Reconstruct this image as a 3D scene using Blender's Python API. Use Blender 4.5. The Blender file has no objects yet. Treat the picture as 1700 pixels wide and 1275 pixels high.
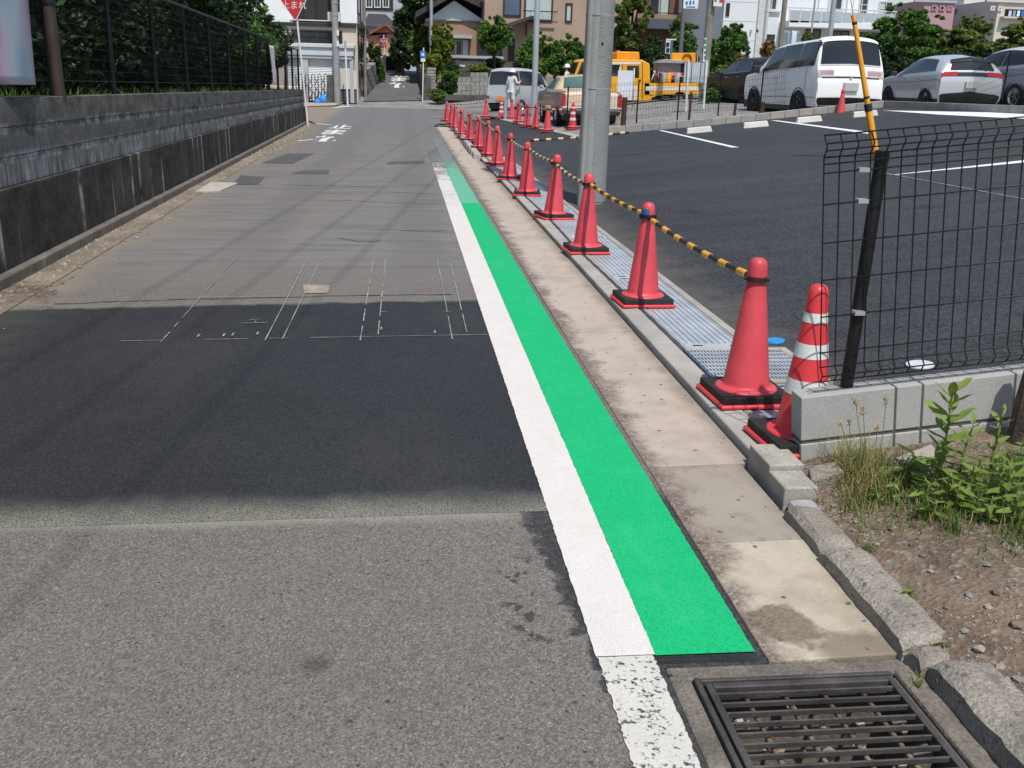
import bpy, bmesh, math, random
import numpy as np
from mathutils import Vector, Matrix, noise

SC = bpy.context.scene
COL = SC.collection
rnd = random.Random(7)

# ---------------------------------------------------------------- camera
FPX, CX, CY, CAMH = 1600.0, 850.0, 637.5, 1.53
_y = np.array([672 - CX, 130 - CY, FPX]); _y /= np.linalg.norm(_y)
_d = np.array([-.028, 1, 0.]); _d[2] = -(_y[0]*_d[0] + _y[1]*_d[1]) / _y[2]; _d /= np.linalg.norm(_d)
_z = -_d; _x = np.cross(_y, _z)
RW = np.stack([_x, _y, _z], 1)          # world -> camera (x right, y down, z forward)
cam_d = bpy.data.cameras.new('camera')
cam = bpy.data.objects.new('camera', cam_d)
COL.objects.link(cam)
cam_d.sensor_width = 36.0
cam_d.lens = 36.0 * FPX / 1700.0
cam_d.clip_start = .05
cam_d.clip_end = 2000
r, d, fw = RW[0], RW[1], RW[2]
cam.matrix_world = Matrix(((r[0], -d[0], -fw[0], 0), (r[1], -d[1], -fw[1], 0), (r[2], -d[2], -fw[2], CAMH), (0, 0, 0, 1)))
SC.camera = cam

# ---------------------------------------------------------------- sky, sun, exposure
SUN_EL, SUN_AZ = math.radians(61), math.radians(170)      # azimuth clockwise from +Y
wd = bpy.data.worlds.new('World'); SC.world = wd
wd.use_nodes = True
wn = wd.node_tree
bg = wn.nodes['Background']
sky = wn.nodes.new('ShaderNodeTexSky')
sky.sky_type = 'NISHITA'; sky.sun_disc = False
sky.sun_elevation = SUN_EL; sky.sun_rotation = SUN_AZ
sky.air_density = 1.2; sky.dust_density = 1.0; sky.ozone_density = 1.0
wn.links.new(sky.outputs[0], bg.inputs[0])
bg.inputs[1].default_value = .12
sl = bpy.data.lights.new('sun', 'SUN'); sl.energy = 4.1; sl.angle = math.radians(.6); sl.color = (1, .955, .885)
so = bpy.data.objects.new('sun', sl); COL.objects.link(so)
sdir = Vector((math.sin(SUN_AZ)*math.cos(SUN_EL), math.cos(SUN_AZ)*math.cos(SUN_EL), math.sin(SUN_EL)))
so.rotation_euler = (-sdir).to_track_quat('-Z', 'Y').to_euler()
so.location = sdir * 60
SC.view_settings.view_transform = 'Standard'
SC.view_settings.look = 'None'
SC.view_settings.gamma = 1
SC.view_settings.use_curve_mapping = False
SC.view_settings.exposure = 0.04
SC.render.engine = 'CYCLES'
SC.cycles.max_bounces = 6
SC.cycles.transparent_max_bounces = 12

# ---------------------------------------------------------------- where a sight line meets the place
def clamp(v, a, b): return max(a, min(b, v))
def zg(x, y):
    z = 0.0
    if x > 1.95: z += .11 * (min(x, 16 if y < 25.5 else 11.5) - 1.95)
    if y > 54: z += .077 * (min(y, 82) - 54)
    return z
def ray(px, py): return RW.T @ np.array([px - CX, py - CY, FPX])
def gz(px, py, z=0.0):
    r = ray(px, py); t = (z - CAMH) / r[2]
    return Vector((r[0]*t, r[1]*t, z))
def gy(px, py, Y):
    r = ray(px, py); t = Y / r[1]
    return Vector((r[0]*t, Y, r[2]*t + CAMH))
def hit(px, py):
    r = ray(px, py); r = r / r[1]
    a, b = .5, .5
    while b < 300:
        if CAMH + r[2]*b < zg(r[0]*b, b): break
        a = b; b += .5
    for _ in range(30):
        m = (a + b) / 2
        if CAMH + r[2]*m < zg(r[0]*m, m): b = m
        else: a = m
    return Vector((r[0]*b, b, zg(r[0]*b, b)))
def depth(p): return float(RW[2] @ np.array([p[0], p[1], p[2] - CAMH]))
def mpp(p): return depth(p) / FPX          # metres per photo pixel at p

# ---------------------------------------------------------------- materials
MATS = {}
def _new(name):
    m = bpy.data.materials.new(name); m.use_nodes = True
    MATS[name] = m
    nt = m.node_tree
    return m, nt, nt.nodes['Principled BSDF']
class NB:
    """small node builder"""
    def __init__(s, nt):
        s.nt = nt; s.n = nt.nodes; s.l = nt.links
        s.geo = s.n.new('ShaderNodeNewGeometry')
        s.pos = s.geo.outputs['Position']
    def lk(s, a, b): s.l.new(a, b)
    def val(s, sock, v):
        if hasattr(v, 'is_linked') or isinstance(v, bpy.types.NodeSocket): s.l.new(v, sock)
        else: sock.default_value = v
    def mapv(s, scale=(1, 1, 1), rot=(0, 0, 0), src=None):
        m = s.n.new('ShaderNodeMapping'); s.lk(src or s.pos, m.inputs[0])
        m.inputs['Scale'].default_value = scale; m.inputs['Rotation'].default_value = rot
        return m.outputs[0]
    def noise(s, scale, detail=4, rough=.55, vec=None, dist=0):
        t = s.n.new('ShaderNodeTexNoise'); s.lk(vec or s.pos, t.inputs['Vector'])
        t.inputs['Scale'].default_value = scale; t.inputs['Detail'].default_value = detail
        t.inputs['Roughness'].default_value = rough; t.inputs['Distortion'].default_value = dist
        return t.outputs['Fac']
    def voro(s, scale, feat='F1', vec=None, out='Distance'):
        t = s.n.new('ShaderNodeTexVoronoi'); s.lk(vec or s.pos, t.inputs['Vector'])
        t.feature = feat; t.inputs['Scale'].default_value = scale
        return t.outputs[out]
    def ramp(s, fac, stops, interp='LINEAR'):
        r = s.n.new('ShaderNodeValToRGB'); s.lk(fac, r.inputs[0])
        e = r.color_ramp.elements; r.color_ramp.interpolation = interp
        while len(e) < len(stops): e.new(.5)
        for i, (p, c) in enumerate(stops):
            e[i].position = p
            e[i].color = (c, c, c, 1) if isinstance(c, (int, float)) else (*c, 1)
        return r.outputs[0]
    def math(s, op, a, b=0.0, c=None, cl=False):
        m = s.n.new('ShaderNodeMath'); m.operation = op; m.use_clamp = cl
        s.val(m.inputs[0], a); s.val(m.inputs[1], b)
        if c is not None: s.val(m.inputs[2], c)
        return m.outputs[0]
    def step(s, v, a, b):       # smooth 0..1 between a and b
        m = s.n.new('ShaderNodeMapRange'); m.interpolation_type = 'SMOOTHSTEP'
        s.val(m.inputs['Value'], v); m.inputs['From Min'].default_value = a; m.inputs['From Max'].default_value = b
        return m.outputs[0]
    def mix(s, f, a, b, mode='MIX'):
        m = s.n.new('ShaderNodeMix'); m.data_type = 'RGBA'; m.blend_type = mode
        s.val(m.inputs[0], f)
        for sk, v in ((m.inputs[6], a), (m.inputs[7], b)):
            if isinstance(v, tuple): sk.default_value = (*v, 1) if len(v) == 3 else v
            elif isinstance(v, (int, float)): sk.default_value = (v, v, v, 1)
            else: s.lk(v, sk)
        return m.outputs[2]
    def xyz(s):
        x = s.n.new('ShaderNodeSeparateXYZ'); s.lk(s.pos, x.inputs[0]); return x.outputs
    def bump(s, h, strength, dist, nrm=None):
        b = s.n.new('ShaderNodeBump'); s.lk(h, b.inputs['Height'])
        b.inputs['Strength'].default_value = strength; b.inputs['Distance'].default_value = dist
        if nrm: s.lk(nrm, b.inputs['Normal'])
        return b.outputs[0]

def pm(name, col, rough=.6, n1=(3, .12), n2=(60, .08), bump=None, metal=0, spec=.4, dirt=None, coat=0, speck=None):
    """plain material: colour with two scales of variation, optional dirt patches and bump"""
    m, nt, b = _new(name); k = NB(nt)
    c = k.ramp(k.noise(n1[0], 4), [(.3, tuple(v*(1-n1[1]) for v in col)), (.7, tuple(min(1, v*(1+n1[1])) for v in col))])
    if n2:
        c = k.mix(1.0, c, k.ramp(k.noise(n2[0], 3), [(.3, 1-n2[1]), (.7, 1.0)]), 'MULTIPLY')
    if speck:
        c = k.mix(k.ramp(k.voro(speck[0], out='Color'), [(speck[1]-.01, 0), (speck[1], 1)]), c, speck[2])
    if dirt:
        c = k.mix(k.ramp(k.noise(dirt[0], 6, .65), [(dirt[1], 0), (dirt[1]+.15, dirt[3] if len(dirt) > 3 else .8)]), c, dirt[2])
    k.lk(c, b.inputs['Base Color'])
    b.inputs['Roughness'].default_value = rough; b.inputs['Metallic'].default_value = metal
    b.inputs['Specular IOR Level'].default_value = spec
    if coat: b.inputs['Coat Weight'].default_value = coat; b.inputs['Coat Roughness'].default_value = .05
    if bump: k.lk(k.bump(k.noise(bump[0], 4), bump[1], bump[2]), b.inputs['Normal'])
    return m

def leafmat(name, c1, c2, trans=.25, rough=.55, c3=None):
    m, nt, b = _new(name); k = NB(nt)
    ri = k.geo.outputs['Random Per Island']
    c = k.ramp(ri, [(0, c1), (.75, c2), (1, c3 or tuple(min(1, v*1.25) for v in c2))])
    c = k.mix(1.0, c, k.ramp(k.noise(1.4, 3), [(.3, .7), (.7, 1.15)]), 'MULTIPLY')
    k.lk(c, b.inputs['Base Color']); b.inputs['Roughness'].default_value = rough
    b.inputs['Specular IOR Level'].default_value = .35
    tr = nt.nodes.new('ShaderNodeBsdfTranslucent'); k.lk(c, tr.inputs[0])
    mx = nt.nodes.new('ShaderNodeMixShader'); mx.inputs[0].default_value = trans
    k.lk(b.outputs[0], mx.inputs[1]); k.lk(tr.outputs[0], mx.inputs[2])
    k.lk(mx.outputs[0], nt.nodes['Material Output'].inputs[0])
    return m

def asphalt_nodes(k, dark, light, agg=95, fine=260, speck=.93, speckc=(.32, .3, .28), big=.5, bigamp=.2, brown=None):
    cells = k.voro(agg, out='Color')
    c = k.ramp(cells, [(0, tuple(v*.6 for v in dark)), (.22, dark), (.74, light), (.86, tuple(v*1.25 for v in light)), (1, tuple(v*1.9 for v in light))])
    c = k.mix(.35, c, k.ramp(k.noise(fine, 2), [(.3, dark), (.7, light)]))
    c = k.mix(k.ramp(k.voro(agg*1.7, out='Color'), [(speck, 0), (speck+.01, .75)]), c, speckc)
    c = k.mix(k.ramp(k.voro(agg*.6, out='Color'), [(.0, .75), (.06, .75), (.065, 0)]), c, tuple(v*.45 for v in dark))
    if brown: c = k.mix(k.ramp(k.noise(big*6, 5, .7), [(.55, 0), (.75, .35)]), c, brown)
    c = k.mix(1.0, c, k.ramp(k.noise(big, 5, .6), [(.3, 1-bigamp), (.7, 1+bigamp*.4)]), 'MULTIPLY')
    h = k.math('ADD', k.voro(agg), k.math('MULTIPLY', k.noise(fine, 2), .5))
    return c, h

def mat_old_asphalt():
    m, nt, b = _new('asphalt_old'); k = NB(nt); X = k.xyz()
    c, h = asphalt_nodes(k, (.085, .076, .068), (.224, .204, .185), agg=180, brown=(.15, .115, .085), bigamp=.14)
    # paler, smoother worn surface further up the street, with cross-wise scuffs
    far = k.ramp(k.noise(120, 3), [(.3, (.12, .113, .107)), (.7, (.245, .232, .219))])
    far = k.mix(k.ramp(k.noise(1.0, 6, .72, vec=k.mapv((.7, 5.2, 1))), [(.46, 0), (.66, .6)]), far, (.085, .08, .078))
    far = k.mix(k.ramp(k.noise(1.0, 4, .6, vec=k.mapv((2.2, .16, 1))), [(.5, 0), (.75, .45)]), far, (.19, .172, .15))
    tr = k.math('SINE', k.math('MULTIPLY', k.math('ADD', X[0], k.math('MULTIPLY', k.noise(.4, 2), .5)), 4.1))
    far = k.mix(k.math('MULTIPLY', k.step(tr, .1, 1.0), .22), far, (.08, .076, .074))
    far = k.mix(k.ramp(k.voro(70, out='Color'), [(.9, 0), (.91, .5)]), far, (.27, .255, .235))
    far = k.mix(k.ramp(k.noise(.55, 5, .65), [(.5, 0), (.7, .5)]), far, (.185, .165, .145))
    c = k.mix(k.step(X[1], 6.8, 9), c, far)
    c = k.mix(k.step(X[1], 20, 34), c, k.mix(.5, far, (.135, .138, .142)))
    # tar spread along the line and black drips beside it
    e = k.math('ADD', X[0], k.math('MULTIPLY', k.math('SUBTRACT', k.noise(11, 5, .7), .5), .2))
    e = k.math('SUBTRACT', e, k.math('MULTIPLY_ADD', X[1], -.085, .70))
    tar = k.math('MULTIPLY', k.step(e, -.012, .012), k.math('SUBTRACT', 1.0, k.step(X[1], 3.3, 3.5)))
    tar = k.math('MULTIPLY', tar, k.ramp(k.noise(40, 3), [(.3, .75), (.5, 1)]))
    c = k.mix(tar, c, k.ramp(k.voro(110, out='Color'), [(0, (.02, .021, .023)), (1, (.065, .066, .068))]))
    dx = k.math('SUBTRACT', 1.0, k.step(k.math('ABSOLUTE', k.math('SUBTRACT', X[0], k.math('MULTIPLY_ADD', X[1], .0, .35))), .02, .10))
    dy = k.math('SUBTRACT', 1.0, k.step(k.math('ABSOLUTE', k.math('SUBTRACT', X[1], 2.66)), .25, .45))
    dr = k.math('MULTIPLY', k.math('MULTIPLY', dx, dy), k.ramp(k.noise(16, 4, .6), [(.56, 0), (.6, .85)]))
    c = k.mix(dr, c, (.035, .035, .037))
    sd = k.math('SUBTRACT', 1.0, k.step(k.math('ABSOLUTE', k.math('SUBTRACT', k.math('ADD', X[1], k.math('MULTIPLY', k.math('SUBTRACT', k.noise(3.5, 5, .6), .5), .14)), 3.25)), .0, .10))
    c = k.mix(k.math('MULTIPLY', sd, k.math('MULTIPLY', k.math('SUBTRACT', 1.0, k.step(X[0], .3, .5)), k.ramp(k.noise(150, 2), [(.35, .1), (.62, .85)]))), c, (.31, .30, .24))
    # oil mark
    v = nt.nodes.new('ShaderNodeVectorMath'); v.operation = 'DISTANCE'; k.lk(k.pos, v.inputs[0]); v.inputs[1].default_value = (-.25, 2.317, 0)
    c = k.mix(k.math('MULTIPLY', k.math('SUBTRACT', 1.0, k.step(v.outputs['Value'], .01, .06)), k.ramp(k.noise(60), [(.35, .4), (.6, .9)])), c, (.06, .045, .032))
    # sand and dust washed to the left-hand edge
    e = k.math('ADD', k.math('MULTIPLY_ADD', X[1], .0125, X[0]), k.math('MULTIPLY', k.math('SUBTRACT', k.noise(1.3, 5, .65), .5), .9))
    c = k.mix(k.math('MULTIPLY', k.math('SUBTRACT', 1.0, k.step(e, -2.75, -2.1)), k.ramp(k.noise(50), [(.35, .55), (.65, .95)])), c, (.25, .205, .155))
    k.lk(c, b.inputs['Base Color']); b.inputs['Roughness'].default_value = .85
    b.inputs['Specular IOR Level'].default_value = .3
    k.lk(k.bump(h, .5, .004), b.inputs['Normal'])
    return m
def mat_patch():
    m, nt, b = _new('asphalt_patch'); k = NB(nt); X = k.xyz()
    c, h = asphalt_nodes(k, (.013, .0135, .0155), (.038, .0385, .041), agg=150, speck=.98, speckc=(.26, .24, .2), bigamp=.25)
    # pale stone dust wiped out over the seams
    w = k.math('MULTIPLY', k.math('SUBTRACT', k.noise(3.5, 5, .6), .5), .22)
    yy = k.math('ADD', X[1], w)
    y0 = k.math('MULTIPLY_ADD', X[0], .01, 3.27)
    dn = k.math('SUBTRACT', yy, y0)
    near = k.math('SUBTRACT', 1.0, k.step(dn, -.05, .24))
    y1 = k.math('MULTIPLY_ADD', X[0], .108, 6.88)
    df = k.math('SUBTRACT', y1, yy)
    farm = k.math('SUBTRACT', 1.0, k.step(df, .02, .11))
    lft = k.math('SUBTRACT', 1.0, k.step(k.math('ADD', X[0], k.math('MULTIPLY', w, 4.0)), -2.9, -2.0))
    msk = k.math('MAXIMUM', k.math('MULTIPLY', near, .85), k.math('MULTIPLY', farm, .75))
    msk = k.math('MAXIMUM', msk, k.math('MULTIPLY', lft, .2))
    msk = k.math('MULTIPLY', msk, k.ramp(k.noise(170, 2), [(.35, .12), (.62, 1)]))
    c = k.mix(msk, c, (.31, .30, .24))
    c = k.mix(k.ramp(k.noise(.9, 5, .65, vec=k.mapv((1, .5, 1))), [(.5, 0), (.75, .35)]), c, (.075, .07, .065))
    k.lk(c, b.inputs['Base Color']); b.inputs['Roughness'].default_value = .7
    b.inputs['Specular IOR Level'].default_value = .35
    k.lk(k.bump(h, .35, .003), b.inputs['Normal'])
    return m
def mat_lot():
    m, nt, b = _new('asphalt_lot'); k = NB(nt)
    c, h = asphalt_nodes(k, (.011, .0115, .0135), (.058, .0595, .064), agg=62, fine=120, speck=.93, speckc=(.17, .17, .17), big=.25, bigamp=.3)
    c = k.mix(k.ramp(k.noise(1.0, 5, .6, vec=k.mapv((.35, 2.4, 1), (0, 0, .06))), [(.42, 0), (.7, .35)]), c, (.066, .067, .070))
    X = k.xyz()
    c = k.mix(k.ramp(k.noise(1.7, 3, .5), [(.67, 0), (.72, .55)]), c, (.014, .014, .015))
    ed = k.math('SUBTRACT', 1.0, k.step(k.math('ADD', X[0], k.math('MULTIPLY', k.math('SUBTRACT', k.noise(2.5, 6, .7), .5), .9)), 2.1, 2.6))
    c = k.mix(k.math('MULTIPLY', ed, .35), c, (.17, .155, .135))
    sm = k.math('SUBTRACT', 1.0, k.step(k.math('ABSOLUTE', k.math('SUBTRACT', k.math('MODULO', k.math('ADD', X[1], k.math('MULTIPLY', k.noise(3, 3), .05)), 2.6), 1.3)), .0, .035))
    c = k.mix(k.math('MULTIPLY', sm, .3), c, (.016, .016, .018))
    k.lk(c, b.inputs['Base Color']); b.inputs['Roughness'].default_value = .75
    b.inputs['Specular IOR Level'].default_value = .35
    k.lk(k.bump(h, .6, .006), b.inputs['Normal'])
    return m
def mat_paint(name, col, under=(.07, .068, .066), wear=None, edge=.0, rough=.6, fade=None, scuff=None, grain=.84):
    """road paint; wear = noise threshold under which the asphalt shows; fade = (y0, y1, worn share at y1)"""
    m, nt, b = _new(name); k = NB(nt); X = k.xyz()
    c = k.ramp(k.noise(6, 5, .6), [(.3, tuple(v*.93 for v in col)), (.7, col)])
    c = k.mix(1.0, c, k.ramp(k.voro(210, out='Color'), [(0, grain), (.55, 1.0)]), 'MULTIPLY')
    if scuff: c = k.mix(k.ramp(k.noise(2.6, 6, .7, vec=k.mapv((1.6, .6, 1))), [(.54, 0), (.78, .6)]), c, scuff)
    if wear is not None:
        u = k.ramp(k.voro(100, out='Color'), [(0, tuple(v*.6 for v in under)), (1, tuple(v*1.7 for v in under))])
        n = k.math('ADD', k.math('MULTIPLY', k.noise(75, 3, .6), .6), k.math('MULTIPLY', k.noise(14, 4, .6), .4))
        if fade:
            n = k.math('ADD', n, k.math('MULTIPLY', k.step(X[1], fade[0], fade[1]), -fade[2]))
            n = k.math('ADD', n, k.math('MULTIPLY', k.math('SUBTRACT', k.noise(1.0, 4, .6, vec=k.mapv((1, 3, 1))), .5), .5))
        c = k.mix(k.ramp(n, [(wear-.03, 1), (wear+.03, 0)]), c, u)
    k.lk(c, b.inputs['Base Color']); b.inputs['Roughness'].default_value = rough
    b.inputs['Specular IOR Level'].default_value = .3
    k.lk(k.bump(k.voro(130), .3, .003), b.inputs['Normal'])
    return m
def mat_gutter(name, light, brown, agg):
    m, nt, b = _new(name); k = NB(nt)
    c = k.ramp(k.noise(2.2, 6, .65), [(.3, brown), (.5, light), (.8, tuple(v*1.12 for v in light))])
    c = k.mix(k.ramp(k.noise(5, 5, .7), [(.55, 0), (.7, agg)]), c, k.ramp(k.voro(95, out='Color'), [(0, tuple(v*.35 for v in brown)), (1, light)]))
    c = k.mix(k.ramp(k.noise(3.1, 5, .7, vec=k.mapv((1, .35, 1))), [(.64, 0), (.76, .35)]), c, tuple(v*.6 for v in brown))
    c = k.mix(k.ramp(k.noise(9, 6, .75), [(.5, 0), (.75, .5)]), c, (.26, .235, .215))
    c = k.mix(k.ramp(k.voro(70, out='Color'), [(.93, 0), (.935, .8)]), c, (.06, .05, .045))
    X = k.xyz(); n_ = k.math('MULTIPLY', k.math('SUBTRACT', k.noise(4, 6, .7), .5), .45)
    ed = k.math('SUBTRACT', 1.0, k.step(k.math('ADD', X[0], n_), 1.0, 1.13))
    c = k.mix(k.math('MULTIPLY', ed, .85), c, k.ramp(k.voro(120, out='Color'), [(0, (.045, .03, .024)), (.6, (.15, .11, .085)), (1, (.34, .29, .25))]))
    kb = k.step(k.math('ADD', X[0], k.math('MULTIPLY', n_, .5)), 1.33, 1.47)
    c = k.mix(k.math('MULTIPLY', kb, .6), c, (.15, .125, .1))
    v = nt.nodes.new('ShaderNodeVectorMath'); v.operation = 'DISTANCE'; k.lk(k.pos, v.inputs[0]); v.inputs[1].default_value = (1.10, 2.42, 0)
    c = k.mix(k.math('MULTIPLY', k.math('SUBTRACT', 1.0, k.step(k.math('ADD', v.outputs['Value'], k.math('MULTIPLY', n_, .6)), .09, .13)), .8), c, k.ramp(k.voro(120, out='Color'), [(0, (.07, .05, .035)), (1, (.2, .15, .105))]))
    v = nt.nodes.new('ShaderNodeVectorMath'); v.operation = 'DISTANCE'; k.lk(k.pos, v.inputs[0]); v.inputs[1].default_value = (1.3, 2.2, 0)
    c = k.mix(k.math('MULTIPLY', k.math('SUBTRACT', 1.0, k.step(k.math('ADD', v.outputs['Value'], n_), .1, .2)), .7), c, (.14, .105, .075))
    k.lk(c, b.inputs['Base Color']); b.inputs['Roughness'].default_value = .9
    k.lk(k.bump(k.math('ADD', k.noise(90, 3), k.voro(95)), .4, .003), b.inputs['Normal'])
    return m
def wall_mat(name, blocks):
    """old concrete, black with mould, lime streaks and runs"""
    m, nt, b = _new(name); k = NB(nt); X = k.xyz()
    fine = k.noise(1.0, 5, .65, vec=k.mapv((1, 26, 2.2)))      # narrow upright streaks
    wide = k.noise(1.0, 4, .6, vec=k.mapv((1, 1.1, .8)))
    blot = k.noise(1.0, 6, .7, vec=k.mapv((1, 3.5, 6)))
    grain = k.noise(90, 4, .7)
    if blocks:
        h = k.math('SUBTRACT', k.math('MULTIPLY_ADD', X[1], -.0085, 1.3775), X[2])
        t = k.math('DIVIDE', h, .655)
        c = k.ramp(blot, [(.28, (.035, .033, .031)), (.72, (.23, .215, .198))])
        c = k.mix(k.math('MULTIPLY', k.step(t, .36, .55), k.ramp(wide, [(.35, .1), (.6, .7)])), c, k.ramp(fine, [(.35, (.06, .06, .06)), (.7, (.22, .22, .225))]))
        low = k.math('MULTIPLY', k.step(t, .55, .98), k.ramp(k.math('ADD', k.math('MULTIPLY', fine, .6), k.math('MULTIPLY', wide, .5)), [(.50, 0), (.66, .85)]))
        c = k.mix(low, c, (.42, .42, .43))
        for jt in (.333, .667):
            d = k.math('SUBTRACT', t, jt)
            bnd = k.math('MULTIPLY', k.math('SUBTRACT', 1.0, k.step(k.math('ABSOLUTE', k.math('SUBTRACT', d, .02)), .0, .10)), k.ramp(k.noise(1.0, 5, .75, vec=k.mapv((1, 4.5, 5))), [(.46, 0), (.60, .9)]))
            c = k.mix(bnd, c, (.44, .44, .45))
    else:
        c = k.ramp(blot, [(.3, (.018, .0165, .015)), (.7, (.085, .078, .07))])
        c = k.mix(k.ramp(wide, [(.48, 0), (.68, .6)]), c, (.12, .113, .106))
        drip = k.math('MULTIPLY', k.ramp(k.noise(1.0, 2, .5, vec=k.mapv((1, 5.5, .10))), [(.60, 0), (.63, .9)]), k.ramp(k.noise(1.0, 4, .6, vec=k.mapv((1, 2, 2))), [(.42, 0), (.55, 1)]))
        c = k.mix(drip, c, (.46, .45, .44))
        c = k.mix(k.math('MULTIPLY', k.ramp(fine, [(.62, 0), (.8, .5)]), k.ramp(wide, [(.45, 0), (.6, 1)])), c, (.2, .195, .19))
        c = k.mix(k.math('MULTIPLY', k.math('SUBTRACT', 1.0, k.step(X[2], .0, .22)), k.ramp(blot, [(.4, .1), (.6, .7)])), c, (.085, .07, .05))
    c = k.mix(1.0, c, k.ramp(grain, [(.3, .65), (.7, 1.15)]), 'MULTIPLY')
    k.lk(c, b.inputs['Base Color']); b.inputs['Roughness'].default_value = .9
    b.inputs['Specular IOR Level'].default_value = .2
    k.lk(k.bump(k.math('ADD', k.noise(60, 5, .7), k.noise(9, 5, .7)), .7, .012), b.inputs['Normal'])
    return m
def mat_soil():
    m, nt, b = _new('soil'); k = NB(nt)
    c = k.ramp(k.noise(4, 6, .7), [(.3, (.07, .05, .036)), (.5, (.165, .115, .078)), (.7, (.27, .205, .15))])
    c = k.mix(k.ramp(k.voro(60, out='Color'), [(.6, 0), (.62, .7)]), c, k.ramp(k.voro(60, out='Color'), [(.6, (.1, .085, .07)), (1, (.36, .32, .27))]))
    c = k.mix(k.ramp(k.noise(1.2, 4), [(.5, 0), (.65, .6)]), c, (.17, .1, .065))
    k.lk(c, b.inputs['Base Color']); b.inputs['Roughness'].default_value = .95
    k.lk(k.bump(k.math('ADD', k.noise(35, 6, .7), k.voro(60)), .7, .012), b.inputs['Normal'])
    return m
def mat_gravel():
    m, nt, b = _new('gravel'); k = NB(nt)
    c = k.ramp(k.voro(14, out='Color'), [(0, (.1, .095, .09)), (1, (.36, .34, .32))])
    c = k.mix(1.0, c, k.ramp(k.noise(.6, 4), [(.3, .8), (.7, 1.1)]), 'MULTIPLY')
    k.lk(c, b.inputs['Base Color']); b.inputs['Roughness'].default_value = .9
    k.lk(k.bump(k.voro(14), .8, .03), b.inputs['Normal'])
    return m
def mat_glass(name, col=(.012, .015, .018), rough=.06):
    m, nt, b = _new(name)
    k = NB(nt)
    k.lk(k.ramp(k.noise(.8, 2), [(.3, col), (.7, tuple(v*1.8 for v in col))]), b.inputs['Base Color'])
    b.inputs['Roughness'].default_value = rough; b.inputs['Specular IOR Level'].default_value = .6
    return m

A_OLD = mat_old_asphalt(); A_PATCH = mat_patch(); A_LOT = mat_lot(); SOIL = mat_soil(); GRAVEL = mat_gravel()
W_NEW = mat_paint('paint_white_new', (.69, .65, .615), rough=.6, scuff=(.62, .52, .45))
G_NEW = mat_paint('paint_green_new', (.006, .455, .165), rough=.7, scuff=(.05, .46, .22), grain=.6)
W_OLD = mat_paint('paint_white_pitted', (.60, .575, .52), wear=.435)
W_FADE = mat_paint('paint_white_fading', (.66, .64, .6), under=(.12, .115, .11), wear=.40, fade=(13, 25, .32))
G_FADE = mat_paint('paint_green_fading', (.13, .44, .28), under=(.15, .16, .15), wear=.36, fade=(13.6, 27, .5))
W_ROAD = mat_paint('paint_white_road', (.74, .73, .71), under=(.11, .11, .11), wear=.38)
W_LOT = mat_paint('paint_white_lot', (.8, .8, .8))
G_A = mat_gutter('gutter_sand', (.43, .36, .30), (.35, .29, .24), .3)
G_B = mat_gutter('gutter_aggregate', (.31, .27, .225), (.22, .18, .145), 1.0)
G_C = mat_gutter('gutter_smooth', (.44, .39, .30), (.27, .215, .15), .25)
KERB = pm('kerb_concrete', (.40, .38, .345), .85, (2.5, .2), (90, .25), (120, .35, .003), dirt=(7, .6, (.24, .21, .17), .6))
KERB_OLD = pm('kerb_old_concrete', (.36, .32, .27), .92, (5, .3), (120, .5), (70, .9, .012), dirt=(9, .55, (.13, .115, .095), .75), speck=(75, .9, (.14, .12, .1)))
CONC = pm('concrete', (.37, .36, .34), .85, (1.5, .18), (70, .2), (90, .3, .003))
CHAN = pm('channel_concrete', (.36, .335, .3), .85, (2.5, .2), (90, .2), (100, .3, .003), dirt=(9, .58, (.25, .2, .15), .5))
BLOCK = pm('concrete_block', (.43, .425, .41), .9, (3, .1), (210, .35), (220, .35, .002), dirt=(6, .62, (.33, .32, .3), .5))
MORTAR = pm('mortar', (.12, .115, .11), .95, (8, .2), (120, .3), (120, .4, .003))
PAVEW = pm('cut_pale_stone', (.45, .42, .36), .88, (7, .2), (100, .35), (90, .5, .005), dirt=(13, .56, (.25, .22, .18), .6))
GALV = pm('galvanised_steel', (.58, .62, .655), .42, (5, .16), (120, .15), metal=.35, spec=.5)
GALVF = pm('galvanised_frame', (.52, .55, .58), .45, (5, .15), (120, .15), metal=.6)
IRON = pm('rusty_iron', (.12, .11, .105), .6, (9, .4), (150, .35), (180, .4, .002), metal=.55, dirt=(22, .6, (.17, .10, .06), .55))
DARK = pm('black_void', (.012, .011, .01), .9, (4, .3), None)
CONE_R = pm('cone_red', (.62, .068, .088), .45, (4, .14), (60, .1), spec=.42, dirt=(11, .58, (.36, .07, .06), .6))
CONE_O = pm('cone_bright_red', (.68, .05, .06), .38, (4, .08), (60, .06))
RUBBER = pm('black_rubber', (.022, .021, .02), .7, (6, .3), (90, .3), dirt=(18, .6, (.08, .07, .06), .5))
TAPE_W = pm('reflective_white', (.68, .7, .68), .35, (9, .08), (90, .1))
YEL = pm('yellow_band', (.78, .36, .035), .45, (8, .12), (90, .12))
BLK = pm('black_plastic', (.018, .018, .02), .5, (6, .25), (90, .2))
BLKM = pm('black_coated_steel', (.008, .008, .009), .5, (6, .25), (150, .2))
BLUE_T = pm('blue_tape', (.03, .13, .32), .5, (14, .2), (90, .1))
GUY_Y = pm('yellow_guard', (.78, .34, .03), .4, (3, .1), (60, .1), dirt=(9, .62, (.5, .22, .03), .5))
POLE_C = pm('pole_concrete', (.30, .305, .30), .8, (1.6, .2), (60, .15), (45, .25, .003), dirt=(3, .55, (.2, .2, .2), .6))
POLE_B = pm('pole_brown', (.24, .215, .18), .85, (2, .2), (40, .2))
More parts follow.
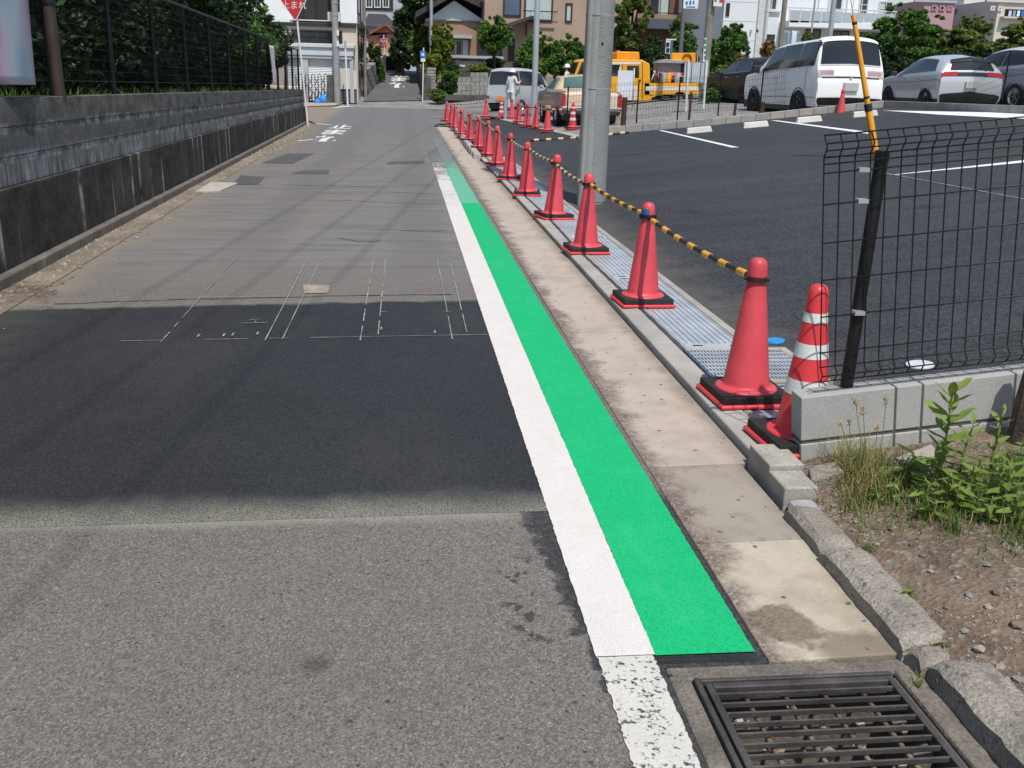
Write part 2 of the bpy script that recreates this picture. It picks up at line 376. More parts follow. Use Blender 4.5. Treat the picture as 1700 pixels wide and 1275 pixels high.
POLE_G = pm('pole_grey_steel', (.42, .45, .48), .45, (2, .1), (40, .1), metal=.3)
POLE_W = pm('pole_white', (.72, .72, .7), .5, (2, .08), (40, .1))
WOOD = pm('weathered_wood', (.085, .065, .05), .9, (6, .35), (60, .4), (40, .7, .01))
WOOD_B = pm('brown_post', (.085, .045, .03), .8, (4, .25), (50, .2))
CHALK = pm('chalk', (.40, .395, .38), .95, (9, .3), (60, .6))
LID_B = pm('blue_lid', (.02, .27, .6), .45, (6, .12), (60, .1))
LID_W = pm('pale_lid', (.6, .63, .65), .5, (12, .12), (90, .12))

# ---------------------------------------------------------------- mesh helpers
WM = {}
class MB:
    def __init__(s): s.v = []; s.f = []; s.m = []; s.mi = 0
    def add(s, vs, fs):
        o = len(s.v); s.v += [tuple(p) for p in vs]
        for f in fs: s.f.append([i + o for i in f]); s.m.append(s.mi)
        return s
    def quad(s, a, b, c, d): return s.add([a, b, c, d], [(0, 1, 2, 3)])
    def poly(s, pts): return s.add(pts, [tuple(range(len(pts)))])
    def box(s, x0, y0, z0, x1, y1, z1, T=None):
        vs = [Vector((x, y, z)) for z in (z0, z1) for x, y in ((x0, y0), (x1, y0), (x1, y1), (x0, y1))]
        if T: vs = [T @ p for p in vs]
        return s.add(vs, [(0, 3, 2, 1), (4, 5, 6, 7), (0, 1, 5, 4), (1, 2, 6, 5), (2, 3, 7, 6), (3, 0, 4, 7)])
    def hexa(s, b, t):      # four bottom and four top corners
        return s.add(list(b) + list(t), [(0, 3, 2, 1), (4, 5, 6, 7), (0, 1, 5, 4), (1, 2, 6, 5), (2, 3, 7, 6), (3, 0, 4, 7)])
    def prism(s, pts, ext, T=None):     # pts 3D polygon extruded by vector ext
        n = len(pts); e = Vector(ext); P = [Vector(p) for p in pts]; Q = [p + e for p in P]
        vs = P + Q
        if T: vs = [T @ p for p in vs]
        return s.add(vs, [tuple(range(n-1, -1, -1)), tuple(range(n, 2*n))] + [(i, (i+1) % n, n + (i+1) % n, n + i) for i in range(n)])
    def tube(s, path, r, n=8, caps=True, T=None):
        P = [Vector(p) for p in path]
        if T: P = [T @ p for p in P]
        rs = r if isinstance(r, (list, tuple)) else [r]*len(P)
        t0 = (P[1] - P[0]).normalized()
        u = t0.orthogonal().normalized()
        vs = []
        for i, p in enumerate(P):
            t = (P[min(i+1, len(P)-1)] - P[max(i-1, 0)]).normalized()
            u = (u - t*u.dot(t)).normalized(); w = t.cross(u)
            for k in range(n):
                a = 2*math.pi*k/n
                vs.append(p + (u*math.cos(a) + w*math.sin(a))*rs[i])
        fs = [(i*n+k, i*n+(k+1) % n, (i+1)*n+(k+1) % n, (i+1)*n+k) for i in range(len(P)-1) for k in range(n)]
        if caps: fs += [tuple(range(n-1, -1, -1)), tuple((len(P)-1)*n + k for k in range(n))]
        return s.add(vs, fs)
    def lathe(s, prof, n=24, c=(0, 0, 0), T=None, a0=0, a1=2*math.pi):
        vs = []; full = abs(a1-a0-2*math.pi) < 1e-6; m = n if full else n+1
        for (r, z) in prof:
            for k in range(m):
                a = a0 + (a1-a0)*k/n
                p = Vector((c[0]+r*math.cos(a), c[1]+r*math.sin(a), c[2]+z))
                vs.append(T @ p if T else p)
        fs = []
        for i in range(len(prof)-1):
            for k in range(n):
                k2 = (k+1) % m
                fs.append((i*m+k, i*m+k2, (i+1)*m+k2, (i+1)*m+k))
        return s.add(vs, fs)
    def disc(s, c, r, n=24, z=None, T=None):
        vs = [Vector((c[0]+r*math.cos(2*math.pi*k/n), c[1]+r*math.sin(2*math.pi*k/n), c[2])) for k in range(n)]
        if T: vs = [T @ p for p in vs]
        return s.add(vs, [tuple(range(n))])
    def build(s, name, mat, parent=None, world=False, smooth=False, bevel=0, seg=2, jitter=0, sharp=None):
        me = bpy.data.meshes.new(name)
        vs = s.v
        off = None
        if parent is not None and world:
            inv = WM[parent].inverted(); vs = [inv @ Vector(p) for p in vs]
        elif parent is None and world != 'keep' and vs:
            xs = [p[0] for p in vs]; ys = [p[1] for p in vs]; zs = [p[2] for p in vs]
            off = Vector(((min(xs)+max(xs))/2, (min(ys)+max(ys))/2, min(zs)))
            vs = [Vector(p) - off for p in vs]
        if jitter:
            vs = [Vector(p) + noise.noise_vector(Vector(p)*9.0)*jitter + noise.noise_vector(Vector(p)*31.0)*jitter*.5 for p in vs]
        me.from_pydata([tuple(p) for p in vs], [], s.f)
        ms = mat if isinstance(mat, (list, tuple)) else [mat]
        for x in ms: me.materials.append(x)
        if len(ms) > 1: me.polygons.foreach_set('material_index', s.m)
        if smooth:
            me.polygons.foreach_set('use_smooth', [True]*len(me.polygons))
            if sharp is not None: me.set_sharp_from_angle(angle=math.radians(sharp))
        me.update()
        o = bpy.data.objects.new(name, me); COL.objects.link(o)
        if off is not None: o.location = off
        if parent is not None: o.parent = parent; WM[o] = WM[parent]
        else: WM[o] = Matrix.Translation(off) if off is not None else Matrix()
        if bevel:
            b = o.modifiers.new('bevel', 'BEVEL'); b.width = bevel; b.segments = seg; b.limit_method = 'ANGLE'; b.angle_limit = .6
        return o
def tag(o, label=None, cat=None, group=None, kind=None):
    if label: o['label'] = label
    if cat: o['category'] = cat
    if group: o['group'] = group
    if kind: o['kind'] = kind
    return o
def thing(name, label, cat, loc=(0, 0, 0), rz=0, group=None, scale=1):
    o = bpy.data.objects.new(name, None); COL.objects.link(o)
    o.empty_display_size = .2
    o.location = loc; o.rotation_euler = (0, 0, rz); o.scale = (scale,)*3
    WM[o] = Matrix.Translation(Vector(loc)) @ Matrix.Rotation(rz, 4, 'Z') @ Matrix.Scale(scale, 4)
    return tag(o, label, cat, group)
def setting(name):
    o = bpy.data.objects.new(name, None); COL.objects.link(o); WM[o] = Matrix(); return tag(o, kind='structure')
def copy_tree(o, parent=None):
    c = o.copy(); COL.objects.link(c)
    if parent: c.parent = parent
    for ch in list(o.children): copy_tree(ch, c)
    return c
def place(o, loc, rz=0, label=None, scale=None):
    o.location = loc; o.rotation_euler = (0, 0, rz)
    if scale: o.scale = (scale,)*3
    WM[o] = Matrix.Translation(Vector(loc)) @ Matrix.Rotation(rz, 4, 'Z')
    if label: o['label'] = label
    return o
def struct(name, mb, mat, **k):
    o = mb.build(name, mat, world='keep', **k); o['kind'] = 'structure'; return o
def sheet(pts, dz=0.0):
    return MB().poly([(x, y, zg(x, y) + dz) for x, y in pts])
def T_(loc, rz=0): return Matrix.Translation(Vector(loc)) @ Matrix.Rotation(rz, 4, 'Z')
def instance(src, name, parent, loc, rz=0, rot=None, scale=None, mat=None):
    """another object on the same mesh"""
    c = bpy.data.objects.new(name, src.data); COL.objects.link(c)
    c.parent = parent; c.location = loc; c.rotation_euler = rot or (0, 0, rz)
    if scale: c.scale = scale
    WM[c] = WM.get(parent, Matrix())
    return c
def text_mesh(body, size=1.0, bold=0.0):
    c = bpy.data.curves.new('lettering', 'FONT'); c.body = body; c.size = size; c.align_x = 'CENTER'; c.align_y = 'CENTER'
    c.resolution_u = 3; c.offset = bold
    o = bpy.data.objects.new('lettering', c); COL.objects.link(o)
    dg = bpy.context.evaluated_depsgraph_get(); dg.update()
    me = bpy.data.meshes.new_from_object(o.evaluated_get(dg))
    V = [v.co.copy() for v in me.vertices]; F = [tuple(p.vertices) for p in me.polygons]
    bpy.data.objects.remove(o); bpy.data.curves.remove(c); bpy.data.meshes.remove(me)
    return V, F

# ================================================================ GROUND
def ground():
    g = MB(); xs = [-90, -3.35, 2.03, 11.5, 90]; ys = [-8, 36, 54, 82, 260]
    for i in range(4):
        for j in range(4):
            x0, x1, y0, y1 = xs[i], xs[i+1], ys[j], ys[j+1]
            low = -.55 if (i == 1 and j == 0) else -.05
            g.poly([(x, y, zg(x, max(y, 30)) + low) for x, y in ((x0, y0), (x1, y0), (x1, y1), (x0, y1))])
    g.box(-3.35, -8, -.6, -3.3, 36, -.06); g.box(2.0, -8, -.6, 2.03, 36, -.06); g.box(-3.35, 35.9, -.6, 2.03, 36, -.06)
    struct('ground', g, GRAVEL)
ground()
def xw(y): return -3.0 - .0125*(y - 8)          # face of the old wall
struct('road', MB().poly([(-2.62, -2, 0), (.70, -2, 0), (.70, 2.236, 0), (1.0, 2.236, 0), (1.0, 35, 0), (1.25, 36, 0), (-3.35, 36, 0), (-2.95, 34, 0)]), A_OLD)
cr = MB()
cr.poly([(-60, 36, 0), (1.95, 36, 0), (1.95, 54, 0), (-60, 54, 0)])
cr.poly([(x, y, zg(x, y)) for x, y in ((1.95, 38.0), (4.3, 38.6), (11.5, 41.3), (11.5, 54), (1.95, 54))])
cr.poly([(x, y, zg(x, y)) for x, y in ((11.5, 41.3), (16, 43), (70, 43), (70, 54), (11.5, 54))])
struct('crossing_road', cr, A_OLD)
UP = pm('asphalt_uphill', (.12, .12, .122), .85, (1, .2), (60, .2))
struct('uphill_road', MB().poly([tuple(hit(*p) + Vector((0, 0, .004))) for p in ((603, 168), (703, 166.5), (690, 123), (642, 122))]), UP)
struct('asphalt_patch', MB().poly([(-2.75, 3.18, .0012), (.523, 3.26, .0012), (.523, 6.97, .0012), (-2.75, 6.62, .0012)]), A_PATCH)

# paint on the street
def strip(name, x0, x1, y0, y1, z, mat, wob=.004, n=70, side=None):
    mb = MB(); vs = []
    for i in range(n+1):
        y = y0 + (y1-y0)*i/n
        a, b_ = x0(y) + rnd.uniform(-wob, wob), x1(y) + rnd.uniform(-wob, wob)
        vs += [(a, y + rnd.uniform(-wob, wob)*.5, z), (b_, y, z)]
    mb.add(vs, [(2*i, 2*i+1, 2*i+3, 2*i+2) for i in range(n)])
    return struct(name, mb, mat)
xl = lambda y: .521 - .001*(y-2.3); xm = lambda y: .690 + .0025*(y-2.3); xr = lambda y: .977 - .0022*(y-2.3)
strip('white_line', xl, xm, 2.295, 12.50, .006, W_NEW, .0018, 620)
strip('green_strip', xm, xr, 2.29, 12.66, .0065, G_NEW, .002, 620)
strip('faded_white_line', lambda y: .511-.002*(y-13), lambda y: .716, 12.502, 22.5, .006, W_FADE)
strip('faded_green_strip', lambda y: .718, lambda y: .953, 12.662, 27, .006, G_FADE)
strip('old_white_line', lambda y: .524, lambda y: .683, -1, 2.2945, .0045, W_OLD, .003, 300)
strip('tar_edge', lambda y: .692 + rnd.uniform(-.006, .006), lambda y: .978 + rnd.uniform(-.006, .006), 2.252, 2.290, .0015, pm('tar', (.03, .031, .033), .75, (20, .3), (120, .5), (120, .5, .003)), .006, 14)

def road_text(chars, rects, mat, name, dz=.006):
    for ch, (x0, y0, x1, y1) in zip(chars, rects):
        V, F = text_mesh(ch, 1.0, .028)
        a0 = min(v.x for v in V); a1 = max(v.x for v in V); b0 = min(v.y for v in V); b1 = max(v.y for v in V)
        mb = MB()
        P = []
        for v in V:
            x = x0 + (x1-x0)*(v.x-a0)/(a1-a0); y = y0 + (y1-y0)*(v.y-b0)/(b1-b0)
            P.append((x, y, zg(x, y) + dz))
        mb.add(P, F)
        struct(name, mb, mat)
road_text('れま止', [(-2.34, 24.5, -1.72, 27.1), (-2.33, 27.7, -1.70, 30.3), (-2.33, 31.0, -1.68, 33.5)], W_ROAD, 'stop_lettering')
u0 = hit(655, 146); u1 = hit(667, 136); 
road_text('れま止', [(u0.x-.4, u0.y, u0.x+.65, hit(655, 136.5).y), (u0.x-.3, hit(655, 135).y, u0.x+.8, hit(655, 128.5).y), (u0.x-.2, hit(655, 127.5).y, u0.x+.9, hit(655, 124.5).y)], W_ROAD, 'stop_lettering', .012)

def pxline(mb, a, b, w, dz=.006, use=hit):
    A, B = use(*a), use(*b); d = (B - A); d.z = 0; d.normalize(); n = Vector((-d.y, d.x, 0))*w/2
    up = Vector((0, 0, dz)); n2 = [A+n, A-n, B-n, B+n]
    mb.poly([(p.x, p.y, zg(p.x, p.y) + dz) for p in n2])
ml = MB()
for a, b, w in [((703, 194.8), (832, 190.6), .16), ((709, 180.7), (834, 181.6), .22), ((740, 184.5), (834, 184.0), .12), ((553, 178.6), (581, 176.4), .3), ((517, 205), (550, 207.5), .2), ((492, 234.5), (520, 231.5), .12)]: pxline(ml, a, b, w)
struct('white_line', ml, W_ROAD)
lt = MB()
for q in [((1093, 217), (1100, 217), (1227.5, 245.6), (1214, 245.6)), ((1279, 200.5), (1290, 200.5), (1441, 219.5), (1441, 223)), ((1475.6, 291.8), (1490, 291), (1720, 269), (1720, 264.8)), ((1465, 184), (1560, 191), (1720, 199), (1720, 188.5))]:
    lt.poly([tuple(hit(*p) + Vector((0, 0, .01))) for p in q])
struct('parking_line', lt, W_LOT)
ch = MB(); C0 = lambda px, py: gz(px, py)
for a, b, w in [((200, 568), (810, 557), .010), ((360, 434), (545, 429), .008), ((319, 495), (499, 493), .008), ((267, 570), (390, 431), .008), ((440, 567), (511, 431), .011), ((469, 565), (534, 429), .010), ((598, 567), (620, 431), .010), ((627, 565), (640, 431), .010), ((751, 565), (726, 431), .010), ((777, 562), (746, 431), .010),
                ((400, 538), (445, 537), .008), ((414, 533), (434, 531), .008), ((424, 538), (425, 531), .012), ((735, 519), (750, 519), .008), ((632, 519), (642, 519), .008), ((744, 489), (790, 489), .008)]:
    w *= .7
    A, B = C0(*a), C0(*b); N = max(2, int((B-A).length/.12)); d = (B-A).normalized(); n = Vector((-d.y, d.x, 0))
    for i in range(N):
        if rnd.random() < .14: continue
        p, q = A.lerp(B, i/N), A.lerp(B, (i+1)/N); hw = n*w/2*rnd.uniform(.5, 1.2)
        ch.poly([(p+hw).to_tuple()[:2]+(.0085,), (p-hw).to_tuple()[:2]+(.0085,), (q-hw).to_tuple()[:2]+(.0085,), (q+hw).to_tuple()[:2]+(.0085,)])
for px, py in [(330, 559), (372, 558), (387, 557), (428, 555), (722, 553), (633, 547)]:
    p = C0(px, py); ch.box(p.x-.006, p.y-.03, .0075, p.x+.006, p.y+.03, .0095)
struct('chalk_marks', ch, CHALK)
cl = MB()
for a, b, w in [((1465, 288), (1720, 336), .02), ((1345, 232), (1395, 228), .02), ((1215, 214), (1245, 212), .02)]: pxline(cl, a, b, w, .012)
struct('lot_chalk_line', cl, CHALK)
# small repairs in the street surface
def patch(name, pts, mat, z=.005): struct(name, MB().poly([tuple(gz(*p, 0).to_tuple()[:2]) + (z,) for p in pts]), mat)
DARKP = pm('asphalt_repair', (.105, .103, .106), .8, (4, .2), (90, .4), (120, .4, .003))
patch('asphalt_repair', [(434, 271), (485, 272), (522, 255), (478, 255)], DARKP)
patch('asphalt_repair', [(385, 307), (400, 291), (440, 294), (428, 307)], DARKP)
patch('asphalt_repair', [(484, 289), (545, 289), (547, 282), (498, 284)], DARKP)
patch('asphalt_repair', [(640, 273), (705, 271), (705, 267), (650, 268)], DARKP)
patch('concrete_repair', [(503, 473), (548, 475), (545, 487), (505, 488)], pm('concrete_repair', (.36, .3, .235), .9, (9, .25), (90, .3), dirt=(15, .55, (.15, .13, .11), .8)))
ck_ = MB()
for pts in [[(545, 333), (600, 334), (655, 337), (700, 339), (736, 339)], [(470, 308), (560, 309), (640, 311)], [(640, 318), (700, 322), (731, 324)], [(655, 305), (700, 308), (726, 309)], [(620, 381), (690, 384), (748, 383)], [(560, 395), (600, 402), (640, 400)], [(90, 505), (250, 499), (420, 495), (600, 491), (780, 489)]]:
    Q = []
    for a, b in zip(pts, pts[1:]):
        for k in range(6): Q.append(gz(a[0]+(b[0]-a[0])*k/6, a[1]+(b[1]-a[1])*k/6 + rnd.uniform(-.7, .7)))
    for a, b in zip(Q, Q[1:]):
        w = rnd.uniform(.004, .013); ck_.quad((a.x, a.y-w, .0022), (b.x, b.y-w, .0022), (b.x, b.y+w, .0022), (a.x, a.y+w, .0022))
struct('crack_and_shadow', ck_, pm('crack_shadow_dark', (.035, .034, .034), .9, (30, .4), (90, .3)))  # cracks, plus cable shadows across the street painted as thin dark lines
tw_ = MB()
for i in range(90):
    p = gz(rnd.gauss(40, 26), rnd.gauss(488, 7)); a = rnd.gauss(.5, .5); L = rnd.uniform(.03, .14); d = Vector((math.cos(a), math.sin(a), rnd.uniform(-.05, .2)))*L
    tw_.tube([p + Vector((0, 0, .006)), p + d*.5 + Vector((0, 0, .014)), p + d + Vector((0, 0, .006))], .0022, 4, False)
tg = tw_.build('twigs', pm('dry_twig', (.17, .13, .095), .9, (20, .4), None), world='keep'); tag(tg, 'tangle of dry twigs lying at the left edge of the street', 'twigs', kind='stuff')
gv = MB()
def _peb(c, r):
    n = len(gv.v); a = rnd.random()*6; ca, sa = math.cos(a)*r, math.sin(a)*r; h = r*rnd.uniform(.5, .9)
    gv.v += [(c.x+ca, c.y+sa, c.z), (c.x-sa*.8, c.y+ca*.8, c.z), (c.x-ca*1.1, c.y-sa*1.1, c.z), (c.x+sa*.9, c.y-ca*.9, c.z), (c.x+ca*.4, c.y+sa*.4, c.z+h), (c.x-ca*.4, c.y-sa*.4, c.z+h)]
    for f in ((0, 1, 4), (1, 5, 4), (1, 2, 5), (2, 3, 5), (3, 4, 5), (3, 0, 4)): gv.f.append([q+n for q in f]); gv.m.append(0)
for i in range(1500):
    y = rnd.uniform(5.5, 33); x = xw(y) + .14 + abs(rnd.gauss(0, .16 + (.2 if y > 20 else 0)))
    _peb(Vector((x, y, .006)), rnd.uniform(.006, .022 if y < 18 else .04))
gv_ = gv.build('gravel', pm('gutter_gravel', (.27, .235, .19), .95, (12, .5), (60, .3)), world='keep'); tag(gv_, 'loose gravel gathered along the foot of the black wall', 'gravel', kind='stuff')
sl_ = MB()
A_ = [gz(*p) for p in ((325, 320), (350, 305), (395, 306), (366, 319))]
sl_.hexa([(p.x, p.y, -.02) for p in A_], [(p.x, p.y, .025) for p in A_])
tag(sl_.build('concrete_slab', pm('slab_pale', (.47, .43, .38), .85, (7, .15), (90, .25)), bevel=.006), 'small pale concrete slab lying flat in the dust by the black wall', 'slab')

# ---------------------------------------------------------------- left gutter, bank and old wall
gl = MB()
ysL = [-2, 8, 20, 34]
for a, b in zip(ysL, ysL[1:]):
    gl.poly([(xw(a)+.1, a, .006), (-2.52-.013*a, a, .006), (-2.52-.013*b, b, .006), (xw(b)+.1, b, .006)])
struct('gutter_dust', gl, pm('dusty_gutter', (.25, .205, .155), .95, (1.6, .35), (60, .4), (70, .6, .006), dirt=(5, .56, (.1, .085, .07), .7)))
fk = MB()
for i in range(36):
    y0, y1 = -2 + i*1.0, -2 + (i+1)*1.0 - .008
    a, b_ = xw(y0), xw(y1)
    fk.mi = 0
    fk.hexa([(a-.05, y0, -.1), (a+.13, y0, -.1), (b_+.13, y1, -.1), (b_-.05, y1, -.1)], [(a-.05, y0, .09), (a+.12, y0, .085), (b_+.12, y1, .085), (b_-.05, y1, .09)])
struct('foot_kerb', fk, pm('foot_kerb', (.19, .165, .135), .9, (4, .3), (80, .4), (50, .6, .01), dirt=(7, .5, (.1, .085, .06), .8)), bevel=.01)
bank = MB().poly([(-40, -6, 1.22), (-3.2, -6, 1.3), (xw(33.9)-.1, 33.9, 1.03), (-40, 33.9, 1.0)])
struct('bank', bank, pm('bank_soil', (.06, .07, .035), .95, (4, .4), (30, .4)))
def ztop(y): return 1.335 - .0085*(y - 5)
def zled(y): return .665 - .004*(y - 7)
wall = thing('retaining_wall', 'long blackened concrete retaining wall with lime streaks along the left side of the street', 'wall', (xw(16), 16, 0))
Y0, Y1 = -2.0, 33.8
def wbar(name, f0, f1, dx, mat, jit=0, n=60):
    mb = MB()
    for i in range(n+1):
        y = Y0 + (Y1-Y0)*i/n; x = xw(y) + dx; z0, z1 = f0(y), f1(y)
        mb.v += [(x, y, z0), (x - .006, y, z1), (x-.25, y, z1), (x-.25, y, z0)]
    for i in range(n):
        o = 4*i
        for k in range(4): mb.f.append((o+k, o+(k+1) % 4, o+4+(k+1) % 4, o+4+k)); mb.m.append(0)
    e = 4*n
    mb.f += [(0, 3, 2, 1), (e, e+1, e+2, e+3)]; mb.m += [0, 0]
    return mb.build(name, mat, wall, True, bevel=.006)
WBASE = wall_mat('wall_base_black', False)
WBLK = wall_mat('wall_block_black', True)
wbar('wall_base', lambda y: -.05, zled, .05, WBASE)
for i in range(3):
    wbar('block_course', lambda y, i=i: zled(y) + (ztop(y)-zled(y))*i/3 + .002, lambda y, i=i: zled(y) + (ztop(y)-zled(y))*(i+1)/3 - .002, .0 - .001*i, WBLK)
wbar('mortar_bed', lambda y: zled(y) - .02, lambda y: ztop(y)-.02, -.012, pm('mortar_pale', (.22, .22, .225), .9, (3, .5), (50, .3)))
mb = MB(); y0 = 33.8   # return of the wall round the corner
x = xw(33.8)
wbar2 = MB().box(x-8, 33.55, -.05, x-.25, 33.8, ztop(33.8)-.004)
wbar2.build('corner_return', WBASE, wall, True, bevel=.012)

# ---------------------------------------------------------------- fence on the old wall
fence = thing('mesh_fence', 'tall black wire mesh fence on the old retaining wall at the left', 'fence', (xw(16)-.12, 16, ztop(16)))
FT = lambda y: 2.47 - .0075*(y-9)
posts_y = [9.45 + 2.01*k for k in range(-4, 12)] + [33.6]
pm_ = MB(); 
for y in posts_y:
    x = xw(y) - .13
    MB().tube([(x, y, ztop(y)-.05), (x, y, FT(y)+.03)], .03, 10).build('fence_post', BLKM, fence, True, smooth=True, sharp=40)
for a, b in zip(posts_y, posts_y[1:]):
    mb = MB(); xa, xb = xw(a)-.1, xw(b)-.1
    n = int((b-a)/.05)
    for i in range(n+1):
        t = i/n; y = a+(b-a)*t; x = xa+(xb-xa)*t
        mb.tube([(x, y, ztop(y)+.13), (x, y, FT(y))], .0012, 3, False)
    for k in range(11):
        f = k/10
        z = lambda y: ztop(y)+.13 + (FT(y)-ztop(y)-.13)*f
        mb.tube([(xa+.004, a, z(a)), (xb+.004, b, z(b))], .0022 if 0 < k < 10 else .005, 4, False)
    tag(mb.build('mesh_panel', BLKM, fence, True), kind='stuff')
mb = MB()
for a, b in zip(posts_y, posts_y[1:]):
    mb.tube([(xw(a)-.1, a, FT(a)+.02), (xw(b)-.1, b, FT(b)+.02)], .016, 6, False)
mb.build('top_rail', BLKM, fence, True)
bp = gx_ = None
# the thick brown post standing close to the fence
x0 = xw(9.0)-.05
b_ = MB().tube([(x0, 9.35, ztop(9.35)-.02), (x0-.01, 9.35, 2.1), (x0-.01, 9.35, 3.4)], [.05, .05, .045], 12)
bp = b_.build('brown_post', pm('brown_pipe', (.055, .035, .033), .55, (6, .3), (50, .3)), smooth=True, sharp=40)
tag(bp, 'thick dark brown pipe standing against the mesh fence beside the pastel banner', 'post')
cb = MB().lathe([(.052, 0), (.06, .0), (.06, .03), (.052, .03)], 12, (x0-.005, 9.35, 2.06)); cb.build('collar', BLKM, bp, True)
# banners hung on the fence
def banner(name, label, pxs, mat, X, wav=.015):
    P = []
    for px, py in pxs:
        r = ray(px, py); t = X/r[0]; P.append(Vector((X, r[1]*t, r[2]*t + CAMH)))
    a, b, c, d_ = P     # top-left, top-right, bottom-right, bottom-left
    mb = MB(); n, m = 12, 18
    for j in range(m+1):
        for i in range(n+1):
            u, v = i/n, j/m
            p = a.lerp(b, u).lerp(d_.lerp(c, u), v)
            mb.v.append((p.x + wav*math.sin(u*9+v*2) + .0*v, p.y, p.z))
    mb.f = [(j*(n+1)+i, j*(n+1)+i+1, (j+1)*(n+1)+i+1, (j+1)*(n+1)+i) for j in range(m) for i in range(n)]; mb.m = [0]*len(mb.f)
    o = mb.build(name, mat, smooth=True)
    s = o.modifiers.new('thickness', 'SOLIDIFY'); s.thickness = .004
    return tag(o, label, 'banner')
def mat_banner():
    m, nt, b = _new('banner_pastel'); k = NB(nt)
    c = k.ramp(k.noise(1.6, 1, .4), [(.3, (.24, .34, .55)), (.44, (.40, .46, .52)), (.52, (.48, .40, .50)), (.6, (.55, .22, .34)), (.72, (.52, .25, .2))])
    k.lk(c, b.inputs['Base Color']); b.inputs['Roughness'].default_value = .8; return m
banner('banner', 'pale pastel banner blurred blue and pink hanging on the fence at the left edge', [(-60, -150), (34, -140), (62, 141), (-40, 140)], mat_banner(), -2.99)
banner('banner', 'narrow white banner turning pink at its foot near the far end of the fence', [(447, 75), (454, 77), (460, 140), (453, 140)], pm('banner_white', (.62, .58, .62), .8, (1, .1), None, dirt=(.8, .5, (.6, .4, .46), .5)), -3.22)

# ================================================================ RIGHT-HAND GUTTER, KERB, DRAINS
gut = setting('gutter')
joints = [2.235, 2.96, 3.66, 5.9, 8.1, 10.6, 13.0, 16.0, 19.0, 21.2, 24.2, 27.6, 30.8, 33.4]
def gxl(y): return 1.0 if y < 34 else 1.0
def gxr(y): return 1.447 + .003*(y-4) if y < 20 else 1.345 + (y-20)*.012
for i, (a, b) in enumerate(zip(joints, joints[1:])):
    mt = G_C if i == 0 else G_B if i == 1 else G_A
    e = .004; dz = rnd.uniform(-.003, .003)
    xr_a, xr_b = gxr(a+e), gxr(b-e)
    if a < 3.6: xr_a, xr_b = 1.40, 1.40
    MB().hexa([(gxl(a), a+e, -.2), (xr_a, a+e, -.2), (xr_b, b-e, -.2), (gxl(b), b-e, -.2)],
              [(gxl(a), a+e, .006+dz), (xr_a, a+e, .016+dz), (xr_b, b-e, .016+dz), (gxl(b), b-e, .006+dz)]).build('gutter_slab', mt, gut, bevel=.004)
kerb = setting('kerb')
y = 3.66; N = 0
while y < 19.6:
    x0 = 1.447 + .003*(y-4); l = .6
    e = .0025
    MB().hexa([(x0, y+e, -.15), (1.598, y+e, -.15), (1.598, y+l-e, -.15), (x0, y+l-e, -.15)],
              [(x0+.012, y+e, .055), (1.598, y+e, .06), (1.598, y+l-e, .06), (x0+.012, y+l-e, .055)]).build('kerb_stone', KERB, kerb, bevel=.008)
    y += l
while y < 34:      # older kerb further up, drawn in towards the road
    t = y-20; x0 = 1.35 + t*.013; l = 1.0
    MB().hexa([(x0, y+.02, -.1), (x0+.19, y+.02, -.1), (x0+.21, y+l-.03, -.1), (x0+.022, y+l-.03, -.1)],
              [(x0+.03, y+.05, .12), (x0+.17, y+.05, .12), (x0+.19, y+l-.06, .12), (x0+.05, y+l-.06, .12)]).build('kerb_stone', KERB, kerb, bevel=.02, jitter=.006)
    y += l
# pale cut stones closing the new kerb
for (x0, y0, x1, y1, z) in [(1.43, 3.42, 1.575, 3.655, .105), (1.425, 3.24, 1.56, 3.415, .085)]:
    MB().box(x0, y0, -.1, x1, y1, z).build('kerb_stone', PAVEW, kerb, bevel=.006)
mbm = MB().box(1.43, 3.12, -.1, 1.54, 3.235, .05); mbm.build('kerb_stone', pm('mortar_fillet', (.42, .42, .42), .9, (9, .2), (90, .2), (70, .5, .006)), kerb, bevel=.03)
# rough old kerb near the viewer: subdivided, knocked about
def rough_stone(x0, x1, y0, y1, z0, z1, nm, parent, jit=.012, ch=.02):
    mb = MB(); nx, ny = 5, max(3, int((y1-y0)/.035)); V = {}
    for j in range(ny+1):
        for i in range(nx+1):
            u, v = i/nx, j/ny
            top = z1 - ch*(1 if i in (0, nx) else 0) - (.02 if j in (0, ny) else 0)
            V[i, j] = len(mb.v); mb.v.append((x0+(x1-x0)*u, y0+(y1-y0)*v, top))
    for j in range(ny):
        for i in range(nx): mb.f.append((V[i, j], V[i+1, j], V[i+1, j+1], V[i, j+1])); mb.m.append(0)
    b0 = {}
    def low(i, j):
        if (i, j) not in b0:
            b0[i, j] = len(mb.v); p = mb.v[V[i, j]]; mb.v.append((p[0], p[1], z0))
        return b0[i, j]
    for j in range(ny):
        for i in (0, nx): q = (V[i, j], V[i, j+1], low(i, j+1), low(i, j)); mb.f.append(q if i == 0 else q[::-1]); mb.m.append(0)
    for i in range(nx):
        for j in (0, ny): q = (V[i, j], V[i+1, j], low(i+1, j), low(i, j)); mb.f.append(q if j == 0 else q[::-1]); mb.m.append(0)
    o = mb.build(nm, KERB_OLD, parent, jitter=jit, smooth=True, sharp=35)
    return o
old = kerb
rough_stone(1.385, 1.52, 2.80, 3.13, -.1, .075, 'kerb_stone', old, .008)
rough_stone(1.375, 1.53, 2.215, 2.793, -.1, .08, 'kerb_stone', old, .008)
rough_stone(1.385, 1.49, 2.125, 2.211, -.1, .068, 'kerb_stone', old, .012)
rough_stone(1.40, 1.58, 1.35, 2.12, -.1, .085, 'kerb_stone', old, .010)
rough_stone(1.405, 1.58, .5, 1.34, -.1, .09, 'kerb_stone', old, .014)

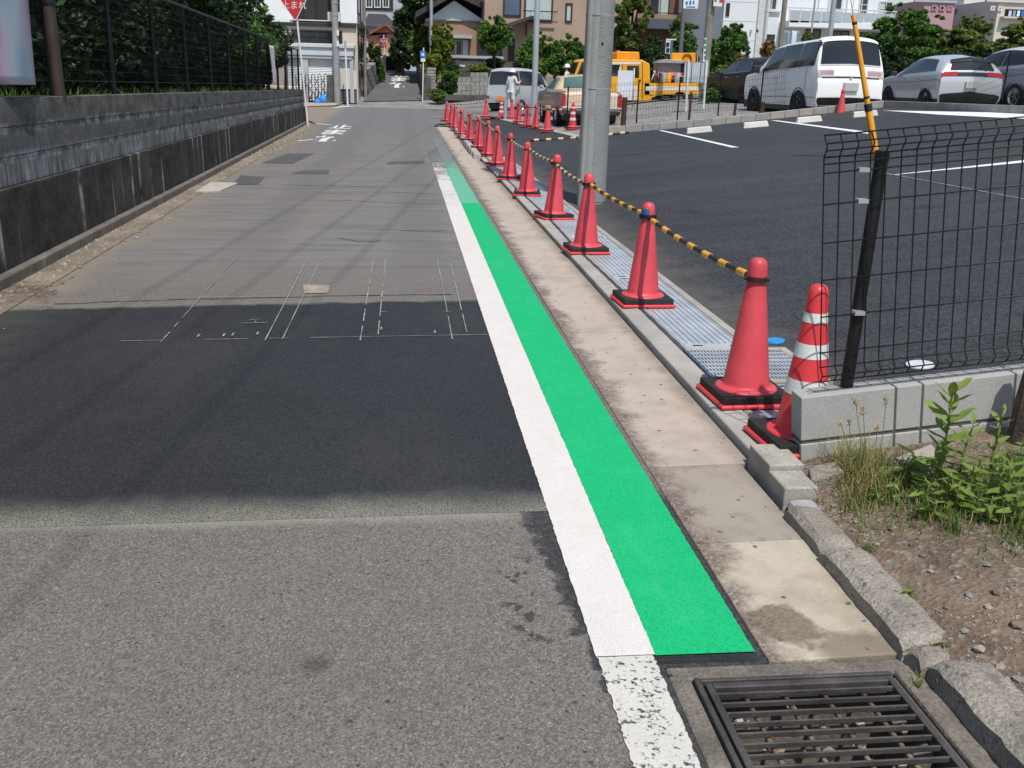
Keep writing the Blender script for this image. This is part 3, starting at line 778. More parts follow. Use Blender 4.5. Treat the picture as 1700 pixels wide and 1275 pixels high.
# channel with steel covers
chn = thing('drain_channel', 'concrete channel covered by long galvanised steel plates under the row of cones', 'drain', (1.83, 12, 0))
CZ = .058
for a, b in ((3.70, 4.66), (5.36, 20.2)):
    for x0, x1, z in ((1.602, 1.648, CZ), (2.022, 2.082, CZ)): MB().box(x0, a, -.3, x1, b, z).build('channel_lip', CHAN, chn, True, bevel=.006)
MB().box(1.6, 3.70, -.33, 2.08, 20.2, -.3).build('channel_floor', DARK, chn, True)
def cover(y0, y1):
    mb = MB(); mb.box(1.652, y0+.004, .03, 2.018, y1-.004, CZ-.004)
    o = mb.build('cover_plate', GALV, chn, True, bevel=.003)
    rb = MB()
    for i in range(9):
        x = 1.675 + i*.04
        rb.box(x, y0+.08, CZ-.004, x+.012, y1-.08, CZ-.0005)
    tag(rb.build('rib', GALVF, o, True), kind='stuff')
    sl = MB()
    for x in (1.70, 1.93):
        for yy in (y0+.028, y1-.048): sl.box(x, yy, CZ-.004, x+.06, yy+.02, CZ-.002)
    tag(sl.build('slot', DARK, o, True), kind='stuff')
cover(3.72, 4.64)
y = 5.37
while y < 20: cover(y, min(y+2.11, 20.2)); y += 2.11
# square catch basin with a steel grating
GX0, GX1, GY0, GY1 = 1.612, 2.20, 4.70, 5.32
basin = thing('drain_grating', 'square galvanised grating set in concrete beside the nearest cone', 'drain grate', ((GX0+GX1)/2, (GY0+GY1)/2, 0))
for a in ((GX0-.012, GY0-.035, GX1+.05, GY0), (GX0-.012, GY1, GX1+.05, GY1+.035), (GX1, GY0, GX1+.05, GY1)):
    MB().box(a[0], a[1], -.4, a[2], a[3], CZ+.002).build('basin_rim', pm('basin_rim', (.40, .36, .29), .85, (6, .2), (90, .25)) if 'basin_rim' not in MATS else MATS['basin_rim'], basin, True, bevel=.005)
MB().box(GX0-.02, GY0-.03, -.5, GX1+.05, GY1+.03, -.42).build('basin_floor', DARK, basin, True)
gb = MB()
for i in range(30):
    x = GX0+.008 + i*(GX1-GX0-.016)/29
    gb.box(x-.003, GY0+.004, .03, x+.003, GY1-.004, CZ-.001)
tag(gb.build('bearing_bar', GALV, basin, True), kind='stuff')
for i in range(9):
    yy = GY0+.012 + i*(GY1-GY0-.024)/8
    MB().box(GX0+.003, yy-.006, .034, GX1-.003, yy+.006, CZ+.001).build('cross_bar', GALV, basin, True)

# big iron grate at the lower right
DX0, DX1, DY0, DY1 = .79, 1.305, 1.50, 2.145
grate = thing('storm_drain', 'rusty iron storm drain grate over a littered pit at the kerb, lower right', 'drain grate', ((DX0+DX1)/2, (DY0+DY1)/2, 0))
PIT = pm('pit_concrete', (.16, .135, .11), .95, (4, .3), (80, .4), (60, .5, .008))
RIM = pm('rim_concrete', (.20, .175, .145), .95, (7, .35), (100, .5), (90, .6, .006), dirt=(12, .55, (.09, .08, .07), .7))
MB().box(DX0-.03, DY0-.1, -.50, DX0, DY1+.02, -.012).build('pit_wall', PIT, grate, True)
MB().box(DX1, DY0-.1, -.50, DX1+.03, DY1+.02, -.012).build('pit_wall', PIT, grate, True)
MB().box(DX0, DY1, -.50, DX1, DY1+.03, -.012).build('pit_wall', PIT, grate, True)
MB().box(DX0-.03, DY0-.1, -.54, DX1+.03, DY1+.03, -.30).build('pit_floor', pm('pit_mud', (.10, .08, .06), .9, (9, .4), (60, .4), (40, .6, .02)), grate, True)
MB().box(.70, DY0-.6, -.2, DX0-.03, DY1+.03, .002).build('rim', RIM, grate, True, bevel=.01)
MB().box(DX1+.03, DY0-.6, -.2, 1.405, DY1+.06, .006).build('rim', RIM, grate, True, bevel=.01)
MB().box(.70, DY1+.03, -.2, 1.385, 2.235, .004).build('rim', RIM, grate, True, bevel=.008)
MB().box(.70, DY1+.045, .004, .712, DY1+.055, .006).build('rim_edge', IRON, grate, True)
for a in ((DX0-.028, DY0-.08, DX0-.012, DY1+.026), (DX0-.004, DY0-.08, DX0+.016, DY1), (DX1-.012, DY0-.08, DX1+.006, DY1), (DX0+.016, DY1-.022, DX1-.012, DY1), (DX0-.012, DY1+.008, DX1+.01, DY1+.022)):
    MB().box(a[0], a[1], -.04, a[2], a[3], .012).build('frame_bar', IRON, grate, True, bevel=.003)
yy = DY1-.045; k = 0
while yy > DY0:
    MB().box(DX0+.014, yy-.0032, -.006, DX1-.012, yy+.0032, .010).build('grate_bar', IRON, grate, True, bevel=.002)
    yy -= .0405
for k in range(4):
    x = DX0 + .10 + k*.108
    MB().tube([(x, DY1-.01, -.016), (x, DY0-.06, -.016)], .007, 8).build('cross_rod', pm('rod_rust', (.26, .185, .13), .8, (20, .3), (90, .3)) if 'rod_rust' not in MATS else MATS['rod_rust'], grate, True, smooth=True)
# stones and leaf litter caught in the pit
def pebble(mb, c, r, sq=.6):
    bm = bmesh.new(); bmesh.ops.create_icosphere(bm, subdivisions=1, radius=1)
    a = rnd.random()*6.3; s = Vector((r*rnd.uniform(.7, 1.3), r*rnd.uniform(.7, 1.2), r*sq*rnd.uniform(.7, 1.2)))
    R = Matrix.Rotation(a, 3, 'Z') @ Matrix.Rotation(rnd.uniform(-.4, .4), 3, 'X')
    o = len(mb.v)
    for v in bm.verts:
        p = R @ Vector((v.co.x*s.x*rnd.uniform(.8, 1.1), v.co.y*s.y*rnd.uniform(.8, 1.1), v.co.z*s.z)); mb.v.append((p.x+c[0], p.y+c[1], p.z+c[2]))
    for f in bm.faces: mb.f.append([v.index+o for v in f.verts]); mb.m.append(mb.mi)
    bm.free()
STONE = pm('stone_grey', (.27, .255, .235), .9, (9, .35), (60, .3), (40, .5, .01))
STONEP = pm('stone_pale', (.5, .46, .41), .9, (9, .2), (60, .25), (40, .5, .01))
for i in range(16):
    mb = MB(); x = rnd.choice([rnd.uniform(DX0+.05, DX1-.05), rnd.uniform(DX1-.14, DX1-.03)]); pebble(mb, (x, rnd.uniform(DY0+.2, DY1-.04), rnd.uniform(-.045, -.03) if x > 1.1 else rnd.uniform(-.09, -.035)), rnd.uniform(.012, .022), .7)
    mb.build('stone', STONEP if i % 3 else STONE, grate, True)
for (c, s_) in [((1.29, 1.9, -.06), .05), ((1.28, 2.02, -.05), .04), ((1.29, 1.75, -.06), .06), ((1.24, 1.82, -.08), .05), ((.9, 1.95, -.26), .09), ((1.05, 1.8, -.27), .1)]:
    mb = MB(); pebble(mb, c, s_, .8); mb.build('mud_clod', PIT, grate, True)
lf = MB()
for i in range(26):
    x, y, z = rnd.uniform(DX0+.03, DX1-.03), rnd.uniform(1.65, DY1-.03), rnd.uniform(-.14, -.02); a = rnd.random()*6.3; s = rnd.uniform(.012, .022)
    d1 = Vector((math.cos(a), math.sin(a), rnd.uniform(-.3, .3)))*s; d2 = Vector((-math.sin(a), math.cos(a), rnd.uniform(-.4, .4)))*s*.5; c = Vector((x, y, z))
    lf.poly([c-d1, c-d2, c+d1, c+d2])
lf.build('leaf_litter', pm('dry_leaf', (.32, .25, .16), .8, (9, .4), None), grate, True)

# ================================================================ PARKING LOT
lotpts = [(2.083, 3.69), (2.083, 20), (2.10, 30), (2.25, 38.1)] + [hit(*p).to_tuple()[:2] for p in ((825, 198), (965, 232), (1010, 222), (1180, 208), (1468, 178), (1690, 190))] + [(16, 14), (16, 3.9)]
struct('parking_lot', sheet(lotpts, .004), A_LOT)
for i, (px, py) in enumerate([(1162, 220.5), (1256, 211.5), (1345, 203), (1438, 193.5)]):
    p = hit(px, py)
    lab = ['white concrete wheel stop furthest left, beside the first parking line', 'white concrete wheel stop left of the second parking line', 'white concrete wheel stop right of the second parking line', 'white concrete wheel stop behind the yellow guard pole'][i]
    mb = MB(); L = .30
    mb.prism([(-L, -.075, -.01), (-L, .075, -.01), (-L+.02, .055, .115), (-L+.02, -.055, .115)], (0, 0, 0)) if 0 else None
    mb.hexa([(-L, -.08, -.02), (L, -.08, -.02), (L, .08, -.02), (-L, .08, -.02)], [(-L+.03, -.05, .12), (L-.03, -.05, .12), (L-.03, .05, .12), (-L+.03, .05, .12)])
    w = thing('wheel_stop', lab, 'wheel stop', (p.x, p.y+.08, zg(p.x, p.y)+.006), 0, 'white wheel stops in the parking lot')
    w.rotation_euler = (0, -.108, -.03)
    mb.build('stop_block', pm('stop_concrete', (.66, .64, .58), .8, (3, .12), (60, .15)) if 'stop_concrete' not in MATS else MATS['stop_concrete'], w, bevel=.015)
    rf = MB(); rf.box(-L-.002+.02, -.04, .03, -L+.02, .04, .09)
    rf.build('end_tab', YEL, w)
def lid(px, py, r, label, mat, nm):
    p = hit(px, py); t = thing(nm, label, 'cover', (p.x, p.y, p.z+.004)); t.rotation_euler = (0, -.108, 0)
    MB().lathe([(0, .014), (r*.82, .014), (r*.85, .010), (r*.97, .010), (r, .004), (r, -.01)], 32).build('lid', mat, t, smooth=True, sharp=30)
    MB().lathe([(r*1.0, .002), (r*1.10, .002), (r*1.1, -.01)], 32).build('collar_ring', DARK, t)
lid(1286, 568.5, .062, 'round blue cover flush with the black asphalt beside the nearest cone', LID_B, 'meter_cover')
lid(1527, 608, .075, 'round pale grey cover in the asphalt just behind the block wall', LID_W, 'meter_cover')

# rear kerb of blocks
RK = setting('lot_kerb')
kp = [hit(*p) for p in ((968, 231), (1010, 222.5), (1180, 208.5), (1467, 178.5), (1740, 192))]
BK = [pm('kerb_block_a', (.36, .345, .32), .9, (4, .15), (90, .3)), pm('kerb_block_b', (.40, .36, .31), .9, (4, .15), (90, .3)), pm('kerb_block_c', (.33, .33, .325), .9, (4, .15), (90, .3))]
for a, b in zip(kp, kp[1:]):
    L = (b-a).length; n = max(1, round(L/.4)); d = (b-a)/n; nn = Vector((-d.y, d.x, 0)).normalized()*.12
    for i in range(n):
        e = d*.012; p, q = a+d*i+e, a+d*(i+1)-e
        h0 = .17
        MB().hexa([p-Vector((0, 0, .1)), q-Vector((0, 0, .1)), q+nn-Vector((0, 0, .1)), p+nn-Vector((0, 0, .1))],
                  [p+Vector((0, 0, h0)), q+Vector((0, 0, h0)), q+nn+Vector((0, 0, h0)), p+nn+Vector((0, 0, h0))]).build('kerb_block', BK[rnd.randrange(3)], RK, bevel=.008)
bd = MB(); a, b = hit(825, 198), hit(967, 231.5); nn = Vector((.22, .03, 0))
bd.hexa([a-Vector((0, 0, .1)), b-Vector((0, 0, .1)), b+nn-Vector((0, 0, .1)), a+nn-Vector((0, 0, .1))], [a+Vector((0, 0, .03)), b+Vector((0, 0, .03)), b+nn+Vector((0, 0, .045)), a+nn+Vector((0, 0, .045))])
struct('lot_border', bd, KERB, bevel=.01)
# concrete apron beside the border
struct('lot_border_apron', MB().poly([tuple(hit(*p)+Vector((0, 0, .01))) for p in ((835, 198.5), (980, 231), (1060, 217), (945, 207), (900, 198))]), pm('apron_dust', (.30, .28, .25), .95, (2, .25), (40, .4), (30, .5, .02)))

# ================================================================ TRAFFIC CONES AND BARS
def make_cone(name, label, striped=False):
    t = thing(name, label, 'traffic cone')
    b = MB(); b.box(-.19, -.19, 0, .19, .19, .022); b.build('base_plate', CONE_O, t, bevel=.012, seg=3)
    if not striped or True:
        w = MB(); n = 24
        sq = []
        for k in range(n):
            a = 2*math.pi*k/n; m = max(abs(math.cos(a)), abs(math.sin(a))); sq.append((.175*math.cos(a)/m, .175*math.sin(a)/m))
        ci = [(.145*math.cos(2*math.pi*k/n), .145*math.sin(2*math.pi*k/n)) for k in range(n)]
        vs = [(x, y, .024) for x, y in sq] + [(x, y, .058) for x, y in sq] + [(x, y, .058) for x, y in ci] + [(x, y, .024) for x, y in ci]
        fs = []
        for r0, r1 in ((0, 1), (1, 2), (2, 3)):
            for k in range(n): fs.append((r0*n+k, r0*n+(k+1) % n, r1*n+(k+1) % n, r1*n+k))
        w.add(vs, fs); w.build('rubber_weight', RUBBER, t, bevel=.004)
    prof = [(.15, .022), (.153, .05), (.150, .062), (.141, .068), (.122, .070), (.114, .078), (.111, .09), (.0465, .585), (.0445, .592), (.0445, .606), (.049, .610), (.049, .618), (.046, .64), (.043, .672), (.034, .692), (.018, .701), (.004, .703)]
    if striped: prof = prof[:7] + [(.0465, .585), (.043, .64), (.040, .672), (.032, .692), (.018, .701), (.004, .703)]
    MB().lathe(prof, 32).build('cone_body', CONE_O if striped else CONE_R, t, smooth=True, sharp=50)
    if striped:
        R = lambda z: .111 - (.111-.0465)*(z-.09)/.495 + .0012
        for z0, z1 in ((.545, .585), (.395, .455), (.235, .30)):
            MB().lathe([(R(z0)-.001, z0), (R(z0), z0), (R(z1), z1), (R(z1)-.001, z1)], 32).build('reflective_band', TAPE_W, t, smooth=True, sharp=50)
    else:
        MB().lathe([(.0455, .594), (.0485, .594), (.0485, .604), (.0455, .604)], 24).build('neck_ring', BLK, t, smooth=True, sharp=40)
    return t
CP = [(1236, 660), (1066, 502), (972, 417), (919, 361), (875, 323), (846, 297), (826, 275), (809.5, 259), (795, 246.5), (780, 234), (766, 224.5), (755, 213), (749, 207), (741, 202)]
ORD = ['nearest plain red cone, standing beside the square grating', 'second red cone up the channel, with blue tape on its neck', 'third red cone up the channel, in front of the concrete pole', 'fourth red cone up the channel, just left of the concrete pole', 'fifth red cone up the steel covered channel', 'sixth red cone up the steel covered channel', 'seventh red cone up the steel covered channel', 'eighth red cone of the row, where the steel covers end', 'ninth red cone of the row, by the older kerb', 'tenth red cone of the row, by the older kerb', 'eleventh red cone of the row, overlapped by its neighbours', 'twelfth red cone of the row, third from its far end', 'thirteenth red cone of the row, second from its far end', 'last red cone at the far end of the row, by the street corner']
cone0 = make_cone('traffic_cone', ORD[0])
cones = []
GRP = 'plain red traffic cones'
for i, (px, py) in enumerate(CP):
    zb = .06 if i < 8 else .09
    p = gz(px, py, zb)
    c = cone0 if i == 0 else copy_tree(cone0)
    place(c, p, rnd.uniform(-.1, .1) if i < 3 else rnd.uniform(-.3, .3), ORD[i]); c['group'] = GRP
    if i > 2: c.rotation_euler[0] = rnd.uniform(-.02, .02); c.rotation_euler[1] = rnd.uniform(-.025, .025)
    cones.append(c)
bt = MB().lathe([(.0505, .60), (.0515, .60), (.048, .66), (.0475, .66)], 16, a0=2.2, a1=4.6); bt.build('blue_tape', BLUE_T, cones[1])
rows = [((849.5, 198), 'red cone standing behind the worker in white, at the lot corner'), ((860, 205), 'red cone second from the street in the row by the gravel'), ((874.5, 211), 'middle red cone of the row along the gravel border'), ((889, 214), 'fourth red cone of the row along the gravel border'), ((908.5, 220), 'red cone with green clamp beside the striped cone at the beige sedan'), ((806.5, 196), 'lone red cone in the middle of the lot entrance')]
row2 = []
for (p, lab) in rows:
    c = copy_tree(cone0); q = hit(*p); place(c, q + Vector((0, 0, .02)), rnd.uniform(-.3, .3), lab); c['group'] = GRP; row2.append(c)
c = copy_tree(cone0); q = hit(1395, 190); q = q + Vector((.28, .62, 0)); q.z = zg(q.x, q.y)-.12; place(c, q, .1, 'red cone behind the rear kerb at the back of the white minivan'); c['group'] = GRP
s0 = make_cone('traffic_cone', 'large red and white striped cone tucked behind the block wall', True); place(s0, gz(1328, 735, .062), .05)
s0['group'] = 'red and white striped cones'
s1 = copy_tree(s0); place(s1, hit(950, 216) + Vector((0, 0, .03)), .2, 'red and white striped cone on the gravel behind the beige sedan')
s2 = copy_tree(s0); place(s2, hit(832, 198.5) + Vector((0, 0, .02)), .2, 'red and white striped cone in the lot entrance left of the worker')

def make_bar(a, b, label, pale=False, zz=.60, rings=True, r=.016):
    A = Vector(a); B = Vector(b); L = (B-A).length
    t = thing('cone_bar', label, 'barrier bar', A.lerp(B, .5) - Vector((0, 0, 0)))
    d = (B-A).normalized()
    sag = .012*L
    pt = lambda u: A.lerp(B, u) - Vector((0, 0, sag*4*u*(1-u)))
    s, e = .05/L, 1-.05/L
    MB().tube([pt(s+(e-s)*k/8) for k in range(9)], r, 8).build('bar', BLK, t, True, smooth=True, sharp=50)
    n = max(3, int(L/.29))
    for k in range(n):
        u0 = s + (e-s)*(k+.30)/n; u1 = s + (e-s)*(k+.70)/n
        MB().tube([pt(u0), pt(u1)], r*1.22, 8).build('stripe', YEL if not pale else YELP, t, True, smooth=True, sharp=50)
    if rings:
        for P in (A, B):
            MB().lathe([(.049, -.006), (.061, -.006), (.061, .006), (.049, .006), (.049, -.006)], 16, P).build('end_ring', BLK, t, True, smooth=True, sharp=40)
    return t
YELP = pm('pale_yellow_band', (.66, .47, .25), .55, (8, .15), (90, .15))
for i in range(len(cones)-1):
    a, b = Vector(cones[i].location), Vector(cones[i+1].location); 
    a.z += .60 + (.016 if i % 2 else 0); b.z += .60 + (.016 if i % 2 else 0)
    lab = 'black and yellow bar between the ' + ['nearest and second cones', 'second and third cones', 'third and fourth cones', 'fourth and fifth cones', 'fifth and sixth cones', 'sixth and seventh cones', 'seventh and eighth cones', 'eighth and ninth cones', 'ninth and tenth cones', 'tenth and eleventh cones', 'eleventh and twelfth cones', 'twelfth and thirteenth cones', 'two farthest cones'][i] + ' of the kerb row'
    make_bar(a, b, lab, i >= 2)['group'] = 'striped bars linking the cones'
def lift(c, dz=.60): return Vector(c.location) + Vector((0, 0, dz))
make_bar(lift(cones[-1], .6), lift(row2[5], .6), 'striped bar across the lot entrance from the row end to the lone cone', True)
for i in range(1, 4):
    make_bar(lift(row2[i]), lift(row2[i+1]), ['', 'striped bar between second and middle cones along the gravel', 'striped bar between middle and fourth cones along the gravel', 'striped bar leading to the cone with the green clamp'][i], True)
make_bar(lift(row2[4]), lift(s1, .52), 'striped bar from the green clamp cone to the striped cone', True)
cm = MB(); p = lift(row2[4], .62); cm.box(p.x-.07, p.y-.04, p.z-.02, p.x+.07, p.y+.04, p.z+.07)
tag(cm.build('clamp', pm('green_clamp', (.06, .5, .16), .5, (9, .1), None), bevel=.015), 'bright green clamp on top of a cone beside the beige sedan', 'clamp')
a, b = hit(877, 236), hit(1047, 222); make_bar(a + Vector((0, 0, .04)), b + Vector((0, 0, .04)), 'long striped tube lying on the asphalt behind the concrete pole', True, rings=False, r=.03)
a, b = hit(815, 196.5), hit(834, 196.5); 
tag(MB().tube([a+Vector((0, 0, .03)), b+Vector((0, 0, .03))], .03, 8).build('rubber_tube', BLK, smooth=True, sharp=40), 'short black tube lying between the lone cone and the striped cone', 'tube')
gp = hit(838.5, 199); tag(MB().tube([gp, gp+Vector((0, 0, .72))], .07, 10).build('bollard', POLE_G, smooth=True, sharp=40), 'grey bollard right beside the striped cone in the lot entrance', 'bollard')

# ================================================================ BLOCK WALL AND MESH PANEL (both set square to the slope)
WX, WY = 1.615, 3.57
zt = gy(1329, 661, WY).z
far_ = gy(1680, 620.7, WY); ANG = math.atan2(far_.z - zt, far_.x - gy(1329, 661, WY).x)
WO = Vector((gy(1329, 661, WY).x, WY, zt))
E1 = Vector((math.cos(ANG), 0, math.sin(ANG))); E3 = Vector((-math.sin(ANG), 0, math.cos(ANG))); E2 = Vector((0, 1, 0))
TW = Matrix(((E1.x, 0, E3.x, WO.x), (E1.y, 1, E3.y, WO.y), (E1.z, 0, E3.z, WO.z), (0, 0, 0, 1)))
bw = thing('block_wall', 'low wall of new grey concrete blocks at the right, carrying the black mesh fence', 'wall', (WO.x+.6, WY+.05, 0))
def wblock(x0, x1, z0, z1, m=None):
    MB().box(x0+.004, 0, z0, x1-.004, .11, z1, T=TW).build('concrete_block', m or BLOCK, bw, True, bevel=.005)
cuts = [0, .405, .52, .92, 1.32, 1.72, 2.12]
for a, b in zip(cuts, cuts[1:]):
    wblock(a, b, -.19, 0); wblock(a, b, -.40, -.205)
MB().box(.01, .006, -.39, 2.1, .104, -.004, T=TW).build('mortar_joint', MORTAR, bw, True)
CAPL = pm('cap_line', (.2, .2, .19), .9, (9, .2), (60, .3))
mc = MB(); mc.box(.05, .04, 0, 2.1, .047, .0015, T=TW); mc.box(.05, .062, 0, 2.1, .072, .0015, T=TW); tag(mc.build('top_stripe', CAPL, bw, True), kind='stuff')  # two thin dark strips laid along the wall top
# mesh panel
mf = thing('mesh_fence', 'black wire mesh panel standing on the grey block wall at the right', 'fence', (WO.x+.6, WY+.05, zt))
PY = .035
def toW(px, py):      # sight line against the plane of the panel
    r = ray(px, py); t = (WY+PY)/r[1]; p = Vector((r[0]*t, r[1]*t, r[2]*t+CAMH)) - WO
    return p.dot(E1), p.dot(E3)
hb = [toW(1366, y) for y in (225, 238, 250, 262, 273, 288, 340, 404, 465, 526, 585, 609, 622, 633)]
xl0 = toW(1362, 600)[0]; zs = [h[1] for h in hb]
def fold(z):      # V-shaped beads at the head and foot of the panel push the wires towards the viewer
    def tri(c, w): return max(0, 1-abs(z-c)/w)
    return -.030*tri((zs[0]+zs[3])/2, (zs[0]-zs[3])/2) - .022*tri((zs[11]+zs[13])/2, (zs[11]-zs[13])/2)
mb = MB(); x = xl0
while x < 2.1:
    zz = sorted(set(zs + [(zs[0]+zs[3])/2, (zs[11]+zs[13])/2]), reverse=True)
    mb.tube([(x, PY+fold(z), z) for z in zz], .0031, 5, True, T=TW)
    x += .0615
for z in zs: mb.tube([(xl0-.004, PY+fold(z)-.004, z), (2.1, PY+fold(z)-.004, z)], .0031, 5, True, T=TW)
tag(mb.build('wire_mesh', BLKM, mf, True, smooth=True), kind='stuff')
# its upright post, plumb
pb = gy(1405, 640, WY+.075); pt = gy(1465, 254, WY+.075)
ps = MB().tube([(pb.x, pb.y, pb.z-.05), (pb.x+.0*(pt.x-pb.x)+ (pt.x-pb.x), pb.y, pt.z)], .026, 16); ps.build('fence_post', BLKM, mf, True, smooth=True, sharp=50)
cp = MB().lathe([(.0275, -.03), (.0285, -.03), (.0285, .008), (.02, .012), (0, .012)], 16, (pt.x, pt.y, pt.z)); cp.build('post_cap', BLK, mf, True, smooth=True, sharp=40)
for z in (zs[6], zs[9], zs[5]):
    p = TW @ Vector((pb.x-WO.x+.02, PY+.01, z))
    MB().box(p.x-.012, p.y-.02, p.z-.008, p.x+.03, p.y+.02, p.z+.008).build('clip', GALVF, mf, True)
# weathered wood post at the right edge
wp = gy(1694, 720, 3.42)
w_ = MB(); w_.tube([(wp.x, 3.42, wp.z-.15), (wp.x+.01, 3.42, wp.z+.12), (wp.x+.035, 3.43, gy(1694, 585, 3.42).z)], [.055, .052, .048], 9)
tag(w_.build('wooden_post', WOOD, jitter=.012), 'weathered dark wooden post at the right end of the block wall', 'post')

# guy wire with yellow guard
ga = hit(1455, 262); gt = gy(1416.5, 25, ga.y + .25)
gw = thing('guy_wire', 'yellow guard tube on a slanting guy wire anchored in the parking lot', 'guy wire', ga)
jn = ga.lerp(gt, .375)
MB().tube([ga, jn], .052, 12).build('lower_guard', GUY_Y, gw, True, smooth=True, sharp=50)
MB().tube([jn, gt], [.042, .033], 12).build('upper_guard', GUY_Y, gw, True, smooth=True, sharp=50)
dd = (gt-ga).normalized()
MB().tube([jn-dd*.09, jn+dd*.02], .058, 12).build('joint_band', BLK, gw, True, smooth=True, sharp=50)
MB().tube([jn+dd*.10, jn+dd*.13], .046, 12).build('joint_band', BLK, gw, True, smooth=True, sharp=50)
MB().tube([gt-dd*.14, gt-dd*.10], .037, 12).build('joint_band', BLK, gw, True, smooth=True, sharp=50)
MB().tube([gt-dd*.05, gt + (gt-ga)*2.2], .007, 6).build('wire', POLE_G, gw, True)
# concrete pole in the lot
pc = hit(985, 341); pc.y += .19
pole = thing('utility_pole', 'thick grey concrete utility pole standing in the parking lot behind the cones', 'pole', pc)
Rb = .186
MB().lathe([(Rb, -.3), (Rb-.02, 3.4), (Rb-.022, 3.42), (Rb-.06, 9.5), (0, 9.5)], 32, pc).build('shaft', POLE_C, pole, True, smooth=True, sharp=40)
wr = pm('pole_wrap', (.285, .29, .285), .6, (2, .2), (50, .25), None, spec=.5)
k = NB(wr.node_tree); k.lk(k.bump(k.voro(70), .7, .007), wr.node_tree.nodes['Principled BSDF'].inputs['Normal'])
MB().lathe([(Rb+.004, .04), (Rb-.013, 3.1)], 24, pc, a0=-1.75, a1=1.1).build('wrap_sheet', wr, pole, True, smooth=True)
MB().tube([(pc.x-.135, pc.y-.08, pc.z-.05), (pc.x-.122, pc.y-.08, pc.z+.35), (pc.x-.115, pc.y-.07, pc.z+7.5)], [.062, .052, .05], 12).build('cable_guard', POLE_C, pole, True, smooth=True, sharp=50)
zr = gy(1000, 27, pc.y).z
MB().lathe([(Rb-.015, 0), (Rb-.008, 0), (Rb-.008, .02), (Rb-.015, .02)], 32, (pc.x, pc.y, zr)).build('band', POLE_G, pole, True, smooth=True, sharp=40)
MB().lathe([(Rb-.01, 0), (Rb-.003, 0), (Rb-.003, .012), (Rb-.01, .012)], 32, (pc.x, pc.y, gy(1000, 148, pc.y).z)).build('band', POLE_G, pole, True, smooth=True, sharp=40)
hp = gy(1000, 72, pc.y-.17); MB().tube([(hp.x, hp.y-.02, hp.z), (hp.x, hp.y+.06, hp.z)], .014, 10).build('bolt_hole', DARK, pole, True)

# ================================================================ EARTH, STONES, WEEDS AT THE RIGHT
def soilz(x, y):
    b = .03 - .5*max(0, 1.5-x) + .17*(max(x, 1.5)-1.5) if x < 2.6 else .217 + .08*(x-2.6)
    near = clamp((3.3-y)/1.2, 0, 1)*.045*clamp(1.6-(x-1.5)*1.2, 0, 1)
    return b + near + noise.noise(Vector((x*3.1, y*3.1, 1.7)))*.018 + noise.noise(Vector((x*11, y*11, 4)))*.007
def hs(px, py):
    p = gz(px, py, .1)
    for _ in range(8): p = gz(px, py, soilz(p.x, p.y))
    return p
sm = MB(); nx, ny = 70, 90; X0, X1, Y0_, Y1_ = 1.42, 4.6, -.3, 3.567
for j in range(ny+1):
    for i in range(nx+1):
        x = X0+(X1-X0)*(i/nx)**1.4; y = Y0_+(Y1_-Y0_)*j/ny; sm.v.append((x, y, soilz(x, y)))
for j in range(ny):
    for i in range(nx): sm.f.append((j*(nx+1)+i, j*(nx+1)+i+1, (j+1)*(nx+1)+i+1, (j+1)*(nx+1)+i)); sm.m.append(0)
soil = struct('soil', sm, SOIL, smooth=True)
WM[soil] = Matrix()
sp = MB().poly([(4.5, -8, .35), (16, -8, 1.4), (16, 3.7, 1.5), (4.5, 3.7, .36)]); struct('soil', sp, SOIL)
pebs = MB()
for i in range(3600):
    y = rnd.uniform(.9, 3.5); x = 1.5 + abs(rnd.gauss(0, .75))
    if noise.noise(Vector((x*1.7, y*1.7, 9))) < -.25: continue
    pebble(pebs, (x, y, soilz(x, y)+.001), rnd.uniform(.0025, .007)*(1.6 if rnd.random() < .06 else 1), .7)
gm = [pm('pebble_mix', (.30, .26, .215), .9, (35, .5), (90, .4))]
tag(pebs.build('gravel', gm, soil, smooth=False), kind='stuff')
pr = []
for c_, s_ in ((STONE, 1), (pm('stone_buff', (.36, .32, .27), .9, (9, .25), (60, .3), (40, .5, .01)), 2), (pm('stone_brown', (.2, .15, .11), .9, (9, .3), (60, .3), (40, .5, .01)), 3)):
    mb = MB(); pebble(mb, (0, 0, 0), 1, .62); pr.append((mb, c_))
BIG = [(1362, 846, .028), (1385, 842, .022), (1372, 858, .02), (1396, 852, .016), (1455, 905, .02), (1532, 924, .015), (1608, 990, .02), (1640, 1010, .016), (1655, 985, .022), (1600, 1050, .02), (1625, 1080, .026), (1690, 1040, .03), (1660, 1110, .02), (1590, 960, .014), (1565, 1135, .028), (1602, 1160, .02), (1560, 1100, .016), (1480, 880, .014), (1420, 868, .018), (1545, 950, .016), (1512, 905, .012), (1640, 940, .018), (1685, 905, .016), (1572, 1010, .013), (1690, 1130, .022), (1640, 1150, .016)]
base_st = [m_[0].build('stone', m_[1], soil) for m_ in pr]
for o in base_st: WM[o] = Matrix()
for i, (px, py, r_) in enumerate(BIG):
    p = hs(px, py); o = base_st[i] if i < 3 else None
    if o is None: o = instance(base_st[i % 3 if i > 3 else 0], 'stone', soil, p)
    o.location = (p.x, p.y, p.z + r_*.25); o.rotation_euler = (rnd.uniform(-.3, .3), rnd.uniform(-.3, .3), rnd.random()*6); r_ *= .8; o.scale = (r_*rnd.uniform(.8, 1.3), r_, r_*rnd.uniform(.8, 1.2))
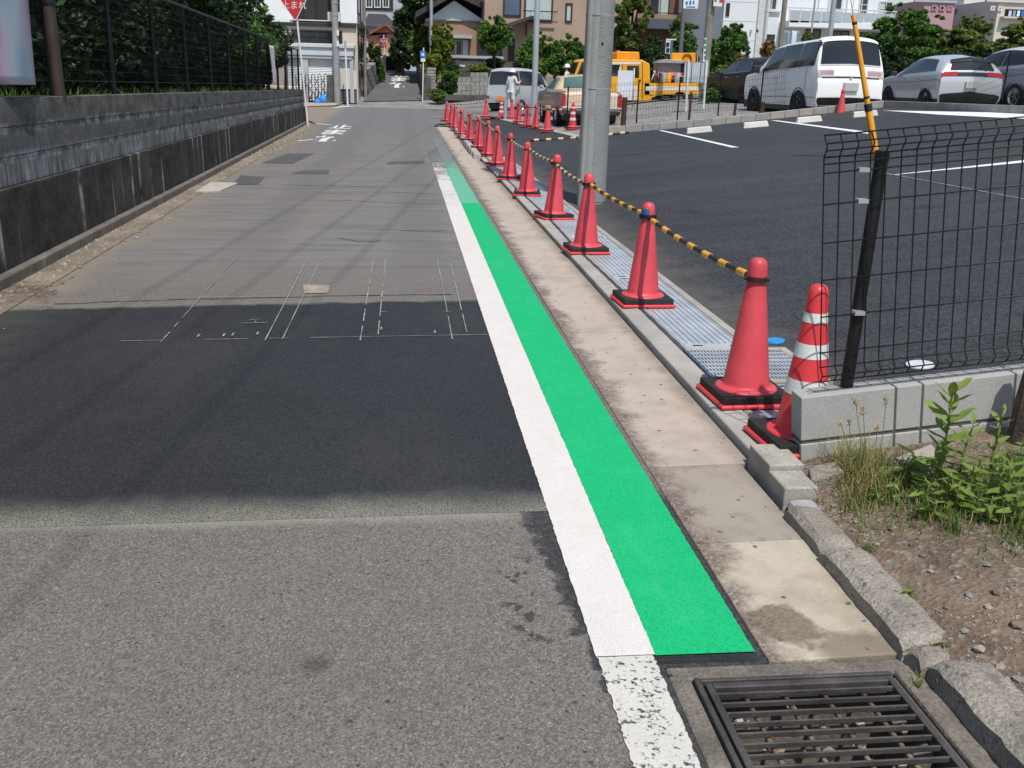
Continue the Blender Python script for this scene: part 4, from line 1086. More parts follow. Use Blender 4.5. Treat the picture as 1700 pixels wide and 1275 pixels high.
# broken slabs at the foot of the block wall
def shard(pxs, h, mat, name, label):
    P = [hs(*p) for p in pxs]; z = max(p.z for p in P)
    mb = MB(); mb.hexa([(p.x, p.y, p.z-.05) for p in P], [(p.x, p.y, p.z+h) for p in P])
    tag(mb.build(name, mat, bevel=.006, jitter=.004), label, 'rubble')
shard([(1345, 815), (1400, 803), (1385, 785), (1340, 793)], .05, KERB_OLD, 'concrete_chunk', 'broken concrete chunk at the foot of the grey block wall corner')
shard([(1500, 780), (1560, 757), (1545, 742), (1488, 764)], .015, PAVEW, 'concrete_chunk', 'flat tan slab fragment behind the weeds against the block wall')

def blade(mb, p, h, w, a, bend):
    d = Vector((math.cos(a), math.sin(a), 0)); s = Vector((-d.y, d.x, 0))*w
    pts = []
    for k in range(4):
        t = k/3; c = Vector(p) + d*bend*t*t*h + Vector((0, 0, h*t*(1-.25*bend*t)))
        pts.append((c - s*(1-t*.9), c + s*(1-t*.9)))
    mb.add([q for pr_ in pts for q in pr_], [(0, 1, 3, 2), (2, 3, 5, 4), (4, 5, 7, 6)])
GRASS_D = leafmat('grass_dry', (.20, .17, .06), (.36, .30, .13), .2)
GRASS_G = leafmat('grass_green', (.06, .12, .02), (.15, .24, .045), .25)
gd, gg = MB(), MB()
for (px, py, sx, n, h, dry) in [(1425, 790, 40, 420, .15, .75), (1440, 820, 45, 420, .12, .6), (1480, 800, 40, 260, .12, .35), (1400, 775, 30, 120, .15, .6), (1580, 880, 14, 90, .075, .3), (1440, 915, 12, 60, .035, .3), (1510, 990, 9, 50, .03, .0), (1650, 830, 60, 900, .1, .15), (1560, 830, 70, 700, .07, .2), (1470, 850, 60, 300, .05, .4), (1690, 870, 40, 260, .09, .2), (1600, 840, 50, 300, .07, .3), (1540, 850, 50, 260, .06, .4), (1690, 780, 40, 220, .12, .2), (1700, 900, 30, 120, .06, .2), (1410, 840, 30, 140, .06, .6), (1355, 835, 14, 30, .03, .3), (1560, 1075, 10, 30, .03, .3), (1640, 900, 60, 110, .04, .3), (1520, 1140, 8, 24, .04, .2)]:
    for i in range(n):
        p = hs(px + rnd.gauss(0, sx*.55), py + rnd.gauss(0, sx*.35))
        if p.y > 3.55: continue
        blade(gd if rnd.random() < dry else gg, (p.x, p.y, p.z-.003), h*rnd.uniform(.4, 1.15), rnd.uniform(.0012, .0028), rnd.random()*6.3, rnd.uniform(.1, 1.1))
for m_, mt in ((gd, GRASS_D), (gg, GRASS_G)): 
    o = m_.build('grass', mt, world='keep'); o['kind'] = 'stuff'; tag(o, 'dry straw coloured grass tufts below the block wall' if m_ is gd else 'green grass blades growing in the earth at the right', 'grass')
WEEDL = leafmat('weed_leaf', (.10, .17, .03), (.26, .36, .075), .32)
WEEDS_ = pm('weed_stem', (.16, .2, .06), .7, (9, .2), None)
lm = MB()
for sgn in (1,):
    n = 6; vs = []
    for k in range(n+1):
        t = k/n; w = .19*math.sin(math.pi*min(1, t*.92+.06))**.8; z = -.22*t*t + .03*math.sin(t*9)
        vs += [(t, -w, z+.05*w/.19), (t, 0, z), (t, w, z+.05*w/.19)]
    lm.add(vs, [f for k in range(n) for f in ((3*k, 3*k+1, 3*k+4, 3*k+3), (3*k+1, 3*k+2, 3*k+5, 3*k+4))])
leaf_src = None
def weed(px, py, h, nl, ls, label, lean=(0, 0), spread=.9, top=True):
    global leaf_src
    p = hs(px, py); t = thing('weed_plant', label, 'plant', p)
    path = [Vector((lean[0]*u*u*h, lean[1]*u*u*h, h*u)) for u in (0, .35, .7, 1)]
    MB().tube(path, [.006, .005, .004, .002], 6).build('stem', WEEDS_, t, smooth=True)
    for i in range(nl):
        u = .12 + .86*i/nl; a = i*2.4 + rnd.uniform(-.4, .4)
        s = ls*(1.15-.55*u)*rnd.uniform(.8, 1.2)
        loc = (lean[0]*u*u*h, lean[1]*u*u*h, h*u)
        el = -.25 - .75*u if top else rnd.uniform(-.6, .1)
        if leaf_src is None: leaf_src = o = lm.build('leaf', WEEDL, t, smooth=True)
        else: o = instance(leaf_src, 'leaf', t, loc)
        o.location = loc; o.rotation_euler = (rnd.uniform(-.65, .65), el + rnd.uniform(-.25, .25), a); o.scale = (s, s*spread, s)
weed(1556, 812, .40, 22, .13, 'tall light green broad leaved weed rising in front of the block wall')
weed(1590, 800, .25, 12, .10, 'shorter upright weed just right of the tallest weed', (.1, 0))
weed(1510, 800, .12, 10, .12, 'low broad leaved weed left of the tallest weed', top=False)
weed(1640, 800, .30, 18, .07, 'thin branching weed with small leaves near the wooden post', (.05, .02))
weed(1615, 830, .17, 16, .08, 'bushy low weed in the middle of the weed patch', top=False)
weed(1665, 840, .18, 16, .09, 'leafy weed at the right end of the patch below the post', top=False)
weed(1585, 850, .12, 14, .08, 'small leafy weed at the front of the patch', top=False)
weed(1698, 810, .26, 16, .08, 'weed touching the right edge in front of the wooden post', top=False)
weed(1550, 860, .07, 10, .07, 'tiny round leaved weed on bare earth before the patch', top=False)
for k_, (px_, py_) in enumerate([(1480, 830), (1530, 835), (1570, 840), (1605, 850), (1640, 868), (1680, 872), (1625, 800), (1660, 805), (1540, 815), (1455, 835)]):
    weed(px_, py_, .07 + .03*(k_ % 3), 11, .045 + .012*(k_ % 3), ['second', 'third', 'fifth', 'sixth', 'eighth', 'tenth', 'seventh', 'ninth', 'fourth', 'first'][k_] + ' from the left of the small ground weeds before the block wall', top=False)
weed(1503, 992, .03, 8, .035, 'tiny green sprout behind the old kerb stone', top=False)
# rusty flower stalks of sorrel left of the weeds
SOR = pm('sorrel_head', (.40, .25, .12), .9, (20, .35), None)
for j, (bx, by, hx, hy, r_) in enumerate([(1428, 800, 1420, 664, .020), (1430, 800, 1433, 680, .014), (1450, 800, 1471, 662, .014), (1405, 800, 1410, 700, .010), (1440, 800, 1457, 708, .012), (1415, 800, 1395, 700, .009)]):
    p = hs(bx, by); q = gy(hx, hy, p.y)
    t = thing('sorrel_stalk', ['stalk with the largest rust brown flower head, before the block wall', 'stalk with a long rust head beside the largest one', 'lone stalk with drooping rust head furthest right on the wall', 'short stalk with small rust head left of the largest', 'short stalk with rust head low at the right', 'shortest stalk leaning left with small rust head'][j], 'plant', p, group='dry sorrel stalks')
    MB().tube([p, p.lerp(q, .5) + Vector((.01, 0, .01)), q], .0016, 5).build('stem', WEEDS_, t, True)
    hd = MB()
    for i in range(26): c = q + Vector((rnd.gauss(0, r_*.5), rnd.gauss(0, r_*.5), rnd.gauss(-r_*.4, r_*.7))); pebble(hd, c, rnd.uniform(.002, .0045), .8)
    hd.build('flower_head', SOR, t, True)

# ================================================================ VEHICLES
PAINT_W = pm('car_white', (.82, .82, .81), .3, (1, .03), None, spec=.5, coat=.6)
PAINT_S = pm('car_silver', (.58, .61, .65), .32, (1, .04), None, metal=.35, spec=.5, coat=.6)
PAINT_WS = pm('car_pearl', (.62, .64, .67), .3, (1, .03), None, metal=.15, spec=.5, coat=.6)
PAINT_B = pm('car_black', (.012, .012, .014), .5, (1, .1), None, spec=.3, coat=.1)
PAINT_V = pm('van_silver', (.55, .58, .61), .4, (1, .05), None, metal=.3, coat=.4)
BRONZE = pm('car_bronze', (.27, .185, .135), .35, (1, .08), None, metal=.35, coat=.5)
CREAM = pm('car_cream', (.58, .45, .33), .38, (1, .06), None, coat=.4)
VINYL = pm('vinyl_roof', (.52, .38, .23), .6, (3, .08), (60, .08))
CHROME = pm('chrome', (.7, .71, .72), .15, (3, .05), None, metal=1)
GLASS = mat_glass('car_glass'); GLASS_G = mat_glass('green_glass', (.05, .09, .085), .08)
TYRE = pm('tyre_rubber', (.018, .018, .019), .8, (9, .3), (60, .2))
RIM_D = pm('rim_dark', (.035, .035, .038), .4, (9, .2), None, metal=.6)
RIM_A = pm('rim_alloy', (.5, .51, .52), .3, (9, .1), None, metal=.8)
LAMP_R = pm('lamp_red', (.42, .012, .02), .2, (5, .15), None, spec=.6, coat=.5)
LAMP_C = pm('lamp_clear', (.5, .46, .46), .15, (9, .25), None, spec=.6, coat=.5)
LAMP_P = pm('lamp_pink', (.42, .24, .25), .2, (5, .15), None, spec=.6, coat=.5)
PLATE = pm('plate_blank', (.45, .47, .47), .5, (30, .05), None)
PLATE_O = pm('plate_orange', (.75, .33, .05), .5, (20, .1), None)
CLAD = pm('black_cladding', (.022, .022, .024), .55, (5, .2), None)

def cspline(P, t):
    n = len(P)-1; i = min(int(t), n-1); f = t-i
    p1, p2 = P[i], P[i+1]
    p0 = P[i-1] if i > 0 else p1; p3 = P[i+2] if i+2 <= n else p2
    T = .32
    m1, m2 = (p2-p0)*T, (p3-p1)*T
    f2, f3 = f*f, f*f*f
    return p1*(2*f3-3*f2+1) + m1*(f3-2*f2+f) + p2*(-2*f3+3*f2) + m2*(f3-f2)
class CarSurf:
    def __init__(s, st, zs):
        s.g = []
        for (x, w, zb, zr, zt, wr) in st:
            z0 = min(zs, zb-.06)
            s.g.append([np.array([x, w*.93, z0]), np.array([x, w, z0+(zb-z0)*.45]), np.array([x, w*.985, zb]), np.array([x, wr, zr]), np.array([x, 0, zt])])
    def p(s, u, v):
        rows = [cspline([g[k] for g in s.g], u) for k in range(5)]
        return cspline(rows, v)
    def nrm(s, u, v):
        e = .01; n = len(s.g)-1
        a = s.p(min(n, u+e), v) - s.p(max(0, u-e), v); b = s.p(u, min(4, v+e)) - s.p(u, max(0, v-e))
        c = np.cross(b, a); L = np.linalg.norm(c)
        c = c/L if L > 1e-9 else np.array([0, 0, 1.])
        if c[1] < -.01 or (abs(c[1]) <= .01 and False): c = -c
        q = s.p(u, v)
        if np.dot(c, q - np.array([q[0]*.8, 0, .6])) < 0: c = -c
        return c
    def patch(s, mb, u0, u1, v0, v1, off=.006, n=8, m=5, sides=(1, -1), skew=(0, 0, 0, 0)):
        """skew: extra u at (u0,v0),(u1,v0),(u1,v1),(u0,v1)"""
        for sd in sides:
            vs = []
            for j in range(m+1):
                for i in range(n+1):
                    a, b = i/n, j/m
                    ua = (u0+skew[0])*(1-b) + (u0+skew[3])*b; ub = (u1+skew[1])*(1-b) + (u1+skew[2])*b
                    u = ua + (ub-ua)*a; v = v0 + (v1-v0)*b
                    q = s.p(u, v) + s.nrm(u, v)*off
                    vs.append((q[0], q[1]*sd, q[2]))
            fs = [(j*(n+1)+i, j*(n+1)+i+1, (j+1)*(n+1)+i+1, (j+1)*(n+1)+i) for j in range(m) for i in range(n)]
            if sd > 0: fs = [f[::-1] for f in fs]
            mb.add(vs, fs)
        return mb
    def full(s, mb, u0, u1, v0, off, n, m, skew=(0, 0, 0, 0)):
        """one sheet across the whole width, from side row v0 over the middle"""
        W = 2*m; vs = []
        for j in range(W+1):
            b = 1-abs(j-m)/m; sd = 1 if j <= m else -1
            for i in range(n+1):
                ua = (u0+skew[0])*(1-b) + (u0+skew[3])*b; ub = (u1+skew[1])*(1-b) + (u1+skew[2])*b
                u = ua + (ub-ua)*i/n; v = v0 + (4-v0)*b
                q = s.p(u, v); d = s.nrm(u, v)
                if off: q = q + d*off
                vs.append((q[0], q[1]*sd if b < 1 else 0.0, q[2]))
        return mb.add(vs, [(j*(n+1)+i+1, j*(n+1)+i, (j+1)*(n+1)+i, (j+1)*(n+1)+i+1)[::-1] for j in range(W) for i in range(n)])
    def part(s, name, mat, t, u0, u1, v0, v1, off=.006, n=8, m=5, sides=(1, -1), skew=(0, 0, 0, 0)):
        if v1 == 4:
            return s.full(MB(), u0, u1, v0, off, n, m, skew).build(name, mat, t, smooth=True)
        for sd in sides:
            s.patch(MB(), u0, u1, v0, v1, off, n, m, (sd,), skew).build(name, mat, t, smooth=True)
    def body(s):
        N = len(s.g)-1
        return s.full(MB(), 0, N, 0, 0, N*8, 20)
def wheel(t, x, y, r, w, rim, spokes=7, name='wheel'):
    sd = 1 if y > 0 else -1
    T = Matrix.Translation((x, y, r)) @ Matrix.Rotation(-sd*math.pi/2, 4, 'X')
    o = MB().lathe([(r*.62, -w/2), (r*.93, -w/2), (r, -w*.35), (r, w*.35), (r*.93, w/2), (r*.66, w/2), (r*.62, w*.42)], 28, T=T).build('wheel', TYRE, t, smooth=True, sharp=35)
    rb = MB(); rb.lathe([(r*.66, w*.46), (r*.62, w*.5), (r*.58, w*.40), (r*.52, w*.18), (0, w*.14)], 28, T=T)
    for k in range(spokes):
        a = 2*math.pi*k/spokes; R = T @ Matrix.Rotation(a, 4, 'Z')
        rb.hexa([R @ Vector(p) for p in ((r*.05, -r*.07, w*.2), (r*.6, -r*.045, w*.2), (r*.6, r*.045, w*.2), (r*.05, r*.07, w*.2))], [R @ Vector(p) for p in ((r*.05, -r*.06, w*.40), (r*.6, -r*.035, w*.46), (r*.6, r*.035, w*.46), (r*.05, r*.06, w*.40))])
    rb.lathe([(r*.15, w*.2), (r*.15, w*.43), (0, w*.43)], 14, T=T)
    rb.build('rim', rim, o, smooth=True, sharp=30)
    return o
def arch(t, x, y, r, depth=.02):
    sd = 1 if y > 0 else -1
    mb = MB(); T = Matrix.Translation((x, y, r*.86)) @ Matrix.Rotation(-sd*math.pi/2, 4, 'X')
    mb.lathe([(0, -.2), (r*1.2, -.2), (r*1.2, depth), (r*1.13, depth), (r*1.13, -.02), (0, -.02)], 26, T=T)
    mb.build('wheel_arch', CLAD, t, smooth=True, sharp=35)

# ---- white minivan
t = thing('minivan', 'white minivan with dark rear windows parked behind the rear kerb', 'minivan')
S = CarSurf([(2.43, .70, .44, .48, .50, .62), (2.46, .76, .78, .82, .84, .66), (2.28, .84, .98, 1.02, 1.05, .72), (1.55, .88, 1.06, 1.12, 1.17, .76), (.62, .895, 1.10, 1.70, 1.80, .70), (-.1, .90, 1.12, 1.79, 1.89, .71), (-1.2, .90, 1.16, 1.83, 1.93, .71), (-2.12, .90, 1.20, 1.82, 1.91, .72), (-2.34, .885, 1.16, 1.24, 1.27, .80), (-2.44, .88, .78, .84, .86, .80), (-2.46, .87, .44, .48, .50, .80), (-2.38, .85, .27, .29, .30, .78)], .27)
S.body().build('body', PAINT_W, t, smooth=True, sharp=40)
MB().box(-2.3, -.82, .14, 2.3, .82, .34).build('underbody', CLAD, t)
S.part('front_window', GLASS, t, 3.55, 4.92, 2.10, 2.88, .008, 10, 4, skew=(0, 0, 0, .33))
S.part('rear_side_window', GLASS, t, 4.96, 6.02, 2.10, 2.90, .008, 8, 4)
S.part('quarter_window', GLASS, t, 6.06, 7.08, 2.10, 2.90, .008, 8, 4)
S.part('windscreen', GLASS, t, 3.10, 3.94, 3.08, 4, .008, 6, 6)
S.part('rear_window', GLASS, t, 7.14, 7.90, 3.0, 4, .016, 8, 10)
S.part('rear_pillar', CLAD, t, 7.0, 7.2, 2.1, 3.0, .0085, 3, 5)
S.part('tail_lamp', LAMP_C, t, 8.25, 8.62, 2.2, 3.45, .012, 4, 6)
S.part('lamp_lens', LAMP_P, t, 8.32, 8.50, 3.0, 3.45, .016, 3, 4)
S.part('trim_strip', CLAD, t, 8.60, 8.68, 3.1, 4, .010, 2, 6)
S.part('reflector_lamp', LAMP_C, t, 8.85, 9.6, 2.25, 2.62, .012, 4, 3)
S.part('bumper_skirt', CLAD, t, 9.95, 10.8, 1.7, 4, .012, 4, 10)
MB().box(-2.52, -.19, .66, -2.44, .19, .86).build('number_plate', PLATE, t, bevel=.006)
MB().box(-2.46, -.03, .95, -2.40, .03, 1.0).build('badge', CHROME, t, bevel=.01)
S.part('roof_spoiler', PAINT_W, t, 6.75, 7.16, 3.0, 4, .035, 4, 8)
MB().box(-2.30, -.02, 1.27, -2.26, .42, 1.30).build('rear_wiper', CLAD, t)
S.part('chrome_strip', CHROME, t, 3.6, 7.0, 2.04, 2.08, .012, 24, 1)
S.part('body_crease', CLAD, t, 1.6, 8.4, .55, .575, .003, 30, 1)
S.part('rear_seam', CLAD, t, 7.98, 8.0, 3.0, 4, .006, 1, 8)
for sd in (1, -1):
    mr = MB(); mr.box(1.12, .90*sd if sd > 0 else -1.1, 1.08, 1.26, 1.1 if sd > 0 else -.9, 1.28); mr.build('wing_mirror', CLAD, t, bevel=.03)
    for x in (-1.45, 1.45): arch(t, x, .885*sd, .35); wheel(t, x, .80*sd, .335, .23, RIM_D, 7)
    for x in (-.15, .05): MB().box(x-.07, .895 if sd > 0 else -.925, .93, x+.07, .925 if sd > 0 else -.895, .96).build('door_handle', CHROME, t)
    S.part('door_seam', CLAD, t, 4.92, 4.935, .4, 2.05, .004, 1, 6, sides=(sd,))
    S.part('door_seam', CLAD, t, 6.6, 6.615, .9, 2.05, .004, 1, 6, sides=(sd,))
place(t, (11.36, 27.65, .83), math.pi/2 + .05, scale=1.045)

# ---- silver hatchback SUV, and two more on the same body
t = thing('suv', 'silver hatchback car with red tail lamps parked right of the white minivan', 'car')
S = CarSurf([(2.16, .68, .44, .48, .50, .60), (2.20, .74, .70, .74, .77, .62), (2.0, .82, .88, .92, .96, .68), (1.05, .87, .98, 1.02, 1.07, .72), (.15, .88, 1.0, 1.40, 1.50, .62), (-.6, .885, 1.02, 1.49, 1.58, .63), (-1.45, .89, 1.06, 1.44, 1.55, .62), (-1.95, .885, 1.08, 1.34, 1.44, .62), (-2.15, .87, 1.02, 1.10, 1.13, .74), (-2.22, .87, .78, .84, .86, .78), (-2.2, .86, .44, .48, .50, .78), (-2.12, .84, .28, .30, .31, .76)], .28)
S.body().build('body', PAINT_S, t, smooth=True, sharp=40)
MB().box(-2.05, -.80, .16, 2.05, .80, .36).build('underbody', CLAD, t)
S.part('front_window', GLASS, t, 3.35, 5.02, 2.12, 2.86, .008, 10, 4, skew=(0, 0, 0, .5))
S.part('rear_side_window', GLASS, t, 5.06, 6.55, 2.12, 2.86, .008, 8, 4, skew=(0, .1, -.45, 0))
S.part('windscreen', GLASS, t, 3.10, 3.92, 3.08, 4, .008, 6, 6)
S.part('rear_window', GLASS, t, 7.15, 7.9, 3.22, 4, .02, 10, 10)
S.part('roof_spoiler', PAINT_B, t, 6.85, 7.28, 3.15, 4, .035, 4, 8)
S.part('tail_lamp', LAMP_R, t, 8.14, 8.55, 2.1, 3.45, .013, 4, 8)
S.part('garnish', CLAD, t, 8.2, 8.55, 3.35, 4, .012, 4, 6)
S.part('bumper_skirt', CLAD, t, 9.72, 11, 2.3, 4, .014, 4, 8, skew=(.35, 0, 0, 0))
S.part('side_skirt', CLAD, t, 1.2, 10.3, .0, .32, .006, 30, 2)
MB().box(-2.29, -.17, .66, -2.2, .17, .84).build('number_plate', PLATE, t, bevel=.006)
S.part('chrome_strip', CHROME, t, 3.4, 6.6, 2.05, 2.085, .012, 24, 1)
S.part('body_crease', CLAD, t, 2.2, 8.2, 1.5, 1.52, .003, 30, 1)
MB().box(-2.12, -.02, 1.12, -2.07, .34, 1.15).build('rear_wiper', CLAD, t)
for sd in (1, -1):
    mr = MB(); mr.box(.78, .88*sd if sd > 0 else -1.06, .98, .92, 1.06 if sd > 0 else -.88, 1.12); mr.build('wing_mirror', CLAD, t, bevel=.03)
    for x in (-1.35, 1.35): arch(t, x, .87*sd, .34); wheel(t, x, .79*sd, .33, .22, RIM_D, 5)
    for x in (-.85, .1): MB().box(x-.08, .89 if sd > 0 else -.915, .88, x+.08, .915 if sd > 0 else -.89, .905).build('door_handle', CHROME, t)
    S.part('door_seam', CLAD, t, 5.04, 5.05, .4, 2.08, .004, 1, 6, sides=(sd,))
suv = t
def recolour(o, a, b):
    for ch in [o] + list(o.children_recursive):
        for sl_ in ch.material_slots:
            if sl_.material == a: sl_.link = 'OBJECT'; sl_.material = b
c2 = copy_tree(suv); recolour(c2, PAINT_S, PAINT_WS); recolour(c2, RIM_D, RIM_A)
place(suv, (15.70, 28.52, 1.02), math.pi/2 - .085)
place(c2, (17.95, 28.2, 1.13), math.pi/2 + .04, scale=1.12, label='pearl white car with bright alloy wheels cut off by the right edge')
c3 = copy_tree(suv); recolour(c3, PAINT_S, PAINT_B); q = hit(1250, 176); place(c3, (q.x+1.4, q.y+4.4, zg(q.x, q.y)), math.pi/2 + .1, 'black car mostly hidden behind the front of the white minivan')

# ---- old bronze and cream sedan
t = thing('sedan', 'vintage bronze sedan with tan roof and cream boot lid, seen from behind', 'car')
S = CarSurf([(2.58, .80, .42, .46, .48, .70), (2.62, .86, .74, .78, .80, .74), (2.5, .89, .86, .90, .92, .76), (1.15, .91, .92, .95, .99, .78), (.45, .91, .95, 1.30, 1.38, .64), (-.1, .91, .95, 1.34, 1.43, .65), (-1.0, .91, .95, 1.32, 1.41, .65), (-1.42, .91, .95, .99, 1.02, .72), (-2.42, .88, .93, .95, .98, .74), (-2.6, .87, .86, .88, .91, .74), (-2.63, .86, .50, .53, .56, .74), (-2.5, .84, .30, .32, .33, .72)], .30)
S.body().build('body', BRONZE, t, smooth=True, sharp=35)
MB().box(-2.4, -.78, .16, 2.4, .78, .38).build('underbody', CLAD, t)
S.part('vinyl_roof', VINYL, t, 3.9, 7.0, 2.9, 4, .006, 14, 6)
S.part('roof_pillar', VINYL, t, 6.0, 7.0, 2.12, 2.95, .006, 5, 4, skew=(.15, 0, 0, 0))
S.part('boot_lid', CREAM, t, 7.05, 9.9, 2.98, 4, .006, 12, 6)
S.part('front_window', GLASS_G, t, 3.45, 5.0, 2.15, 2.85, .008, 8, 4, skew=(0, 0, 0, .42))
S.part('rear_side_window', GLASS_G, t, 5.06, 6.1, 2.15, 2.85, .008, 8, 4)
S.part('windscreen', GLASS_G, t, 3.1, 3.9, 3.08, 4, .008, 6, 6)
S.part('rear_window', GLASS_G, t, 6.12, 6.9, 3.15, 4, .014, 6, 6)
for sd in (1, -1):
    MB().box(-2.68, .78*sd if sd > 0 else -.88, .52, -2.58, .88 if sd > 0 else -.78, .90).build('tail_lamp', LAMP_R, t, bevel=.02)
    for x in (-1.5, 1.55): arch(t, x, .875*sd, .33); wheel(t, x, .78*sd, .325, .2, CHROME, 9)
    MB().box(.9, .93 if sd > 0 else -1.06, 1.0, 1.0, 1.06 if sd > 0 else -.93, 1.1).build('wing_mirror', CHROME, t, bevel=.02)
    S.part('chrome_strip', CHROME, t, 1.0, 9.0, .95, 1.0, .012, 24, 1, sides=(sd,))
MB().box(-2.80, -.90, .42, -2.62, .90, .54).build('bumper', CHROME, t, bevel=.03)
MB().box(2.62, -.90, .42, 2.76, .90, .54).build('bumper', CHROME, t, bevel=.03)
MB().box(-2.69, -.2, .62, -2.62, .2, .76).build('number_plate', PLATE, t)
place(t, (5.36, 31.2, zg(5.36, 30)-.03), math.pi/2 + .0)

# ---- silver kei van
t = thing('van', 'silver boxy van with orange number plate parked on the crossing road', 'van')
S = CarSurf([(1.68, .62, .42, .46, .48, .56), (1.70, .68, .74, .78, .80, .58), (1.55, .71, .92, .97, 1.0, .60), (1.30, .725, 1.02, 1.10, 1.16, .62), (.55, .735, 1.08, 1.72, 1.82, .58), (-.2, .74, 1.1, 1.80, 1.90, .60), (-1.3, .74, 1.1, 1.80, 1.89, .60), (-1.60, .735, 1.1, 1.70, 1.78, .62), (-1.66, .73, 1.02, 1.08, 1.10, .66), (-1.70, .73, .62, .66, .68, .68), (-1.68, .72, .36, .38, .40, .66)], .26)
S.body().build('body', PAINT_V, t, smooth=True, sharp=40)
MB().box(-1.6, -.66, .14, 1.6, .66, .34).build('underbody', CLAD, t)
S.part('front_window', GLASS, t, 3.5, 4.85, 2.12, 2.86, .008, 8, 4, skew=(0, 0, 0, .35))
S.part('sliding_window', GLASS, t, 4.95, 5.9, 2.12, 2.88, .008, 8, 4)
S.part('rear_side_window', GLASS, t, 5.98, 6.95, 2.12, 2.88, .008, 8, 4)
S.part('windscreen', GLASS, t, 3.1, 3.92, 3.08, 4, .008, 6, 6)
S.part('rear_window', GLASS, t, 7.12, 7.85, 3.05, 4, .010, 6, 6)
S.part('tail_lamp', LAMP_R, t, 8.9, 9.3, 2.2, 3.2, .012, 4, 5)
S.part('door_seam', CLAD, t, 4.88, 4.9, .5, 2.9, .005, 1, 6)
MB().box(-1.76, -.17, .50, -1.69, .17, .68).build('number_plate', PLATE_O, t)
for sd in (1, -1):
    for x in (-1.1, 1.15): arch(t, x, .72*sd, .28); wheel(t, x, .65*sd, .275, .16, RIM_A, 6)
    MB().box(1.0, .74 if sd > 0 else -.9, 1.05, 1.1, .9 if sd > 0 else -.74, 1.22).build('wing_mirror', CLAD, t, bevel=.03)
place(t, (5.30, 45.5, zg(5.3, 45.5)-.16), math.pi/2 - .713)

# ---- yellow works truck, cab to the left
YT = pm('truck_yellow', (.78, .36, .012), .4, (1, .06), None, coat=.4)
YO = pm('truck_orange', (.82, .30, .01), .4, (2, .06), None)
WT = pm('truck_white', (.66, .63, .58), .5, (2, .08), None)
GM = pm('machine_grey', (.33, .34, .35), .6, (6, .25), (40, .2))
PK = pm('folded_red_cones', (.55, .10, .13), .6, (14, .3), (60, .2))
TY = 41.5
def tp(px, py, y=0): return gy(px, py, TY+y)
q = tp(1060, 178); t = thing('works_truck', 'yellow crew cab works truck loaded with cones and machinery', 'truck', (q.x, TY+.9, q.z))
def side(name, pxs, mat, d0=0, d1=1.7, bevel=.03, parent=None):
    P = [tp(*p) for p in pxs]; P = [Vector((p.x, TY+d0, p.z)) for p in P]
    return MB().prism(P, (0, d1-d0, 0)).build(name, mat, parent or t, True, bevel=bevel)
side('cab', [(950, 166), (951, 140), (954, 124), (963, 101), (969, 97.5), (1066, 99), (1079, 106), (1080, 164), (1076, 168), (956, 168)], YT, .0, 1.7, .04)
side('front_window', [(958, 124), (966, 103), (978, 103), (978, 124)], GLASS, -.012, .0, 0)
side('side_window', [(1001, 126), (1001, 107), (1029, 107), (1029, 126)], GLASS, -.012, .0, 0)
side('rear_side_window', [(1041, 129), (1041, 109), (1061, 109), (1061, 129)], GLASS, -.012, .0, 0)
side('window_trim', [(1000, 107), (1000, 103), (1063, 103), (1063, 107)], WT, -.014, .0, 0)
side('door_seam', [(1033, 165), (1033, 103), (1034, 103), (1034, 165)], CLAD, -.01, .0, 0)
side('door_seam', [(1066, 165), (1066, 103), (1067, 103), (1067, 165)], CLAD, -.01, .0, 0)
side('white_panel', [(1028, 166), (1028, 143), (1058, 143), (1058, 166)], WT, -.013, .0, 0)
wsq = [tp(951.5, 139), tp(962, 101.5)]
wq = MB(); a, b = wsq; wq.quad((a.x-.03, TY+.12, a.z+.25), (a.x-.03, TY+1.58, a.z+.25), (b.x-.03, TY+1.52, b.z-.03), (b.x-.03, TY+.18, b.z-.03)); wq.build('windscreen', GLASS, t, True)
side('roof_box', [(1026, 99), (1025, 88), (1028, 85), (1063, 86), (1064, 99)], YO, .2, 1.5, .03)
side('beacon', [(1026, 90), (1026, 83), (1033, 83), (1033, 90)], LAMP_R, .4, .6, .02)
for x in (1031, 1046, 1060): side('bracket', [(x, 101), (x, 98), (x+3, 98), (x+3, 101)], CLAD, .1, .2, 0)
side('bed_side', [(1070, 158), (1070, 138), (1159, 138), (1159, 156)], YT, .0, .06, .01)
side('bed_side', [(1070, 158), (1070, 138), (1159, 138), (1159, 156)], YT, 1.64, 1.7, .01)
side('white_band', [(1072, 150.5), (1072, 143.5), (1158, 143.5), (1158, 150)], WT, -.012, .0, 0)
side('tailgate', [(1156, 156), (1156, 138), (1160, 138), (1160, 156)], YT, .06, 1.64, .01)
side('bed_floor', [(1070, 158), (1070, 154), (1158, 153), (1158, 157)], CLAD, .06, 1.64, 0)
side('chassis', [(962, 172), (962, 166), (1152, 157.5), (1152, 166), (1085, 171)], CLAD, .12, 1.55, 0)
for (x0, x1, y0_, y1_) in ((1096, 1112, 160, 170), (1138, 1150, 158, 168)): side('underbody_box', [(x0, y1_), (x0, y0_), (x1, y0_), (x1, y1_)], CLAD, .03, .5, .02)
side('mud_guard', [(1116, 160), (1117, 157), (1142, 157), (1143, 160)], CLAD, -.01, .35, .01)
side('door_handle', [(1028.5, 134), (1028.5, 132), (1032, 132), (1032, 134)], CLAD, -.03, 0, 0); side('door_handle', [(1060, 134), (1060, 132), (1064, 132), (1064, 134)], CLAD, -.03, 0, 0)
side('wing_mirror', [(975, 124), (975, 110), (980, 110), (980, 124)], CLAD, -.28, -.1, .03)
side('yellow_step', [(1077, 166), (1080, 160), (1088, 158), (1088, 160), (1082, 162), (1080, 167)], YT, -.02, .05, .01)
